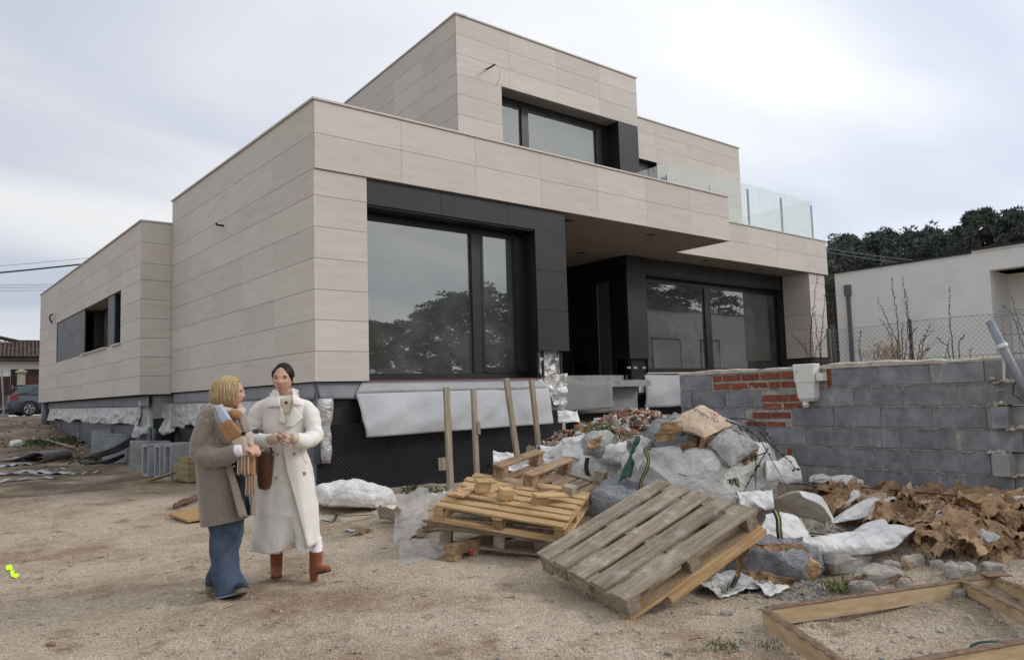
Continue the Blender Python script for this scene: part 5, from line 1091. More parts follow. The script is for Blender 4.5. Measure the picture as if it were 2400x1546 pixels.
# --- sacks on top of the bag
def sack(name, c, r, rot, m, label, seed, wr=.012, group='cement sacks on the heap'):
    rt = empty(name, (c[0], c[1], c[2]-r[2]), label, 'cement sack', group); Q = blob((0, 0, 0), r, 44, 22, .018, 9, seed, .5, 0, wr); M_ = rotm(*rot)
    Q[..., 2] *= .35+.65*np.clip(1-np.abs(Q[..., 0]/r[0])**4, 0, 1); Q[..., 2] += .010*np.sin(Q[..., 1]*60+3*fbm(Q*5, seed, 2))*(Q[..., 2] > 0)
    MB().loft(Q@M_.T+c).build('bag', m, rt, smooth=True); return rt, M_
def quad_sack(c4, th, m, label, seed, up):
    c4 = [np.array(c) for c in c4]; n_ = 26; P = pgrid(c4, n_, n_); N_ = np.cross(c4[1]-c4[0], c4[3]-c4[0]); N_ /= np.linalg.norm(N_)
    if np.dot(N_, up) < 0: N_ = -N_
    u = np.linspace(-1, 1, n_)[None, :]; v = np.linspace(-1, 1, n_)[:, None]; bul = ((1-np.abs(u)**3)*(1-np.abs(v)**4))**.5
    rip = .008*np.sin(u*26+2.5*fbm(P*5, seed, 2))*bul+.02*fbm(P*7, seed+1, 3)
    T = P+N_*(th*bul+rip)[..., None]; Bt = P-N_*(th*.8*bul-.3*rip)[..., None]
    ctr = sum(c4)/4; rt = empty('cement_sack', ctr-N_*th, label, 'cement sack', 'cement sacks on the heap'); b = MB(); b.grid(T); b.grid(Bt[:, ::-1]); b.build('bag', m, rt, smooth=True)
    return rt, T, N_
S1, T1, N1 = quad_sack([atd(1562, 993, 7.42), atd(1652, 1024, 7.18), atd(1716, 994, 7.52), atd(1645, 948, 7.85)], .065, PAPERL, 'faded paper cement sack with printed lettering lying on top of the heap', 31, up_)
def lettering(txt, c, M_, size, m, parent, off):
    cu = bpy.data.curves.new('lettering', 'FONT'); cu.body = txt; cu.size = size; cu.align_x = 'CENTER'; cu.align_y = 'CENTER'; cu.extrude = .001
    o = bpy.data.objects.new('lettering', cu); COL.objects.link(o); cu.materials.append(m)
    M4 = Matrix(np.vstack([np.hstack([M_, np.array(c)[:, None]]), [0, 0, 0, 1]]).tolist()); o.parent = parent; o.matrix_parent_inverse = wmat(parent).inverted(); o.matrix_basis = M4 @ Matrix.Translation(off)
    me = bpy.data.meshes.new_from_object(o); o2 = bpy.data.objects.new('lettering', me); COL.objects.link(o2); o2.parent = parent; o2.matrix_parent_inverse = o.matrix_parent_inverse.copy(); o2.matrix_basis = o.matrix_basis.copy()
    bpy.data.objects.remove(o); o2.name = 'lettering'; return o2
INK = mat('black_ink', (.03, .03, .03)); INKR = mat('faded_red_ink', (.42, .12, .14), (.5, .2, .2))
def print_on(txt, u, v, size, m):
    i, j = int(v*25), int(u*25); c = T1[i, j]+N1*.022; x_ = T1[i, min(j+5, 25)]-T1[i, max(j-5, 0)]; x_ /= np.linalg.norm(x_); nn_ = N1-x_*np.dot(N1, x_); nn_ /= np.linalg.norm(nn_); y_ = np.cross(nn_, x_)
    lettering(txt, c, np.stack([x_, y_, nn_], 1), size, m, S1, (0, 0, 0))
print_on('CEMENTO', .56, .50, .072, INK); print_on('SUPER', .60, .74, .06, INKR)
S2, T2, N2 = quad_sack([atd(1655, 1040, 7.30), atd(1712, 1094, 7.08), atd(1782, 1046, 7.30), atd(1682, 1004, 7.62)], .10, SACKG, 'burst grey cement sack slumped at the right of the heap top', 37, up_)
P = crumple_grid([atd(1680, 1012, 7.42), atd(1740, 1030, 7.45), atd(1770, 1050, 7.5), atd(1700, 1040, 7.33)], 16, 10, .012, 12, 5); MB().grid(P).build('torn_paper', PAPERL, S2, smooth=True, thick=.003)
for q4, s in (([(1550, 990), (1600, 985), (1600, 1012), (1545, 1018)], 1), ([(1530, 1018), (1580, 1000), (1585, 1030), (1540, 1035)], 2), ([(1690, 1085), (1780, 1045), (1775, 1075), (1705, 1100)], 3), ([(1590, 1040), (1640, 1025), (1645, 1050), (1600, 1060)], 4), ([(1650, 1010), (1672, 1015), (1665, 1060), (1640, 1055)], 5), ([(1672, 1060), (1690, 1055), (1712, 1095), (1695, 1100)], 6)):
    D = 7.36 if s != 6 else 7.28; P = crumple_grid([atd(*q, D+.05*math.sin(i*2+s)) for i, q in enumerate(q4)], 14, 10, .03, 13, s+40)
    tag(MB().grid(P).build('torn_sack_paper', PAPER if s != 6 else CONC, smooth=True, thick=.003 if s != 6 else .02), 'torn brown sack paper caught on the heap top' if s != 6 else 'flat grey-brown board slat leaning on the heap', 'paper' if s != 6 else 'slat', 'torn sack paper on the heap' if s != 6 else None)
# --- second bulk bag, to the left
cL = atd(1398, 1085, 8.9); cL[2] = .55
B2 = empty('bulk_bag', (cL[0], cL[1], gz1(cL[0], cL[1])), 'smaller sagging white bulk bag with dark strap beside the stakes', 'bulk bag', 'white bulk bags of rubble')
Q = blob((0, 0, 0), (.50, .42, .42), 56, 30, .04, 5, 13, .62, .9, .035); MB().loft(Q+cL).build('bag', BAGW, B2, smooth=True)
P = crumple_grid([atd(1315, 1030, 8.6), atd(1375, 1028, 8.55), atd(1385, 1072, 8.45), atd(1318, 1070, 8.4)], 18, 14, .04, 7, 66, 0, .05); MB().grid(P).build('collar', BAGW, B2, smooth=True, thick=.006)
bag_strap([(1377, 1072, 0), (1374, 1095, 0), (1380, 1118, 0)], 8.38, B2, .045, False)
for i, (px, py, D, r, m, lab) in enumerate(((1405, 1040, 8.55, (.20, .16, .13), SACKG, 'grey plastic-wrapped cement sack on the left bulk bag'), (1445, 1062, 8.45, (.17, .2, .12), BAGW, 'white crumpled bag between the two bulk bags'), (1500, 1043, 7.75, (.12, .12, .1), SACKG, 'small dusty sack at the left rim of the big bag'), (1440, 1180, 7.3, (.26, .22, .17), RUBG, 'hardened grey cement lump beside the pallet stack'), (1452, 1160, 7.6, (.2, .2, .16), RUBG, 'rounded grey cement lump under the green tarp'))):
    c = atd(px, py, D); rt = empty('cement_lump' if m is RUBG else 'filled_sack', (c[0], c[1], c[2]-r[2]), lab, 'sack' if m is not RUBG else 'lump'); MB().loft(blob(c, r, 36, 20, .04, 9, 70+i, .7, 0, .02)).build('body', m, rt, smooth=True)
for q4, s in (([(1375, 1035), (1415, 1018), (1405, 1045), (1378, 1060)], 1), ([(1450, 1040), (1485, 1050), (1475, 1072), (1445, 1062)], 2)):
    P = crumple_grid([atd(*q, 8.3) for q in q4], 14, 10, .03, 13, s+50); tag(MB().grid(P).build('torn_sack_paper', PAPER, smooth=True, thick=.003), 'torn brown sack paper folded over the left bag', 'paper', 'torn sack paper on the left bag')
P = crumple_grid([atd(1487, 1022, 7.6), atd(1500, 1018, 7.6), atd(1478, 1115, 7.25), atd(1447, 1130, 7.3)], 10, 24, .02, 8, 90, .05); tag(MB().grid(P).build('green_tarp_strip', TARP, smooth=True, thick=.004), 'dark green folded tarp strip between the two bulk bags', 'tarp')
# --- limp white bags at right of the big bag
for i, (q4, D, m, lab, bow) in enumerate((([(1790, 1085), (1850, 1080), (1880, 1135), (1795, 1130)], 7.5, BAGW, 'limp white bag slumped against the wall foot', .12),
        ([(1725, 1160), (1810, 1150), (1815, 1195), (1735, 1180)], 6.9, BAGW, 'small white crumpled bag flap below the big bag', .08))):
    P = crumple_grid([atd(*q, D-(.25 if k > 1 else 0)) for k, q in enumerate(q4)], 24, 18, .035, 7, 100+i, 0, -bow); tag(MB().grid(P).build('limp_bag', BAGW, smooth=True, thick=.006), lab, 'bag')
# --- torn white bag lying open in front
TB = empty('torn_bulk_bag', ong(1960, 1290), 'torn white bulk bag lying flat and gaping open on the ground', 'bulk bag')
def ribbon(pa, pb, n, amp, seed, name, m, D0, D1, nv=12, bow=0.0):
    A = np.array(spl([atd(x, y, D0+d) for x, y, d in pa], n)); B = np.array(spl([atd(x, y, D1+d) for x, y, d in pb], n)); v = np.linspace(0, 1, nv)[:, None, None]
    P = A[None]*(1-v)+B[None]*v; nrm = -fw_+up_*.3; P = P+nrm*(bow*np.sin(v*math.pi)); P = P+nrm*(amp*fbm(P*8+seed, seed, 3))[..., None]
    return MB().grid(P).build(name, m, TB, smooth=True, thick=.006)
ribbon([(1795, 1205, 0), (1830, 1200, -.05), (1868, 1210, 0), (1885, 1235, .05)], [(1775, 1250, 0), (1820, 1262, -.1), (1860, 1262, -.08), (1895, 1255, 0)], 24, .03, 1, 'side_wall', BAGW, 6.5, 6.2, 12, .05)
ribbon([(1820, 1165, .1), (1870, 1150, .05), (1920, 1165, 0), (1950, 1215, -.1)], [(1850, 1195, .2), (1880, 1212, .15), (1900, 1214, .1), (1935, 1225, .0)], 26, .015, 2, 'arched_flap', BAGC, 6.75, 6.8, 10)
ribbon([(1870, 1150, 0), (1920, 1160, -.03), (1945, 1195, -.1), (1955, 1222, -.15)], [(1885, 1165, -.05), (1925, 1185, -.08), (1945, 1210, -.12), (1950, 1225, -.15)], 26, .012, 3, 'arched_flap', BAGW, 6.72, 6.70, 6)
ribbon([(1945, 1222, 0), (1990, 1190, .05), (2045, 1165, .1), (2085, 1180, .12), (2130, 1195, .1)], [(1950, 1226, 0), (2000, 1218, .0), (2040, 1212, .05), (2080, 1215, .05), (2125, 1222, .05)], 34, .025, 4, 'rear_wall', BAGW, 6.65, 6.55, 10, .03)
ribbon([(1880, 1255, 0), (1950, 1250, -.05), (2030, 1240, -.05), (2090, 1228, 0), (2130, 1235, .05)], [(1868, 1290, 0), (1940, 1303, -.05), (2020, 1300, -.05), (2090, 1285, 0), (2130, 1250, .05)], 44, .04, 5, 'front_wall', BAGW, 6.25, 6.0, 14, .09)
ribbon([(1990, 1250, .1), (2030, 1225, .1), (2070, 1215, .1)], [(2000, 1256, .05), (2040, 1250, .05), (2095, 1238, .05)], 20, .02, 6, 'torn_edge', BAGW, 6.35, 6.25, 8)
for pts_, wd in (([(1816, 1195, -.1), (1824, 1215, -.15), (1826, 1245, -.18), (1830, 1268, -.15)], .045), ([(1900, 1252, -.05), (1945, 1258, -.08), (1965, 1280, -.14), (1985, 1302, -.16)], .03), ([(1845, 1275, -.05), (1880, 1272, -.1), (1902, 1280, -.1), (1895, 1290, -.1)], .03)):
    pts = spl([atd(x, y, 6.2+d) for x, y, d in pts_], 20); strip(pts, wd, -fw_, STRAP, 'lifting_strap', TB); strip([p-fw_*.006 for p in pts], wd*.25, -fw_, STRAPY, 'strap_stripe', TB, .003)
g = np.random.default_rng(4); b = MB()
for k in range(60):
    p = atd(g.uniform(1880, 1960), g.uniform(1225, 1250), 6.35); b.tube([p, p+g.normal(0, .05, 3)+(0, 0, -.02)], .0012, 3, cap=False)
b.build('frayed_threads', BAGW, TB)
# --- foreground burst sack with hardened cement
cF = ong(1815, 1350); cF[2] += .10
FS = empty('burst_cement_sack', cF-up_*.1, 'burst sack of hardened grey cement with brown paper shreds beside the big pallet', 'cement sack')
MB().loft(blob(cF, (.34, .26, .20), 60, 34, .05, 7, 111, .8, .5, .03, rotm(0, 0, -50))).build('hardened_cement', RUBG, FS, smooth=True)
MB().loft(blob(cF+rt_*.19-fw_*.05+up_*-.02, (.14, .16, .14), 36, 22, .05, 11, 113, .8, .5, .03)).build('broken_lump', RUBG, FS, smooth=True)
for k, q4 in enumerate(([(1722, 1300), (1760, 1275), (1745, 1330), (1725, 1355)], [(1735, 1335), (1800, 1345), (1800, 1375), (1745, 1350)], [(1800, 1340), (1858, 1360), (1850, 1385), (1790, 1375)], [(1895, 1300), (1930, 1330), (1915, 1360), (1890, 1350)], [(1740, 1275), (1850, 1268), (1900, 1300), (1790, 1285)])):
    P = crumple_grid([atd(*q, 5.62-.02*i) for i, q in enumerate(q4)], 16, 12, .03, 12, 120+k); MB().grid(P).build('paper_shred', PAPER, FS, smooth=True, thick=.003)
for k, q4 in enumerate(([(1620, 1375), (1740, 1330), (1830, 1370), (1690, 1395)], [(1720, 1340), (1790, 1375), (1850, 1385), (1800, 1395)], [(1700, 1310), (1730, 1300), (1740, 1350), (1705, 1340)])):
    P = crumple_grid([ong(*q, up=.03) for q in q4], 26, 14, .022, 10, 130+k); tag(MB().grid(P).build('flattened_bag', BAGW, smooth=True, thick=.005), 'flattened white bag trodden into the ground by the burst sack', 'bag', 'flattened white bags')
pts = spl([ong(x, y, up=.06) for x, y in ((1715, 1375), (1728, 1350), (1738, 1330))], 10); tag(strip(pts, .035, up_, STRAP, 'loose_strap', None), 'black lifting strap across the flattened white bag', 'strap')
b = MB(); b.tube(spl([atd(1795, 1280, 5.6), atd(1720, 1262, 5.6), atd(1700, 1275, 5.55)], 16), .004, 5); tag(b.build('thin_black_string', CABLE), 'thin black cord lying behind the burst sack', 'cord')

# ================================================================== heap of brown paper sacks
def heap_z(x, y):
    return gz(x, y)+.05*np.exp(-(((x-7.0)/.75)**2+((y-2.6)/1.1)**2))+.03*sstep(6.4, 7.6, x)*(1-sstep(4.2, 5.0, y))
PVAR = []
for k in range(10):
    g = np.random.default_rng(200+k); n = 24; u = np.linspace(-1, 1, n); U, V = np.meshgrid(u, u); sx, sy = g.uniform(.16, .26), g.uniform(.12, .2)
    P = np.stack([U*sx, V*sy, 0*U], -1); ang_ = g.uniform(0, 3.14)
    rr_ = np.hypot(U, V); kk = np.where(rr_ > 1e-6, np.maximum(np.abs(U), np.abs(V))/np.maximum(rr_, 1e-6), 1); kk = .45+.55*kk; kk = kk*(1+.22*fbm(np.stack([U*2, V*2, 0*U+k], -1), k+90, 2)); P[..., 0] *= kk; P[..., 1] *= kk
    for f in range(3):       # hard folds
        a = g.uniform(0, 6.28); off = g.uniform(-.1, .1); t = P[..., 0]*math.cos(a)+P[..., 1]*math.sin(a)-off; w2 = np.clip(t, 0, None); ck = g.uniform(.1, .7)*g.choice([-1, 1])
        P[..., 2] += w2*math.sin(ck); s = w2*(1-math.cos(ck)); P[..., 0] -= s*math.cos(a); P[..., 1] -= s*math.sin(a)
    rid = 1-np.abs(fbm(P*14+k*5, k, 3))*1.5; P[..., 2] += .045*(rid-.5)+.05*fbm(P*6+k, k+50, 2)-.075*np.clip(rr_, 0, 1.3)**3; P[..., 0] += .012*fbm(P*9+3, k+70, 2)
    m_ = MB().grid(P).mesh('paper'); m_.polygons.foreach_set('use_smooth', [True]*len(m_.polygons)); PVAR.append(m_)
g = np.random.default_rng(77); PM2 = [PAPER, PAPER, PAPER, PAPERL]
PV2 = {}
def paper_at(x, y, up, label, grp, sc=1.0, white=False, tilt=.5):
    k = int(g.integers(0, 10)); m = BAGW if white else (PAPERL if g.uniform() < .08 else PAPER); key = (k, m.name)
    if key not in PV2: me = PVAR[k].copy(); me.materials.append(m); PV2[key] = me
    o = bpy.data.objects.new('paper_sack', PV2[key]); COL.objects.link(o); z = float(heap_z(np.array([x]), np.array([y]))[0])
    o.location = (x, y, z+up); o.rotation_euler = (g.normal(0, tilt), g.normal(0, tilt), g.uniform(0, 6.28)); s = sc*g.uniform(.45, .9); o.scale = (s, s, s)
    md = o.modifiers.new('thick', 'SOLIDIFY'); md.thickness = .004; tag(o, label, 'paper sack', grp)
lab = 'crumpled brown paper sack in the heap by the block wall'
cnt = 0
while cnt < 285:
    x, y = g.uniform(5.95, 7.62), g.uniform(1.0, 4.15); h = float(heap_z(np.array([x]), np.array([y]))[0]-gz1(x, y))
    pr = atd(0, 0, 1); v_ = np.array([x, y, h+gz1(x, y)])-CAMP; dpt = v_@CF; px = CX+FPX*(v_@CR)/dpt; py = CY-FPX*(v_@CU)/dpt
    edge = 1925+max(0, (py-1150))*.75
    if px < edge or py > 1295 or px > 2520 or (px < 2150 and py > 1225): continue
    paper_at(x, y, g.uniform(.0, .045), lab, 'brown paper sacks heaped by the wall', 1.0, False, .30); cnt += 1
for (hx_, hy_, s) in ((6.75, 2.75, .6), (6.5, 2.3, .45), (7.0, 3.6, .45), (7.35, 2.4, .5), (6.4, 2.6, .4), (7.1, 2.1, .4), (6.9, 3.2, .35)):
    paper_at(hx_, hy_, .08, 'white plastic scrap on top of the brown paper heap', 'white scraps on the paper heap', s*1.3, True)
P = None
for (px, py) in ((1780, 1150), (1830, 1140), (1870, 1150), (2110, 1295), (1990, 1290), (2140, 1275), (1960, 1180), (1990, 1165)):
    p = onz(px, py, .25); paper_at(p[0], p[1], .03, 'brown paper sack strayed from the heap near the torn white bag', 'stray brown paper sacks', .6, False, .3)
# rebar lattice lying at the wall foot
RUST = mat('rusty_rebar', (.05, .025, .018), (.10, .05, .035), rough=.9, scale=20)
RB = empty('rebar_lattice', onx(2000, 1140, 7.5), 'rusty lattice girder lying along the foot of the wall', 'rebar')
a_, b_ = onx(1895, 1130, 7.45), onx(2120, 1150, 7.2); a_[2] = max(a_[2], .42); b_[2] = max(b_[2], .42)
for o3 in (np.zeros(3), np.array([.1, 0, -.06]), np.array([-.1, 0, -.06])): MB().tube([a_+o3, b_+o3+(b_-a_)*.6], .006, 5).build('bar', RUST, RB)
b = MB()
for k in range(14): t = k/14*1.5; p = a_+(b_-a_)*t; q = a_+(b_-a_)*(t+.055); b.tube([p+(.1, 0, -.06), q, p+(b_-a_)*.11+(.1, 0, -.06)], .003, 4); b.tube([p+(-.1, 0, -.06), q, p+(b_-a_)*.11+(-.1, 0, -.06)], .003, 4)
b.build('lacing', RUST, RB)
for k, (x, y) in enumerate(((1925, 1118), (1975, 1120), (1990, 1128))):
    p = onx(x, y, 7.55); m_ = MB().loft(blob(p-up_*.03, (.10, .13, .05), 20, 12, .03, 12, 140+k, .6)); tag(m_.build('plaster_chunk', BAGW, smooth=False), 'white plaster chunk at the foot of the block wall', 'rubble', 'plaster chunks')

# ================================================================== rubble pile of broken tiles
RT = [mat('terracotta_shard', (0.20, 0.075, 0.045), (0.32, 0.14, 0.085), rough=.9, scale=12), mat('pale_shard', (0.42, 0.40, 0.37), (0.58, 0.56, 0.53), rough=.9, scale=12), mat('brown_shard', (0.16, 0.12, 0.095), (0.28, 0.22, 0.17), rough=.9, scale=12)]
RP = empty('rubble_pile', (7.6, 7.5, gz1(7.6, 7.5)), 'pile of broken roof tiles, bricks and plaster behind the bulk bags', 'rubble pile')
def pile_z(x, y): return gz(x, y)+.80*np.exp(-(((x-8.2)/1.0)**2+((y-7.2)/.95)**2))+.40*np.exp(-(((x-6.9)/.7)**2+((y-7.6)/.7)**2))
xx = np.linspace(5.6, 10, 50); yy = np.linspace(5.9, 9.6, 44); XX, YY = np.meshgrid(xx, yy); ZZ = pile_z(XX, YY)-.04+.02*fbm(np.stack([XX*6, YY*6, 0*XX], -1), 4, 3)
ZZ = np.where(pile_z(XX, YY)-gz(XX, YY) < .05, gz(XX, YY)-.08, ZZ); MB().grid(np.stack([XX, YY, ZZ], -1)).build('mound', RT[2], RP, smooth=True)
def shards(n, seed, s0, s1, thick=.22):
    g = np.random.default_rng(seed); x = np.concatenate([g.normal(8.1, .62, n), g.normal(6.9, .5, n//2)]); y = np.concatenate([g.normal(7.3, .6, n), g.normal(7.6, .5, n//2)]); n = len(x)
    z = pile_z(x, y)+g.uniform(-.02, .05, n); s = s0*(s1/s0)**g.uniform(0, 1, n); b = np.array([[-1, -1, -1], [1, -1, -1], [1, 1, -1], [-1, 1, -1], [-1, -1, 1], [1, -1, 1], [1, 1, 1], [-1, 1, 1]], float)
    V = b[None]*(1+.3*g.uniform(-1, 1, (n, 8, 3)))*np.stack([s, s*g.uniform(.4, 1, n), s*thick*g.uniform(.5, 1.4, n)], 1)[:, None, :]
    for i in range(n): V[i] = V[i]@np.array(Euler((g.normal(0, .5), g.normal(0, .5), g.uniform(0, 6.28))).to_matrix()).T
    V = V+np.stack([x, y, z], 1)[:, None]; f = np.array([(0, 3, 2, 1), (4, 5, 6, 7), (0, 1, 5, 4), (1, 2, 6, 5), (2, 3, 7, 6), (3, 0, 4, 7)])
    return raw_mesh('shards', V.reshape(-1, 3), (f[None]+(np.arange(n)*8)[:, None, None]).reshape(-1, 4))
for k, (m, n, s0, s1) in enumerate(((RT[0], 420, .02, .075), (RT[1], 900, .015, .06), (RT[2], 800, .02, .07))):
    o = link('shards', shards(n, 300+k, s0, s1), m, RP); o['kind'] = 'stuff'
# small white scraps left of the bags
for k, (x, y, D) in enumerate(((1330, 975, 9.3), (1290, 1060, 9.0), (1300, 1090, 8.6), (1250, 1095, 8.6), (1200, 1085, 9.0), (1180, 1070, 9.1))):
    c = atd(x, y, D); P = crumple_grid([c+rt_*-.12+up_*.08, c+rt_*.12+up_*.05, c+rt_*.14-up_*.08-fw_*.1, c-rt_*.12-up_*.08-fw_*.1], 14, 12, .03, 9, 150+k)
    tag(MB().grid(P).build('plaster_scrap' if k else 'white_sheet_scrap', BAGW, smooth=bool(k == 0), thick=.01), 'crumpled white sheet at the back of the rubble pile' if k == 0 else 'pale broken plaster sheet at the left edge of the heap', 'scrap', None if k == 0 else 'plaster scraps')
for k, (x0, y0, x1, y1, D) in enumerate(((1250, 1110, 1325, 1040, 9.0), (1270, 1085, 1330, 1060, 8.8), (1290, 1045, 1320, 1020, 9.2))):
    a_, b_ = atd(x0, y0, D), atd(x1, y1, D); d_ = b_-a_; m_ = MB().obox(a_, d_, fw_*.09, up_*.02); tag(m_.build('grey_slat', WOODZ), 'grey broken slat sticking out of the heap', 'slat', 'broken slats in the heap')

# ================================================================== light sheets and film at left of the pallets
WS = empty('white_sheet_bundle', ong(850, 1195), 'bunched white plastic sheet lying before the dimpled membrane', 'plastic sheet'); c = ong(830, 1195); c[2] += .12
MB().loft(blob(c+up_*.06, (.52, .34, .19), 64, 32, .05, 5, 161, .75, .45, .03, rotm(0, 6, -40))).build('bundle', BAGW, WS, smooth=True)
P = crumple_grid([ong(880, 1180, .35), ong(935, 1190, .2), ong(955, 1215, .03), ong(890, 1218, .02)], 20, 16, .03, 6, 163, 0, .05); MB().grid(P).build('trailing_flap', BAGC, WS, smooth=True, thick=.004)
MB().tube(spl([ong(760, 1175, .12), ong(785, 1205, .04), ong(840, 1207, .03), ong(880, 1205, .03)], 20), .005, 5).build('edge_cord', CABLE, WS)
pts = spl([ong(790, 1205, .03), ong(780, 1222, .02), ong(755, 1218, .02)], 12); strip(pts, .03, up_, STRAP, 'loose_strap', WS)
for k, (q4, lab_) in enumerate((([(925, 1160, .26), (1005, 1150, .33), (1000, 1230, .12), (918, 1285, .015)], 'hanging fold of clear plastic film against the pallet stack'), ([(1000, 1160, .25), (1060, 1150, .3), (1050, 1200, .2), (1000, 1190, .2)], 'clear plastic film tucked under the left pallet corner'), ([(940, 1275, .02), (1060, 1255, .10), (1050, 1300, .03), (930, 1328, .01)], 'crumpled clear plastic film spread on the sand'), ([(1050, 1262, .10), (1130, 1245, .14), (1120, 1265, .1), (1050, 1290, .05)], 'narrow tail of clear film under the pallets'), ([(870, 1195, .1), (925, 1180, .22), (935, 1215, .02), (880, 1222, .02)], 'small clear film fold beside the white sheet bundle'))):
    P = crumple_grid([ong(x, y, up=u_) for x, y, u_ in q4], 34, 28, .05, 4.2, 170+k, 0, .05); P[..., 2] = np.maximum(P[..., 2], gz(P[..., 0], P[..., 1])+.006)
    tag(MB().grid(P).build('plastic_film', FILM, smooth=True), lab_, 'plastic film')

# ================================================================== foreground timber frame
FR = empty('timber_surround', (4.3, 2.5, gz1(4.3, 2.5)), 'low rectangular timber frame lying on the sand with bark-edged planks', 'timber frame'); gz0 = .04
FWM = mat('frame_pine', (0.40, 0.29, 0.165), (0.52, 0.40, 0.25), rough=.85, scale=3, stretch=(2, 2, 12), bump=.2, bscale=8, c3=(.22, .15, .09), s3=4, f3=(.62, .74)); BRKM = mat('bark_edge', (.13, .085, .055), (.23, .16, .11), rough=.95, scale=18, bump=.6, bscale=40)
def plank(pa, pb, h, t, name='plank', ztop=.115, inner=1):
    a = onz(*pa, ztop); b_ = onz(*pb, ztop); d = b_-a; d[2] = 0; L = np.linalg.norm(d); d /= L; s = np.cross(up_, d)*inner
    po = MB().obox(a-up_*h, d*L, s*t, up_*h).build(name, FWM, FR); n = 26; P = []
    for i in range(n):
        q = a+d*L*i/(n-1); j1, j2 = .006*math.sin(i*1.7)+random.uniform(-.004, .004), random.uniform(-.004, .006); P.append([q-s*.004+up_*(.001+j2*.4), q+s*(t*.5)+up_*(.008+j1*.5), q+s*(t+.006+j1)+up_*.003])
    MB().grid(P).build('bark_strip', BRKM, po, thick=.006)
plank((1803, 1428), (2345, 1350), .10, .045, inner=1); plank((1803, 1428), (2030, 1580), .10, .045, inner=-1); plank((2268, 1362), (2470, 1462), .075, .04, inner=-1); plank((2335, 1352), (2470, 1400), .075, .04, inner=-1); plank((2060, 1568), (2460, 1495), .09, .045, inner=1)
a_ = onz(2318, 1352, .13); MB().obox(a_, rt_*.16, fw_*.09-rt_*.02, up_*.012).build('offcut', WOODB, FR)
pts = spl([onz(x, y, z) for x, y, z in ((2270, 1530, .02), (2285, 1508, .06), (2330, 1502, .07), (2370, 1508, .05))], 14); tag(strip(pts, .02, up_, TARP, 'green_strap', None), 'green plastic strap loop inside the timber frame', 'strap')

# ================================================================== stones, can, odds and ends
g = np.random.default_rng(31)
for k, (px, py, r, lab_) in enumerate(((1985, 1325, .21, 'long flat grey stone slab beside the burst sack'), (2060, 1360, .17, 'cracked flat stone next to the timber frame'), (2140, 1320, .085, 'rounded pale stone near the grass tuft'), (2090, 1330, .07, 'angular grey stone between two larger stones'), (2250, 1345, .10, 'flat grey stone half sunk by the frame'), (2195, 1325, .05, 'small grey stone by the grass tuft'), (2330, 1340, .08, 'low grey stone behind the timber frame'), (2020, 1385, .09, 'half-buried stone before the frame corner'), (2120, 1372, .06, 'small rough stone beside the cracked flat stone'), (1290, 1290, .16, 'sand-coated stone lump under the pallet corner'), (1705, 1440, .035, 'little grey stone on the sand before the big pallet'), (2250, 1395, .05, 'dark stone inside the timber frame'), (2205, 1385, .05, 'grey stone touching the frame inside'), (1930, 1440, .03, 'tiny dark stone inside the frame corner'), (105, 1462, .034, 'flat bluish stone on the bare sand'), (120, 1512, .028, 'small brown wood chip on the bare sand'), (25, 1448, .02, 'tiny grey pebble near the picture of bare sand'), (1975, 1445, .025, 'pale little stone inside the frame'))):
    p = ong(px, py); fl = .42 if r > .12 else .6; Q = blob((0, 0, 0), (r, r*.62, r*fl), 24, 14, r*.20, 2.4/r*.5, 180+k, .62, 0, r*.22); 
    m_ = STON if k != 9 else GROUND
    if k == 16: lab_ = 'tiny grey pebble on bare sand by the neon mark'
    tag(MB().loft(Q@rotm(0, 0, -38+g.uniform(-25, 25)).T+p+up_*r*fl*.25).build('stone' if k != 15 else 'wood_chip', m_ if k != 15 else WOODB, smooth=False), lab_, 'stone' if k != 15 else 'wood chip', 'loose stones' if k != 15 else None)
n = 260; px = g.uniform(1500, 2400, n); py = g.uniform(1300, 1545, n); pts = np.array([ong(a, c_) for a, c_ in zip(px, py)])
tag(link('stone_chips', scatter_mesh(pts, .006+.028*g.uniform(0, 1, n)**4, 33), STON), 'scattered grey stone chips around the frame and pallet', 'stone chips', kind='stuff')
n = 340; px = g.normal(1850, 60, n); py = g.normal(1375, 22, n); pts = np.array([ong(a, c_) for a, c_ in zip(px, py)])
tag(link('cement_crumbs', scatter_mesh(pts, .006+.03*g.uniform(0, 1, n)**3, 35), RUBG), 'grey cement crumbs spilled around the burst sack', 'rubble', kind='stuff')
p = ong(1100, 1302); CAN = empty('crushed_can', p, 'crushed red and silver drinks can lying on the sand', 'can'); d_ = (rt_*.8-fw_*.5); d_ /= np.linalg.norm(d_); q = p+up_*.03
rg = lambda t, r: [q+d_*t+np.cross(d_, up_)*r*math.cos(a)*1.1+up_*r*math.sin(a)*(.6+.3*math.cos(a*2+t*60)) for a in np.linspace(0, 6.283, 14, endpoint=False)]
MB().loft([rg(-.06, .026), rg(-.05, .033), rg(-.02, .030), rg(.0, .022)]).build('base_half', mat('dark_printed_can', (.03, .035, .04), (.1, .11, .12), rough=.3, metal=.6, scale=20), CAN, smooth=True)
MB().loft([rg(.0, .023), rg(.02, .033), rg(.045, .032), rg(.052, .024)]).build('top_half', mat('red_printed_can', (.45, .02, .03), (.5, .03, .04), rough=.3, metal=.5, scale=30, lo=.5, hi=.52, c3=(.6, .6, .6), s3=26, f3=(.5, .55)), CAN, smooth=True)
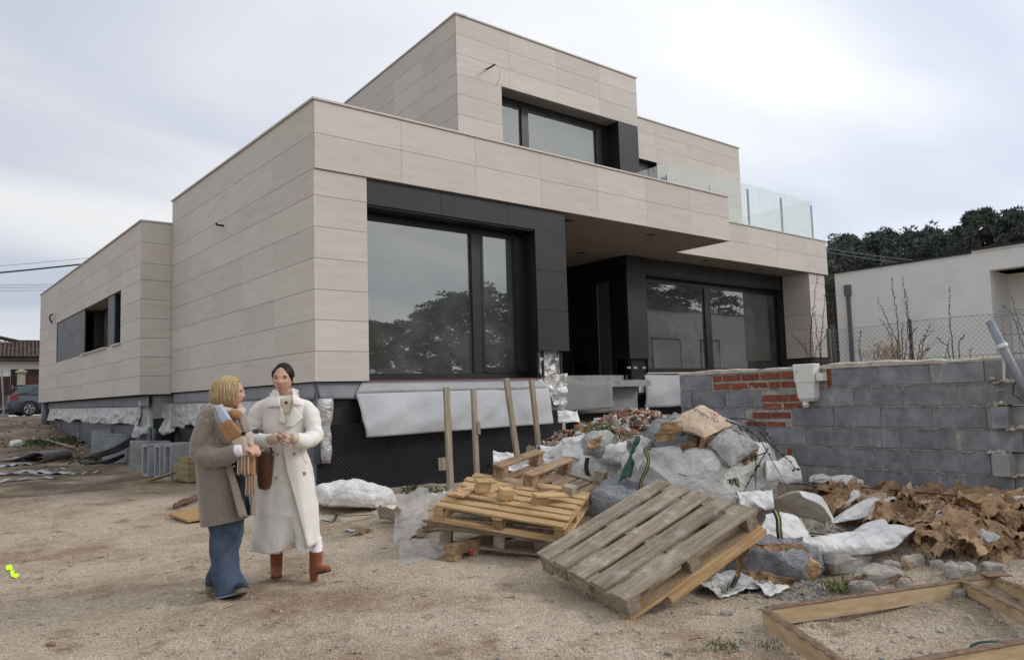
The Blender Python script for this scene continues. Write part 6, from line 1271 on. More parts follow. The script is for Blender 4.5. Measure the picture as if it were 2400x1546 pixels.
# boards and bark on the left
a_ = ong(396, 1206, .03); P4 = [ong(396, 1205, .04), ong(440, 1221, .04), ong(520, 1205, .08), ong(475, 1190, .08)]
tag(MB().grid(pgrid(P4, 2, 2)).build('plywood_board', mat('tan_board', (.33, .20, .085), (.40, .26, .12), rough=.8, scale=2, stretch=(1, 5, 1)), thick=.03), 'tan plywood offcut lying on the sand behind the blonde person', 'board')
pts = [ong(x, y, .05) for x, y in ((408, 1186), (425, 1178), (450, 1168), (470, 1160))]; b = MB(); b.tube(spl(pts, 14), [(.015+.07*math.sin(i/13*math.pi), .03+.015*math.sin(i*1.3)) for i in range(14)], 10)
tag(b.build('bark_piece', mat('reddish_bark', (.10, .05, .04), (.19, .11, .085), rough=.95, scale=14, bump=.8, bscale=30, bdist=.03)), 'reddish brown ridged bark piece on the sand', 'bark')
# neon paint mark
NEON = mat('neon_yellow_paint', (.62, .95, .02), (.75, 1.0, .05), rough=.7, scale=14); g = np.random.default_rng(3); b = MB()
for (cx_, cy_, rx, ry) in ((22, 1329, 10, 8), (29, 1339, 6, 6), (34, 1347, 11, 6)):
    ctr = ong(cx_, cy_, .008); rim = [ong(cx_+rx*math.cos(a)*g.uniform(.7, 1.15), cy_+ry*math.sin(a)*g.uniform(.7, 1.15), .008) for a in np.linspace(0, 6.283, 16, endpoint=False)]; b.add([ctr]+rim, [(0, 1+i, 1+(i+1) % 16) for i in range(16)])
tag(b.build('paint_mark', NEON), 'neon yellow sprayed survey mark on the sand', 'paint mark')
# ================================================================== left: precast ducts, hose, timber
def duct(name, c, rz, w_, h, L, wall, label, tilt=0.0, m=CONB, hole=False):
    r = empty(name, c, label, 'concrete duct', 'precast concrete ducts along the plinth'); r.rotation_euler = (0, tilt, rz); b = MB(); ch = .05
    prof = lambda a, hh, x: [(x, -a, 0), (x, a, 0), (x, a*.93, hh), (x, -a*.93, hh)]
    o0_, o1_ = prof(w_/2, h, 0), prof(w_/2, h, L); i0, i1 = [(0, y*(w_/2-wall)/(w_/2), wall+z*(h-2*wall)/h) for _, y, z in o0_], [(L, y*(w_/2-wall)/(w_/2), wall+z*(h-2*wall)/h) for _, y, z in o0_]
    V = o0_+o1_+i0+i1; F = []
    for k in range(4): n_ = (k+1) % 4; F += [(k, n_, 4+n_, 4+k), (8+n_, 8+k, 12+k, 12+n_), (k, 8+k, 8+n_, n_), (4+k, 4+n_, 12+n_, 12+k)]
    me = MB().add(V, F).mesh('shell'); link('shell', me, m, r, local=True)
    if hole:
        bb = MB()
        for s in (-1,): bb.tube([(L*.55+.13*math.cos(a), s*(w_/2+.001), h*.42+.13*math.sin(a)) for a in np.linspace(0, math.pi, 14)], .008, 5)
        link('knockout_ring', bb.mesh('ring'), m, r, local=True)
    return r
def at_px(px, py, X): p = onx(px, py, X); return np.array([X, p[1], gz1(X, p[1])])
rzD = R_(8)
duct('precast_duct', at_px(392, 1112, 3.98), rzD, .30, .62, .80, .045, 'nearest hollow concrete duct block with a round knockout, next to the timber stack', hole=True)
duct('precast_duct', at_px(368, 1106, 4.0), rzD, .26, .60, .78, .045, 'hollow concrete duct block squeezed between two others')
duct('precast_duct', at_px(340, 1099, 4.0), rzD, .30, .60, .80, .045, 'hollow concrete duct block with the drinks bottle on it')
duct('precast_duct', at_px(302, 1082, 4.1), R_(-5), .28, .62, .75, .06, 'tilted rough concrete duct block beside the black hose', .06, CONC)
duct('precast_duct', at_px(240, 1062, 4.1), R_(-8), .40, .68, .95, .06, 'lone concrete duct block standing by the hose coil', 0)
duct('precast_duct', at_px(214, 1055, 4.15), R_(-8), .36, .66, .80, .06, 'slim concrete duct block behind the lone duct', 0)
p = at_px(361, 1030, 4.45); zt = p[2]+.62; BT = empty('drinks_bottle', (p[0], p[1], zt), 'dark drinks bottle with a green cap standing on a concrete duct', 'bottle'); c = np.array([p[0], p[1], zt])
MB().tube([c, c+up_*.02, c+up_*.16, c+up_*.2], [.042, .045, .045, .032], 14).build('body', mat('smoky_bottle', (.06, .065, .08), (.12, .125, .15), rough=.25), BT, smooth=True); MB().tube([c+up_*.2, c+up_*.25], .035, 14).build('cap', mat('green_cap', (.02, .22, .14), rough=.4), BT)
HS = empty('black_hose', at_px(270, 1090, 3.9), 'coil of thick black corrugated hose on the mossy ground', 'hose')
for k in range(4):
    pts = [atd(x, y, D) for x, y, D in ((322+k*3, 1000-k*2, 18.0), (312+k*3, 1020, 17.2), (285+k*4, 1040+k*2, 16.6), (250, 1056+k*3, 16.4), (215-k*4, 1065+k*2, 16.6), (195-k*2, 1073+k*2, 16.8), (215, 1083+k, 16.2), (260, 1082-k*2, 16.2), (290, 1068-k, 16.6))]
    for q in pts: q[2] = max(q[2], gz1(q[0], q[1])+.05)
    MB().tube(spl(pts, 60), .027, 7).build('loop', CABLE, HS, smooth=True)
TMB = mat('greenish_timber', (.23, .185, .095), (.33, .275, .15), rough=.85, scale=3, stretch=(1, 8, 8), c3=(.17, .15, .08), s3=4)
TS = empty('timber_stack', at_px(440, 1130, 3.75), 'strapped bundle of short greenish timber beside the duct blocks', 'timber stack')
c0 = ong(405, 1125); e1 = ong(470, 1140)-c0; e1[2] = 0; e1 = e1/np.linalg.norm(e1); e2 = np.cross(up_, e1)
for k in range(4):
    for j in range(2): MB().obox(c0+e2*(j*.22)+up_*(.105*k if k < 3 else .315)+(e1*.28 if k == 3 else 0), e1*(.62 if k < 3 else .34), e2*.21, up_*.10).build('beam', TMB, TS)
a_ = ong(342, 1128, .02); b_ = ong(403, 1108, .2); d_ = b_-a_; tag(MB().obox(a_, d_, e2*.12, np.cross(d_, e2)/np.linalg.norm(d_)*-.0+up_*.025).build('leaning_board', TMB), 'narrow greenish board leaning on the timber bundle', 'board')
# rolled mat and white strips at far left
MATM = mat('grey_foam_mat', (.24, .23, .25), (.30, .29, .31), rough=.7, scale=2); MATW = mat('pale_foam_side', (.55, .56, .6), (.62, .63, .66), rough=.7, scale=2)
P = []
for (x, y, u_) in ((-10, 1078, .04), (30, 1076, .06), (55, 1066, .18), (75, 1058, .3), (95, 1060, .28), (103, 1072, .14), (92, 1082, .03), (60, 1086, .02), (-10, 1090, .02)): P.append(ong(x, y+6*u_, u_*.9))
pts = spl(P, 40); RM = empty('rolled_foam_mat', ong(70, 1085), 'grey foam mat curling over itself on the ground', 'mat'); rw = [[q, q+fw_*.9+rt_*.15] for q in pts]; MB().grid(rw).build('sheet', MATM, RM, thick=.02, smooth=True)
for k, (pl_, wd) in enumerate((([(0, 1112), (60, 1103), (110, 1106), (160, 1108)], .22), ([(-10, 1108), (50, 1110), (120, 1100), (155, 1098)], .12), ([(160, 1110), (200, 1107), (242, 1103)], .08), ([(-10, 1128), (40, 1122), (90, 1119), (132, 1118)], .16), ([(0, 1092), (40, 1088), (85, 1086)], .2), ([(20, 1108), (90, 1110), (150, 1105)], .07))):
    pts = spl([ong(x, y, .03) for x, y in pl_], 26); pts = [q+up_*(.02*math.sin(i*.9+k)) for i, q in enumerate(pts)]; tag(strip(pts, wd, up_, GEOT, 'white_strip', None, .006), 'white plastic membrane strip strewn on the dirt near the foam mat', 'strip', 'white strips on the dirt')
p = ong(37, 1047); tag(MB().loft(blob(p+up_*.08, (.17, .12, .1), 22, 14, .04, 9, 191, .7)).build('wrapped_brick', WPL), 'brick wrapped in white plastic on the dirt', 'brick')
g = np.random.default_rng(14); n = 420; px = g.uniform(20, 300, n); py = g.uniform(985, 1080, n); pts = np.array([ong(a, c_) for a, c_ in zip(px, py)])
ok = pts[:, 0] < 4.4; pts = pts[ok]; tag(link('debris', scatter_mesh(pts, .02+.09*g.uniform(0, 1, len(pts))**3, 41, .5), RT[2]), 'small brown debris on the dirt along the wing', 'debris', kind='stuff')
n = 160; px = g.uniform(20, 280, n); py = g.uniform(985, 1075, n); pts = np.array([ong(a, c_) for a, c_ in zip(px, py)]); pts = pts[pts[:, 0] < 4.4]
tag(link('pale_debris', scatter_mesh(pts, .02+.07*g.uniform(0, 1, len(pts))**3, 42, .4), RT[1]), 'pale plaster crumbs on the dirt along the wing', 'debris', kind='stuff')
for k, (a, c_) in enumerate((((250, 1085), (320, 1058)), ((150, 1010), (185, 1035)), ((100, 1030), (170, 1050)), ((1085, 1090), (1150, 1070)), ((1150, 1125), (1280, 1120)), ((690, 1180), (760, 1175)))):
    a_, b_ = ong(*a, .03), ong(*c_, .06); d_ = b_-a_; s_ = np.cross(up_, d_); s_ /= np.linalg.norm(s_); tag(MB().obox(a_, d_, s_*.09, up_*.03).build('scrap_board', WOODB if k % 2 else WOODZ), ['dark mossy board by the hose coil', 'short broken board on the mossy slope', 'thin board lying in the weeds by the wing', 'grey scrap board at the foot of the stakes', 'scrap plank behind the pallet stack', 'scrap stick at the white sheet bundle'][k], 'board')

# ================================================================== grass, weeds, twigs
def grass(name, c, n, h, spread, label, m=GRASSM, seed=0, wd=.006, lean=.35):
    g = np.random.default_rng(seed); V = []; F = []
    for i in range(n):
        p = np.array([c[0]+g.normal(0, spread), c[1]+g.normal(0, spread), 0]); p[2] = c[2] if spread < .12 else gz1(p[0], p[1]); L = h*g.uniform(.45, 1.1); d = np.array([g.normal(0, lean), g.normal(0, lean), 1]); s = np.cross(d, g.normal(0, 1, 3)); s = s/np.linalg.norm(s)*wd*g.uniform(.6, 1.2)
        q = p+d*L*.55; e_ = q+(d*[1.9, 1.9, .55])*L*.45; o = len(V); V += [p-s, p+s, q+s*.8, q-s*.8, e_]; F += [(o, o+1, o+2, o+3), (o+3, o+2, o+4)]
    me = bpy.data.meshes.new(name); me.from_pydata([tuple(v) for v in V], [], F); me.update(); tag(link(name, me, m), label, 'grass', kind='stuff')
grass('grass_tuft', ong(1970, 1385), 70, .13, .05, 'green grass tuft growing between stones and frame', seed=1)
grass('grass_tuft', ong(2178, 1318), 40, .13, .03, 'dry grass tuft beside the pale rounded stone', DRY, 2)
grass('grass_tuft', ong(1690, 1515), 160, .035, .07, 'low green grass patch on the sand before the pallet', seed=3, wd=.004)
grass('grass_tuft', ong(1800, 1515), 50, .03, .06, 'sparse tiny grass on the sand by the frame corner', seed=4, wd=.003)
grass('grass_tuft', ong(1690, 1392), 14, .12, .06, 'few green blades at the right end of the big pallet', seed=5)
grass('grass_tuft', atd(1404, 1030, 8.9), 110, .30, .07, 'tall grass tuft growing out of the rubble pile', seed=6, wd=.007)
grass('grass_tuft', atd(1465, 1035, 8.5), 60, .16, .07, 'yellowing grass at the bulk bags', DRY, 7)
grass('grass_tuft', ong(425, 1130), 60, .10, .08, 'grass at the foot of the timber bundle', seed=8)
grass('mossy_weeds', ong(150, 1035), 700, .10, .7, 'mossy green weeds on the dirt slope by the wing', MOSS, 9, .02, .8)
grass('mossy_weeds', ong(245, 1075), 400, .09, .5, 'mossy weeds around the hose coil', MOSS, 10, .02, .8)
grass('leafy_weed', ong(1088, 1116), 800, .34, .17, 'leafy green weed between the first two stakes', mat('fresh_leaf', (.035, .085, .02), (.08, .16, .04), rough=.7, scale=12), 11, .018, .9)
grass('mossy_weeds', ong(985, 1150), 160, .07, .2, 'small green weeds before the membrane', MOSS, 12, .012, .8)
def stalks(name, base, tips, label, m=DRY, r=.004, seed=0):
    g = np.random.default_rng(seed); b = MB()
    for t in tips:
        mid = (np.array(base)+t)/2+g.normal(0, .03, 3); b.tube([base, mid, t], [r, r*.8, r*.3], 4)
        for k in range(5): f = mid+(np.array(t)-mid)*g.uniform(0, 1); b.tube([f, f+g.normal(0, .05, 3)], [r*.5, r*.2], 3, cap=False)
    tag(b.build(name, m), label, 'stalks')
p = ong(872, 1140); stalks('dry_stalks', p, [p+rt_*a+up_*z for a, z in ((-.35, .42), (-.42, .46), (-.28, .36), (-.22, .3), (-.5, .3))], 'dry bent stalks rising behind the white sheet bundle', seed=1)
p = ong(1130, 1105); stalks('dry_stalks', p, [p+rt_*a+up_*z for a, z in ((.02, .65), (.06, .6), (-.05, .5), (.1, .3))], 'thin dry stalks standing by the second stake', seed=2)
def bramble2(name, px, D, label, seed):
    g = np.random.default_rng(seed); rt = empty(name, atd(*px[0][0], D), label, 'bramble')
    for st in px:
        pts = spl([atd(x, y, D+.05*math.sin(i)) for i, (x, y) in enumerate(st)], 24); b = MB(); b.tube(pts, [.006*(1-.6*i/24) for i in range(24)], 5); b.build('stem', TWIG, rt); lf = MB()
        for i in range(4, 24):
            if g.uniform() < .5:
                q = pts[i]; d = g.normal(0, 1, 3); d /= np.linalg.norm(d); s = np.cross(d, g.normal(0, 1, 3)); s /= np.linalg.norm(s); L = g.uniform(.02, .05); lf.add([q, q+d*L*.5+s*L*.35, q+d*L, q+d*L*.5-s*L*.35], [(0, 1, 2, 3)])
        if lf.v: lf.build('leaf', MOSS, rt)
bramble2('bramble', [[(1700, 985), (1740, 1000), (1780, 1030), (1810, 1080), (1850, 1150)], [(1710, 980), (1760, 985), (1800, 1020), (1825, 1060)], [(1780, 1010), (1815, 1050), (1850, 1080), (1865, 1100)], [(1800, 1050), (1760, 1120), (1735, 1170)], [(1770, 1060), (1772, 1110), (1770, 1160)], [(1795, 1060), (1740, 1080), (1700, 1090)]], 7.15, 'dark bramble trailing over the big bag towards the wall', 5)
g = np.random.default_rng(18); b = MB()
for k in range(240):
    r = 2.2*(11/2.2)**g.uniform(); a = g.uniform(R_(0), R_(80)); x, y = r*math.sin(a), r*math.cos(a)
    if x > 4.8 and y > 9: continue
    p = np.array([x, y, gz1(x, y)+.004]); d = np.array([g.normal(), g.normal(), g.uniform(0, .25)]); d /= np.linalg.norm(d); L = g.uniform(.02, .10)*(r/4)**.5; b.tube([p, p+d*L*.5+g.normal(0, .006, 3)*[1, 1, 0], p+d*L], [.0025, .002, .001], 4)
tag(b.build('twig_litter', TWIG), 'thin dark twigs littering the sand', 'twigs', kind='stuff')
for k, (x, y) in enumerate(((820, 1240), (835, 1250), (850, 1245), (980, 1255))):
    p = ong(x, y, .02); P = crumple_grid([p-rt_*.09, p+rt_*.05-fw_*.03, p+rt_*.10+fw_*.05, p-rt_*.03+fw_*.05], 10, 8, .02, 14, 195+k); tag(MB().grid(P).build('bark_scrap', WOODB if k else FOIL, thick=.004), ['small silver foil scrap on the sand', 'brown bark scrap beside the foil scrap', 'curled bark scrap on the sand slope', 'dark scrap under the film'][k], 'scrap')
# ================================================================== people
SKIN = mat('skin', (0.50, 0.31, 0.225), (0.57, 0.36, 0.27), rough=0.55, scale=9, spec=.35)
SKIN2 = mat('warm_skin', (0.49, 0.295, 0.21), (0.55, 0.345, 0.255), rough=0.55, scale=9, spec=.35)
LIP = mat('lip', (0.36, 0.16, 0.13), rough=.5); EYEW = mat('eye_white', (.62, .6, .58), rough=.3); EYED = mat('dark_iris', (.012, .008, .006), rough=.2); BROW = mat('dark_brow', (.02, .013, .010), rough=.9)
HAIRD = mat('black_hair', (.006, .005, .005), (.014, .011, .010), rough=.5, scale=3, stretch=(40, 40, 6), spec=.18)
HAIRB = mat('blonde_hair', (.27, .17, .07), (.66, .51, .29), rough=.5, scale=4, stretch=(34, 34, 4), spec=.35, lo=.28, hi=.72)
TRENCH = mat('ivory_cotton', (.72, .70, .655), (.80, .775, .73), rough=.8, scale=3, bump=.42, bscale=4.5, bdist=.05, bstretch=(1.7, 1.7, .6), spec=.2)
LINING = mat('ivory_lining', (.55, .52, .47), (.6, .57, .52), rough=.8)
KNIT = mat('cream_knit', (.54, .45, .33), (.62, .53, .40), rough=.9, scale=4, stretch=(60, 60, 3), bump=.6, bscale=4, bstretch=(60, 60, 3), bdist=.01)
WOOL = mat('taupe_wool', (.19, .16, .132), (.255, .215, .18), rough=.95, scale=70, bump=.3, bscale=5, bdist=.045, bstretch=(1.5, 1.5, .7), sheen=.3, spec=.1)
NAVY = mat('navy_top', (.012, .015, .022), (.02, .024, .034), rough=.9); SHIRT = mat('white_shirt', (.68, .69, .74), rough=.75)
DENIM = mat('blue_denim', (.022, .036, .066), (.095, .132, .195), rough=.9, scale=6, stretch=(1, 1, .4), detail=9, bump=.3, bscale=9, bdist=.03, lo=.3, hi=.75, crease=(.25, 7))
SUEDE = mat('rust_suede', (.20, .058, .02), (.28, .09, .034), rough=.9, scale=9, sheen=.2); SOLE = mat('dark_sole', (.05, .03, .02), rough=.8); GUM = mat('gum_sole', (.15, .12, .085), (.2, .165, .12), rough=.8)
SNEAK = mat('dark_sneaker', (.02, .022, .03), rough=.7); SNW = mat('sneaker_stripe', (.6, .6, .6), rough=.6); LEATH = mat('brown_leather', (.055, .018, .009), (.11, .042, .02), rough=.38, scale=7, bump=.15, bscale=18, spec=.5)
TROUW = mat('white_trousers', (.68, .68, .70), rough=.8); HORN = mat('horn_button', (.35, .29, .2), (.5, .44, .33), rough=.35, scale=120); SEAM = mat('seam_shadow', (.36, .34, .31)); BLK = mat('black_label', (.015, .015, .015))
SCB = mat('scarf_light_blue', (.36, .41, .49), (.45, .50, .58), rough=.95, scale=60, sheen=.4); SCO = mat('scarf_rust', (.27, .135, .055), (.38, .20, .085), rough=.95, scale=60, sheen=.4); SCT = mat('scarf_beige', (.42, .345, .27), (.52, .44, .36), rough=.95, scale=60, sheen=.4); SCG = mat('scarf_grey_brown', (.22, .185, .16), (.3, .26, .23), rough=.95, scale=60, sheen=.4)
def remeshed(b, name, m, parent, vox=.006, sm=5, **kw):
    o = b.build(name, m, parent, **kw); md = o.modifiers.new('remesh', 'REMESH'); md.mode = 'VOXEL'; md.voxel_size = vox; md.use_smooth_shade = True
    s = o.modifiers.new('smooth', 'SMOOTH'); s.factor = .5; s.iterations = sm; return o
class Fig:
    def __init__(s, D, px, py): s.D = D; s.k = D/FPX; s.base = atd(px, py, D)
    def p(s, x, y, d=0.0): return atd(x, y, s.D+d)
    def limb(s, b, pts, rad, n=14, m=22):
        P = spl([s.p(*q) for q in pts], m); rr = np.interp(np.linspace(0, 1, m), np.linspace(0, 1, len(rad)), rad)*s.k
        if m >= 30: tt_ = np.linspace(0, 1, m); rr = rr*(1+.075*np.exp(-((tt_-.58)/.22)**2)*np.sin(tt_*46)+.03*np.sin(tt_*23+1))
        b.tube(P, list(rr), n)
    def ring(s, y, c, hw, dep, d=0.0, n=72, pw=.9, fold=0.0, seed=0, tilt=0.0, nf=9):
        th = np.linspace(0, 2*math.pi, n, endpoint=False); out_ = []
        FN = None
        if fold:
            q_ = np.stack([np.cos(th)*nf*.36+seed*3, np.sin(th)*nf*.36, np.full(n, y/95.0)], -1); FN = 1.1*fbm(q_, 11, 3)+.9*(.55-np.abs(fbm(q_*1.4+4, 13, 2)))
        for a in th:
            cx_, sy = math.cos(a), math.sin(a)
            f = 1+fold*(.5*math.sin(nf*a+seed)+FN[int(a/(2*math.pi)*n) % n]) if fold else 1.0
            X = math.copysign(abs(cx_)**pw, cx_)*hw*f; Y = math.copysign(abs(sy)**pw, sy)*dep*f
            out_.append(s.p(c, y+tilt*cx_, d)+CR*X*s.k+fw_*Y)
        return out_
def interp_rows(rows_, y, col): return float(np.interp(y, [r[0] for r in rows_], [r[col] for r in rows_]))
def head_mesh(b, c, fwd, up, H=.225, female=1.0):
    fwd = np.array(fwd, float); fwd /= np.linalg.norm(fwd); up = np.array(up, float); up -= fwd*np.dot(up, fwd); up /= np.linalg.norm(up); rt = np.cross(fwd, up)
    nu, nv = 72, 56; s = H/.225; G = lambda x, z, x0, z0, sx, sz: math.exp(-((x-x0)/sx)**2-((z-z0)/sz)**2); rings = []
    for i in range(nv+1):
        ph = math.pi*(i/nv-.5)*.992; row = []
        for k in range(nu):
            a = 2*math.pi*k/nu; x, y, z = math.cos(ph)*math.sin(a), math.cos(ph)*math.cos(a), math.sin(ph)
            X, Y, Z = .072*x, .092*y, .112*z
            if z < 0: X *= 1-.34*(-z)**1.8; Y *= (1-.10*(-z)**2) if y > 0 else (1-.30*(-z))
            if y > 0:
                Y += .015*G(X, Z, 0, -.020, .012, .013)+.008*G(X, Z, 0, .004, .010, .022)+.005*(G(X, Z, -.014, -.022, .008, .008)+G(X, Z, .014, -.022, .008, .008))
                Y -= .009*(G(X, Z, -.031, .008, .017, .011)+G(X, Z, .031, .008, .017, .011)); Y += .004*G(X, Z, 0, .027, .05, .010)
                Y += .005*G(X, Z, 0, -.050, .020, .007)+.005*G(X, Z, 0, -.062, .018, .006)-.004*G(X, Z, 0, -.056, .024, .003)+.007*G(X, Z, 0, -.093, .022, .016)-.003*G(X, Z, 0, -.075, .03, .007)
                Y += .004*(G(X, Z, -.042, -.018, .018, .016)+G(X, Z, .042, -.018, .018, .016))
            row.append(c+s*(rt*X+fwd*Y+up*Z))
        rings.append(row)
    b.loft(rings)
    for sg in (-1, 1): b.ell(c+s*(rt*sg*.073-fwd*.012-up*.008), (.010*s, .017*s, .028*s), 12, 10, np.stack([rt, fwd, up], 1))
    return rt, fwd, up, s
def face(parent, c, fr, eyes=True, lid=0.0):
    rt, f, u, s = fr; M_ = np.stack([rt, f, u], 1); P = lambda x, y, z: c+s*(rt*x+f*y+u*z)
    for sg in (-1, 1):
        MB().ell(P(sg*.031, .0705, .006), (.0130*s, .0075*s, .0042*s), 14, 10, M_).build('eye', EYEW, parent, smooth=True)
        MB().ell(P(sg*.031, .0755, .005), (.0066*s, .0035*s, .0044*s), 12, 8, M_).build('iris', EYED, parent, smooth=True)
        MB().tube([P(sg*.017, .0765, .0085), P(sg*.031, .079, .0135), P(sg*.046, .070, .0075)], [.0016*s, .0026*s, .0014*s], 6).build('eyelash', EYED, parent, smooth=True)
        MB().tube([P(sg*.012, .083, .021), P(sg*.030, .0835, .0275), P(sg*.052, .068, .020)], [.0022*s, .0034*s, .0014*s], 6).build('eyebrow', BROW, parent, smooth=True)
    MB().ell(P(0, .087, -.050), (.0185*s, .005*s, .0036*s), 14, 8, M_).build('upper_lip', LIP, parent, smooth=True); MB().ell(P(0, .0865, -.0605), (.0155*s, .006*s, .0045*s), 14, 8, M_).build('lower_lip', LIP, parent, smooth=True)
def hand(b, wrist, dirv, palm_n, side, curl=.9, s=1.0):
    """palm and five separate bent fingers; dirv: wrist to knuckles, palm_n: out of the palm"""
    d = np.array(dirv, float); d /= np.linalg.norm(d); n = np.array(palm_n, float); n -= d*np.dot(n, d); n /= np.linalg.norm(n); t = np.cross(d, n)*side
    b.ell(wrist+d*.045*s, (.042*s, .038*s, .016*s), 14, 10, np.stack([t, d, n], 1)); b.tube([wrist-d*.03*s, wrist+d*.02*s], [.026*s, .028*s], 10)
    for k, (off, L) in enumerate(((.030, .072), (.011, .080), (-.009, .074), (-.028, .058))):
        p = wrist+d*.080*s+t*off*s; q = d; pts = [p-d*.02*s, p]
        for j, fr in enumerate((.45, .32, .23)):
            a = curl*(j+.55)*.9; dd = d*math.cos(a)+n*math.sin(a); p = p+dd*L*fr*s; pts.append(p)
        b.tube(pts, [.0092*s, .0090*s, .0082*s, .0075*s, .0062*s], 8)
    p = wrist+d*.025*s+t*.034*s; b.tube([p-t*.01*s, p+(t*.6+d*.6+n*.3)*.03*s, p+(t*.5+d*1.1+n*.6)*.05*s, p+(t*.15+d*1.25+n*.9)*.062*s], [.012*s, .011*s, .009*s, .007*s], 8)
def surf_flap(fig, rows_, q4, off, name, m, parent, nu=10, nv=10, thick=.006, cdd=0.0):
    a, b_, c, d = (np.array(q, float) for q in q4); P = np.zeros((nv, nu, 3))
    for i in range(nv):
        for j in range(nu):
            u, v = j/(nu-1), i/(nv-1); x, y = (a*(1-u)+b_*u)*(1-v)+(d*(1-u)+c*u)*v
            cc, hw, dp = (interp_rows(rows_, y, k) for k in (1, 2, 3)); t = np.clip((x-cc)/hw, -.985, .985); dd = -dp*(1-abs(t)**2.2)**.5-off
            P[i, j] = fig.p(x, y, dd+cdd)
    return MB().grid(P).build(name, m, parent, smooth=True, thick=thick)
def button(fig, rows_, x, y, off, m, parent, r=4.2):
    cc, hw, dp = (interp_rows(rows_, y, k) for k in (1, 2, 3)); t = np.clip((x-cc)/hw, -.98, .98); dd = -dp*(1-abs(t)**2.2)**.5-off; p = fig.p(x, y, dd); MB().tube([p, p-fw_*.006], r*fig.k, 14).build('button', m, parent, smooth=False)

# ---------------------------------------------------------------- person in the ivory trench coat
W = Fig(6.07, 690, 1357)
PW = empty('person', W.base, 'person in a long ivory trench coat and rust ankle boots with hands clasped', 'person')
upv = np.array([0, 0, 1.0]); hc = W.p(663.5, 887, -.02); hf = -fw_+rt_*.02-upv*.10
body = MB(); frW = head_mesh(body, hc, hf, upv+rt_*.02, .238)
W.limb(body, [(668, 912, .01), (669, 935, .015), (669, 955, .0)], [15.5, 16.5, 24])
body.loft([W.ring(y, 668, hw, dp, n=24) for y, hw, dp in ((945, 40, .07), (960, 50, .09), (1000, 48, .10), (1060, 42, .09), (1100, 48, .11), (1130, 46, .11))])
for pts in ([(612, 958, 0), (596, 1010, -.01), (597, 1030, -.05), (650, 1024, -.255)], [(722, 956, 0), (740, 1010, -.03), (738, 1028, -.06), (684, 1024, -.255)]): W.limb(body, pts, [15, 13, 12, 8.5])
hand(body, W.p(655, 1023, -.262), CR*.85-fw_*.3-upv*.1, fw_*.75-upv*.5+CR*.1, -1, 1.45, .84); hand(body, W.p(680, 1027, -.266), -CR*.9-fw_*.2-upv*.05, fw_*.5+upv*.7, -1, 1.45, .84)
W.limb(body, [(650, 1120, 0), (652, 1200, .0), (650, 1265, .03), (648, 1300, .05)], [24, 19, 12, 9]); W.limb(body, [(688, 1120, 0), (712, 1200, -.06), (735, 1265, -.08), (742, 1300, -.1)], [24, 19, 12, 9])
remeshed(body, 'body', SKIN, PW, .0042, 2)
face(PW, hc, frW)
rtW, fW, uW, sW = frW; Mh = np.stack([rtW, fW, uW], 1)
hb = MB(); hb.ell(hc-fW*.0135+uW*.019, (.084, .1015, .1085), 40, 28, Mh); hb.ell(hc-fW*.098-uW*.025, (.034, .03, .034), 16, 12, Mh)
for sg in (-1, 1): hb.ell(hc+rtW*sg*.064+fW*.020+uW*.034, (.0195, .032, .042), 16, 12, Mh)
ho = remeshed(hb, 'hair', HAIRD, PW, .005, 3); ho['label'] = 'black hair pulled back tight'
RW = [(928, 668, 27, .078), (938, 668, 46, .098), (946, 667, 54, .106), (962, 667, 54, .118), (1000, 667, 49, .128), (1040, 667, 48, .128), (1075, 667, 58, .144), (1130, 668, 69, .165), (1200, 670, 75, .19), (1260, 671, 78, .205), (1284, 671, 79, .21)]
yy = np.concatenate([np.linspace(928, 962, 9), np.linspace(968, 1284, 54)]); rings = []
for y in yy:
    c, hw, dp = (interp_rows(RW, y, k) for k in (1, 2, 3)); t = max(0, (y-1040)/244); rg_ = np.array(W.ring(y, c, hw, dp, 0, 96, .92, .004+.026*t, 1.1))
    if y > 1200: # the hem lifts where the front parts
        th = np.linspace(0, 2*math.pi, 96, endpoint=False); lift = np.exp(-(((th-4.98)/.16)**2))*(y-1200)/84*22*W.k; rg_[:, 2] += lift; rg_ += fw_*(np.exp(-(((th-4.98)/.14)**2))*(y-1200)/84*.10)[:, None]
    rings.append(rg_)
cb_ = MB(); cb_.loft(rings)
W.limb(cb_, [(640, 950, .01), (613, 958, .005), (598, 985, -.005), (592, 1018, -.04), (610, 1033, -.15), (636, 1030, -.235)], [15, 19, 19.5, 19, 17.5, 15.5], 18, 34)
W.limb(cb_, [(694, 948, .01), (719, 957, .005), (732, 985, -.015), (738, 1018, -.06), (718, 1034, -.17), (693, 1029, -.235)], [15, 19, 20, 19, 17.5, 15.5], 18, 34)
CO_ = remeshed(cb_, 'trench_coat', TRENCH, PW, .0052, 1)
dt = bpy.data.textures.new('cloth_folds', 'CLOUDS'); dt.noise_scale = .16; dt.noise_depth = 1
for ob, st in ((CO_, .03),):
    d = ob.modifiers.new('folds', 'DISPLACE'); d.texture = dt; d.strength = st; d.mid_level = .5; d.texture_coords = 'LOCAL'
for q4, off, nm in (([(633, 921), (652, 913), (658, 952), (627, 954)], .020, 'collar'), ([(684, 910), (699, 922), (707, 950), (687, 949)], .020, 'collar'), ([(657, 950), (664, 962), (668, 992), (654, 988)], .016, 'lapel'), ([(688, 949), (711, 978), (687, 999), (667, 1004)], .017, 'lapel')): surf_flap(W, RW, q4, off, nm, TRENCH, PW)
MB().tube([W.p(651, 912, -.06), W.p(640, 917, .04), W.p(668, 921, .10), W.p(697, 917, .04), W.p(684, 910, -.06)], [.006, .012, .016, .012, .006], 10).build('collar_stand', TRENCH, PW, smooth=True)
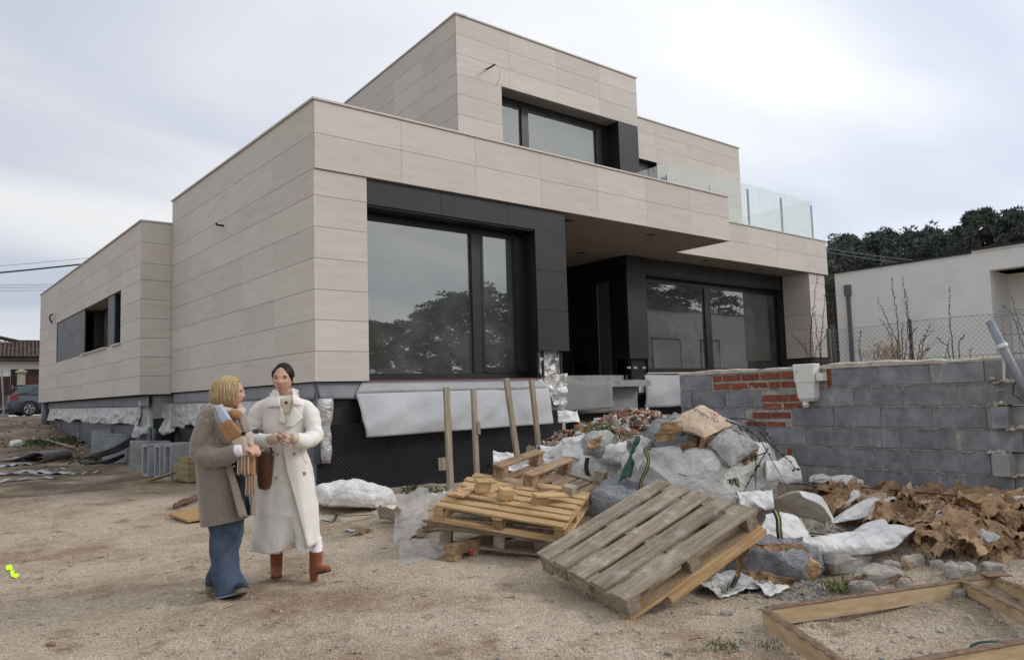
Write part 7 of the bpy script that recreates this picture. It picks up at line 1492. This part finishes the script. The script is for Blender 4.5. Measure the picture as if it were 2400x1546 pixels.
surf_flap(W, RW, [(653, 934), (686, 934), (679, 965), (668, 972)], .006, 'sweater', KNIT, PW, 12, 12); button(W, RW, 671, 943, .014, EYED, PW, 3.2)
# overlapping front panel, sweeping to the right at the hem
A_ = [(665, 1003), (664, 1060), (672, 1105), (690, 1165), (706, 1225), (721, 1283)]; P = []
for t in np.linspace(0, 1, 40):
    e_ = np.array([np.interp(t, np.linspace(0, 1, 6), [a[0] for a in A_]), np.interp(t, np.linspace(0, 1, 6), [a[1] for a in A_])]); row = []
    for u in np.linspace(0, 1, 16):
        y = e_[1]-u*t*10; c, hw, dp = (interp_rows(RW, min(y, 1284), k) for k in (1, 2, 3)); xe = e_[0]+(c+hw*.97-e_[0])*min(1, t*5+.08); x = e_[0]*(1-u)+xe*u; tt = np.clip((x-c)/hw, -.98, .98); row.append(W.p(x, y, -dp*(1-abs(tt)**2.2)**.5*(1+.05*t)-.017-.012*t*(1-u)+.006*math.sin(u*9+t*3)*t))
    P.append(row)
MB().grid(P).build('front_panel', TRENCH, PW, smooth=True, thick=.006)
surf_flap(W, RW, [(688, 1180), (703, 1200), (712, 1262), (688, 1262)], -.045, 'lining', LINING, PW)
for x, y in ((650, 1064), (690, 1063), (648, 1119), (713, 1109)): button(W, RW, x, y, .016 if x < 660 else .026, HORN, PW, 3.6 if x != 713 else 4.6)
surf_flap(W, RW, [(702, 1054), (708, 1052), (722, 1082), (717, 1086)], .020, 'pocket_flap', TRENCH, PW, 8, 8, .008)
def seam_shade(fig, rows_, pts, off, m, parent, r=.0022, name='seam_shade'):  # dark tubes painting the shadow line along collar and lapel edges
    P = []
    for x, y in [(float(np.interp(t, range(len(pts)), [q[0] for q in pts])), float(np.interp(t, range(len(pts)), [q[1] for q in pts]))) for t in np.linspace(0, len(pts)-1, 24)]:
        cc, hw, dp = (interp_rows(rows_, y, k) for k in (1, 2, 3)); t_ = np.clip((x-cc)/hw, -.98, .98); P.append(fig.p(x, y, -dp*(1-abs(t_)**2.2)**.5-off))
    MB().tube(P, r, 5).build(name, m, parent)
seam_shade(W, RW, [(627, 955), (640, 955), (658, 954)], .024, SEAM, PW); seam_shade(W, RW, [(688, 951), (697, 952), (708, 951)], .024, SEAM, PW); seam_shade(W, RW, [(654, 989), (661, 994), (668, 993), (664, 1060)], .020, SEAM, PW); seam_shade(W, RW, [(711, 979), (690, 999), (667, 1006)], .022, SEAM, PW)
for a, c in (((634, 1031, -.235), (651, 1025, -.265)), ((695, 1029, -.235), (682, 1026, -.27))): b = MB(); W.limb(b, [a, c], [12.5, 10.5], 16, 6); b.build('sweater_cuff', KNIT, PW, smooth=True)
for pts, rr in (([(650, 1262, .03), (648, 1300, .05)], [14.5, 12.5]), ([(738, 1258, -.06), (742, 1300, -.09)], [15.5, 13.5])): b = MB(); W.limb(b, pts, rr, 16, 6); b.build('trouser_leg', TROUW, PW, smooth=True)
def boot(fig, shaft, heel, toe, parent, rs, hh=.07):
    b = MB(); fig.limb(b, shaft, rs, 18, 12); A, Z = fig.p(*heel), fig.p(*toe); d = Z-A; L = np.linalg.norm(d); d /= L
    pts = [A+d*L*t+upv*h for t, h in ((-.02, .055), (.2, .055), (.5, .045), (.8, .034), (.98, .026))]; b.tube(pts, [(.036, .03), (.040, .045), (.042, .036), (.040, .027), (.022, .017)], 18)
    bo = remeshed(b, 'boot', SUEDE, parent, .0055, 3); s = MB(); s.tube([A-upv*.0+d*.005+upv*.03, A+d*.005-upv*hh*.3], [.034, .031], 14); s.build('heel', SUEDE, bo, smooth=True)
    q = np.cross(d, upv); s = MB(); s.loft([[A+d*L*t+q*w_*sg+upv*(z+dz) for sg, dz in ((-1, 0), (1, 0), (1, .012), (-1, .012))] for t, w_, z in ((.30, .03, .022), (.55, .041, .012), (.8, .041, .004), (1.0, .02, .004))]); s.build('sole', SOLE, bo)
boot(W, [(648, 1292, .05), (648, 1318, .06), (648, 1342, .07)], (650, 1349, .08), (647, 1357, -.10), PW, [15, 14, 13]); boot(W, [(741, 1290, -.09), (740, 1315, -.09), (738, 1340, -.09)], (735, 1352, -.09), (772, 1340, -.20), PW, [16, 14.5, 13])
# shoulder bag hanging from the arm
BG = empty('handbag', W.p(621, 1145, -.13), 'dark brown leather bucket handbag hanging from the forearm of the person in ivory', 'handbag'); rings = []
for y, x0, x1, dp in ((1058, 601, 642, .055), (1062, 600.5, 641.5, .058), (1095, 602, 639, .06), (1135, 606, 635, .06), (1142, 608, 633, .055), (1145, 612, 630, .045)): rings.append(W.ring(y, (x0+x1)/2, (x1-x0)/2, dp, -.17, 28, .8))
MB().loft(rings).build('body', LEATH, BG, smooth=True)
MB().tube(spl([W.p(604, 1060, -.16), W.p(595, 1040, -.15), W.p(593, 1018, -.10), W.p(604, 1008, -.06), W.p(615, 1015, -.13), W.p(630, 1040, -.20), W.p(638, 1060, -.18)], 30), .008, 8).build('handle', LEATH, BG, smooth=True)
strip(spl([W.p(591, 1016, -.10), W.p(596, 1012, -.14), W.p(605, 1010, -.16)], 8), .045, -fw_, LEATH, 'arm_strap', BG, .008)
MB().tube([W.p(640, 1062, -.20), W.p(640, 1067, -.20)], .006, 8).build('ring', ZINC, BG)

# ---------------------------------------------------------------- person with blonde bob, wool coat and jeans
B = Fig(5.60, 528, 1400)
PB = empty('person', B.base, 'person with a blonde bob in a taupe wool coat, plaid scarf and wide blue jeans', 'person')
hc2 = B.p(540, 921, -.0); hf2 = CR*.95+fw_*.26-upv*.03; body = MB(); fr2 = head_mesh(body, hc2, hf2, upv+CR*.04, .222)
B.limb(body, [(532, 945, .01), (526, 965, .01), (522, 985, 0)], [17, 18, 26])
body.loft([B.ring(y, 520, hw, dp, n=24) for y, hw, dp in ((975, 32, .12), (1000, 40, .14), (1060, 38, .13), (1120, 42, .14), (1200, 40, .14))])
B.limb(body, [(495, 990, -.15), (478, 1060, -.17), (520, 1068, -.22), (572, 1053, -.24)], [16, 14, 12, 9]); B.limb(body, [(545, 990, .12), (560, 1050, .12), (590, 1055, -.10), (600, 1050, -.15)], [16, 14, 12, 9])
hand(body, B.p(570, 1050, -.245), CR*.9-upv*.2-fw_*.1, -upv*.75-CR*.45+fw_*.3, 1, 1.25, .78); hand(body, B.p(588, 1043, -.20), CR*.72-upv*.5-fw_*.15, -upv*.65-CR*.6+fw_*.2, 1, 1.15, .78)
B.limb(body, [(530, 1190, 0), (532, 1280, -.02), (545, 1360, -.05)], [24, 18, 10]); B.limb(body, [(540, 1190, .08), (535, 1280, .1), (500, 1365, .14)], [24, 18, 12])
remeshed(body, 'body', SKIN2, PB, .0042, 2); face(PB, hc2, fr2)
rt2, f2, u2, s2 = fr2; Mh = np.stack([rt2, f2, u2], 1); g = np.random.default_rng(5)
# hair: underlying cap plus combed strands falling from the crown
hb = MB(); hb.ell(hc2-f2*.024+u2*.012, (.088, .100, .112), 36, 26, Mh); hb.ell(hc2-f2*.048-u2*.045, (.086, .070, .062), 30, 20, Mh)
hair = remeshed(hb, 'hair', HAIRB, PB, .006, 3); hair['label'] = 'blonde chin-length bob with fringe'
sb = MB(); crown = hc2+u2*.118-f2*.02
for i in range(1500):
    a = g.uniform(0, 6.283); ca, sa = math.cos(a), math.sin(a)        # a = 0: towards the face
    drop = .20 if ca < .35 else (.20-.135*min(1, (ca-.35)/.4)); drop *= g.uniform(.86, 1.05); rr = g.uniform(.97, 1.09); pts = []; 
    nn_ = 9
    for j in range(nn_):
        t = j/(nn_-1); v = t*drop; ang_ = min(1.0, v/.125)*math.pi/2; rad = math.sin(ang_)*rr*(1+.05*math.sin(t*5+i)); z = .118*math.cos(ang_)-max(0, v-.125*1.0); tw = .25*t*math.sin(i)
        rx_, ry_ = .092*rad, .107*rad
        if z < -.03: k_ = min(1, (-.03-z)/.08); rx_ *= 1-.10*k_; ry_ *= 1-.06*k_
        pts.append(hc2-f2*.022+f2*ry_*math.cos(a+tw)+rt2*rx_*math.sin(a+tw)+u2*(z+.006)+g.normal(0, .0012, 3))
    sb.tube(pts, [.0015]+[.0027]*(nn_-3)+[.002, .0006], 4, cap=False)
sb.build('hair_strands', HAIRB, hair, smooth=True)
MB().ell(hc2+rt2*.076+f2*.004-u2*.035, (.004, .004, .007), 8, 6).build('earring', mat('gold', (.7, .5, .2), rough=.25, metal=1), PB, smooth=True)
RBk = [(950, 513, 23, .09), (958, 513, 34, .13), (974, 514, 46, .165), (1000, 516, 53, .185), (1050, 518, 54, .19), (1100, 521, 55, .20), (1150, 525, 56, .21), (1205, 530, 54, .215), (1220, 531, 54, .215)]
rings = [B.ring(y, *(interp_rows(RBk, y, k) for k in (1, 2, 3)), 0, 90, .9, .003+.008*max(0, (y-1050)/170), .7, tilt=-9*max(0, (y-1050)/170)) for y in np.concatenate([np.linspace(950, 978, 7), np.linspace(984, 1220, 36)])]
cb2 = MB(); cb2.loft(rings); B.limb(cb2, [(492, 985, -.14), (474, 1025, -.17), (473, 1062, -.19), (512, 1071, -.235), (556, 1056, -.25)], [24, 25, 25, 22.5, 19], 18, 32); B.limb(cb2, [(548, 985, .12), (566, 1030, .10), (580, 1056, -.05)], [26, 24, 20], 16, 20)
CO2 = remeshed(cb2, 'wool_coat', WOOL, PB, .006, 2); d = CO2.modifiers.new('folds', 'DISPLACE'); d.texture = dt; d.strength = .016; d.mid_level = .5; d.texture_coords = 'LOCAL'
surf_flap(B, RBk, [(480, 955), (510, 948), (512, 972), (484, 972)], .022, 'collar', WOOL, PB); surf_flap(B, RBk, [(487, 972), (508, 960), (541, 1045), (526, 1040)], .018, 'lapel', WOOL, PB, 10, 14)
surf_flap(B, RBk, [(533, 1078), (566, 1070), (590, 1206), (574, 1208)], .010, 'navy_top', NAVY, PB, 12, 16); surf_flap(B, RBk, [(524, 1075), (540, 1078), (579, 1208), (560, 1213)], .017, 'coat_front_edge', WOOL, PB, 8, 20, .008)
MB().grid([[B.p(590, 1078, -.10), B.p(597, 1078, -.06)], [B.p(589, 1150, -.11), B.p(597, 1150, -.06)], [B.p(588, 1204, -.12), B.p(597, 1207, -.06)]]).build('coat_front_edge', WOOL, PB, thick=.012)
button(B, RBk, 549, 1092, .03, HORN, PB, 2.5); b = MB(); B.limb(b, [(554, 1056, -.25), (570, 1053, -.252)], [15.5, 14], 16, 6); b.build('shirt_cuff', SHIRT, PB, smooth=True)
# scarf
SCF = MB(); ringpts = spl([B.p(505, 957, -.10), B.p(530, 962, -.15), B.p(556, 966, -.12), B.p(566, 962, -.02), B.p(552, 950, .08), B.p(520, 946, .09), B.p(498, 948, .02), B.p(505, 957, -.10)], 40); SCF.tube(ringpts, [(.034, .026)]*40, 12, cap=False)
sc = SCF.build('scarf', SCT, PB, smooth=True); sc['label'] = 'plaid scarf in light blue, rust and beige'
MB().tube(spl([B.p(541, 962, -.165), B.p(552, 972, -.17), B.p(562, 964, -.14)], 8), [.018, .033, .036, .036, .036, .034, .030, .018], 12).build('scarf_knot', SCO, sc, smooth=True)
def scarf_tail(L_, R2, cols, name='scarf_tail'):
    n = 26; A, C2 = np.array(spl([B.p(*q) for q in L_], n)), np.array(spl([B.p(*q) for q in R2], n)); st = 0
    for m, e_ in cols:
        en = int(round(e_*(n-1))); v = np.linspace(0, 1, 9)[None, :, None]; P = A[st:en+1, None]*(1-v)+C2[st:en+1, None]*v; P = P-fw_*(.020*np.sin(v*math.pi)+.004*np.sin(v*9)); MB().grid(P).build(name, m, sc, smooth=True, thick=.012); st = en
scarf_tail([(504, 952, -.15), (516, 985, -.205), (530, 1010, -.225), (545, 1038, -.24), (556, 1068, -.25)], [(521, 948, -.16), (538, 975, -.22), (556, 1000, -.24), (574, 1022, -.25), (584, 1066, -.25)], ((SCB, .30), (SCO, .72), (SCT, 1.0)))
scarf_tail([(500, 955, -.155), (508, 985, -.20), (522, 1012, -.22), (535, 1032, -.235)], [(505, 952, -.15), (517, 984, -.21), (531, 1009, -.23), (546, 1036, -.24)], ((SCG, .45), (SCO, 1.0)))
scarf_tail([(556, 970, -.12), (566, 1000, -.17), (574, 1030, -.18), (578, 1070, -.18), (578, 1112, -.18)], [(573, 962, -.05), (583, 990, -.12), (592, 1025, -.15), (596, 1070, -.15), (597, 1110, -.15)], ((SCG, .4), (SCT, .7), (SCO, 1.0)))
MB().obox(B.p(566, 1012, -.262), CR*9*B.k, -CU*8*B.k, -fw_*.004).build('scarf_label', BLK, sc)
for (xs, y0, y1, dd) in ((np.linspace(558, 582, 7), 1064, 1112, -.25), (np.linspace(577, 595, 6), 1110, 1161, -.17)):
    for i, x in enumerate(xs): b = MB(); b.tube(spl([B.p(x, y0, dd), B.p(x+.8*math.sin(i), (y0+y1)/2, dd-.004), B.p(x-1.5+.8*i*.3, y1+3*math.sin(i*2.1), dd)], 8), [.0058]*6+[.005, .0035], 7); b.build('fringe', SCT if i % 2 == 0 else SCO, sc, smooth=True)
# jeans, wide at the hem
def leg(rows_, name, seed):
    rings = []
    for y in np.linspace(rows_[0][0], rows_[-1][0], 34):
        c, hw, dp, dd, tl = (interp_rows(rows_, y, k) for k in (1, 2, 3, 4, 5)); t = (y-rows_[0][0])/(rows_[-1][0]-rows_[0][0]); rings.append(B.ring(y, c, hw, dp, dd, 56, .95, .012+.03*t, seed, tilt=tl, nf=5))
    o = MB().loft(rings).build(name, DENIM, PB, smooth=True); d = o.modifiers.new('folds', 'DISPLACE'); d.texture = dt; d.strength = .034; d.mid_level = .5; d.texture_coords = 'LOCAL'; return rings
r1 = leg([(1190, 527, 43, .13, -.02, 0), (1240, 529, 38, .12, -.03, 0), (1294, 524, 30, .105, -.04, 0), (1340, 530, 31, .11, -.05, -4), (1386, 545, 34, .125, -.06, -9)], 'jeans_leg', .4); leg([(1190, 543, 26, .11, .08, 0), (1250, 548, 20, .10, .09, 0), (1300, 532, 21, .09, .11, 2), (1345, 506, 19, .09, .14, 2), (1371, 502, 16, .09, .15, 2)], 'jeans_leg', 1.7)
MB().tube([r1[-1][k] for k in list(range(56))+[0]], .005, 6).build('jeans_hem', mat('faded_hem', (.16, .2, .27), (.25, .29, .36), rough=.9, scale=30), PB)
# sneakers
def sneaker(heel, toe, lift, name='sneaker'):
    A, Z = B.p(*heel), B.p(*toe); d = Z-A; L = np.linalg.norm(d); d /= L; q = np.cross(d, upv); q /= np.linalg.norm(q); n = np.cross(q, d); b = MB()
    b.tube([A+d*L*t+n*h for t, h in ((0, .05), (.2, .06), (.5, .052), (.8, .038), (1, .028))], [(.026, .03), (.036, .042), (.041, .036), (.040, .026), (.018, .014)], 16); o = b.build(name, SNEAK, PB, smooth=True); s = MB()
    s.loft([[A+d*L*t+q*w_*sg+n*z for sg, z in ((-1, -.008), (1, -.008), (1, .022), (-1, .022))] for t, w_ in ((-.03, .022), (.05, .034), (.3, .036), (.6, .044), (.85, .042), (1.0, .028), (1.04, .012))]); s.build('gum_sole', GUM, o)
    s = MB(); s.grid([[A+d*L*t+n*(.082-.03*t)+q*x*.042+(n*-.012*abs(x)) for x in (-1, -.5, 0, .5, 1)] for t in (.42, .55)]); s.build('stripe', SNW, o, thick=.006)
sneaker((552, 1399, .02), (569, 1385, -.20), 0); sneaker((495, 1374, .20), (498, 1380, -.04), 0)
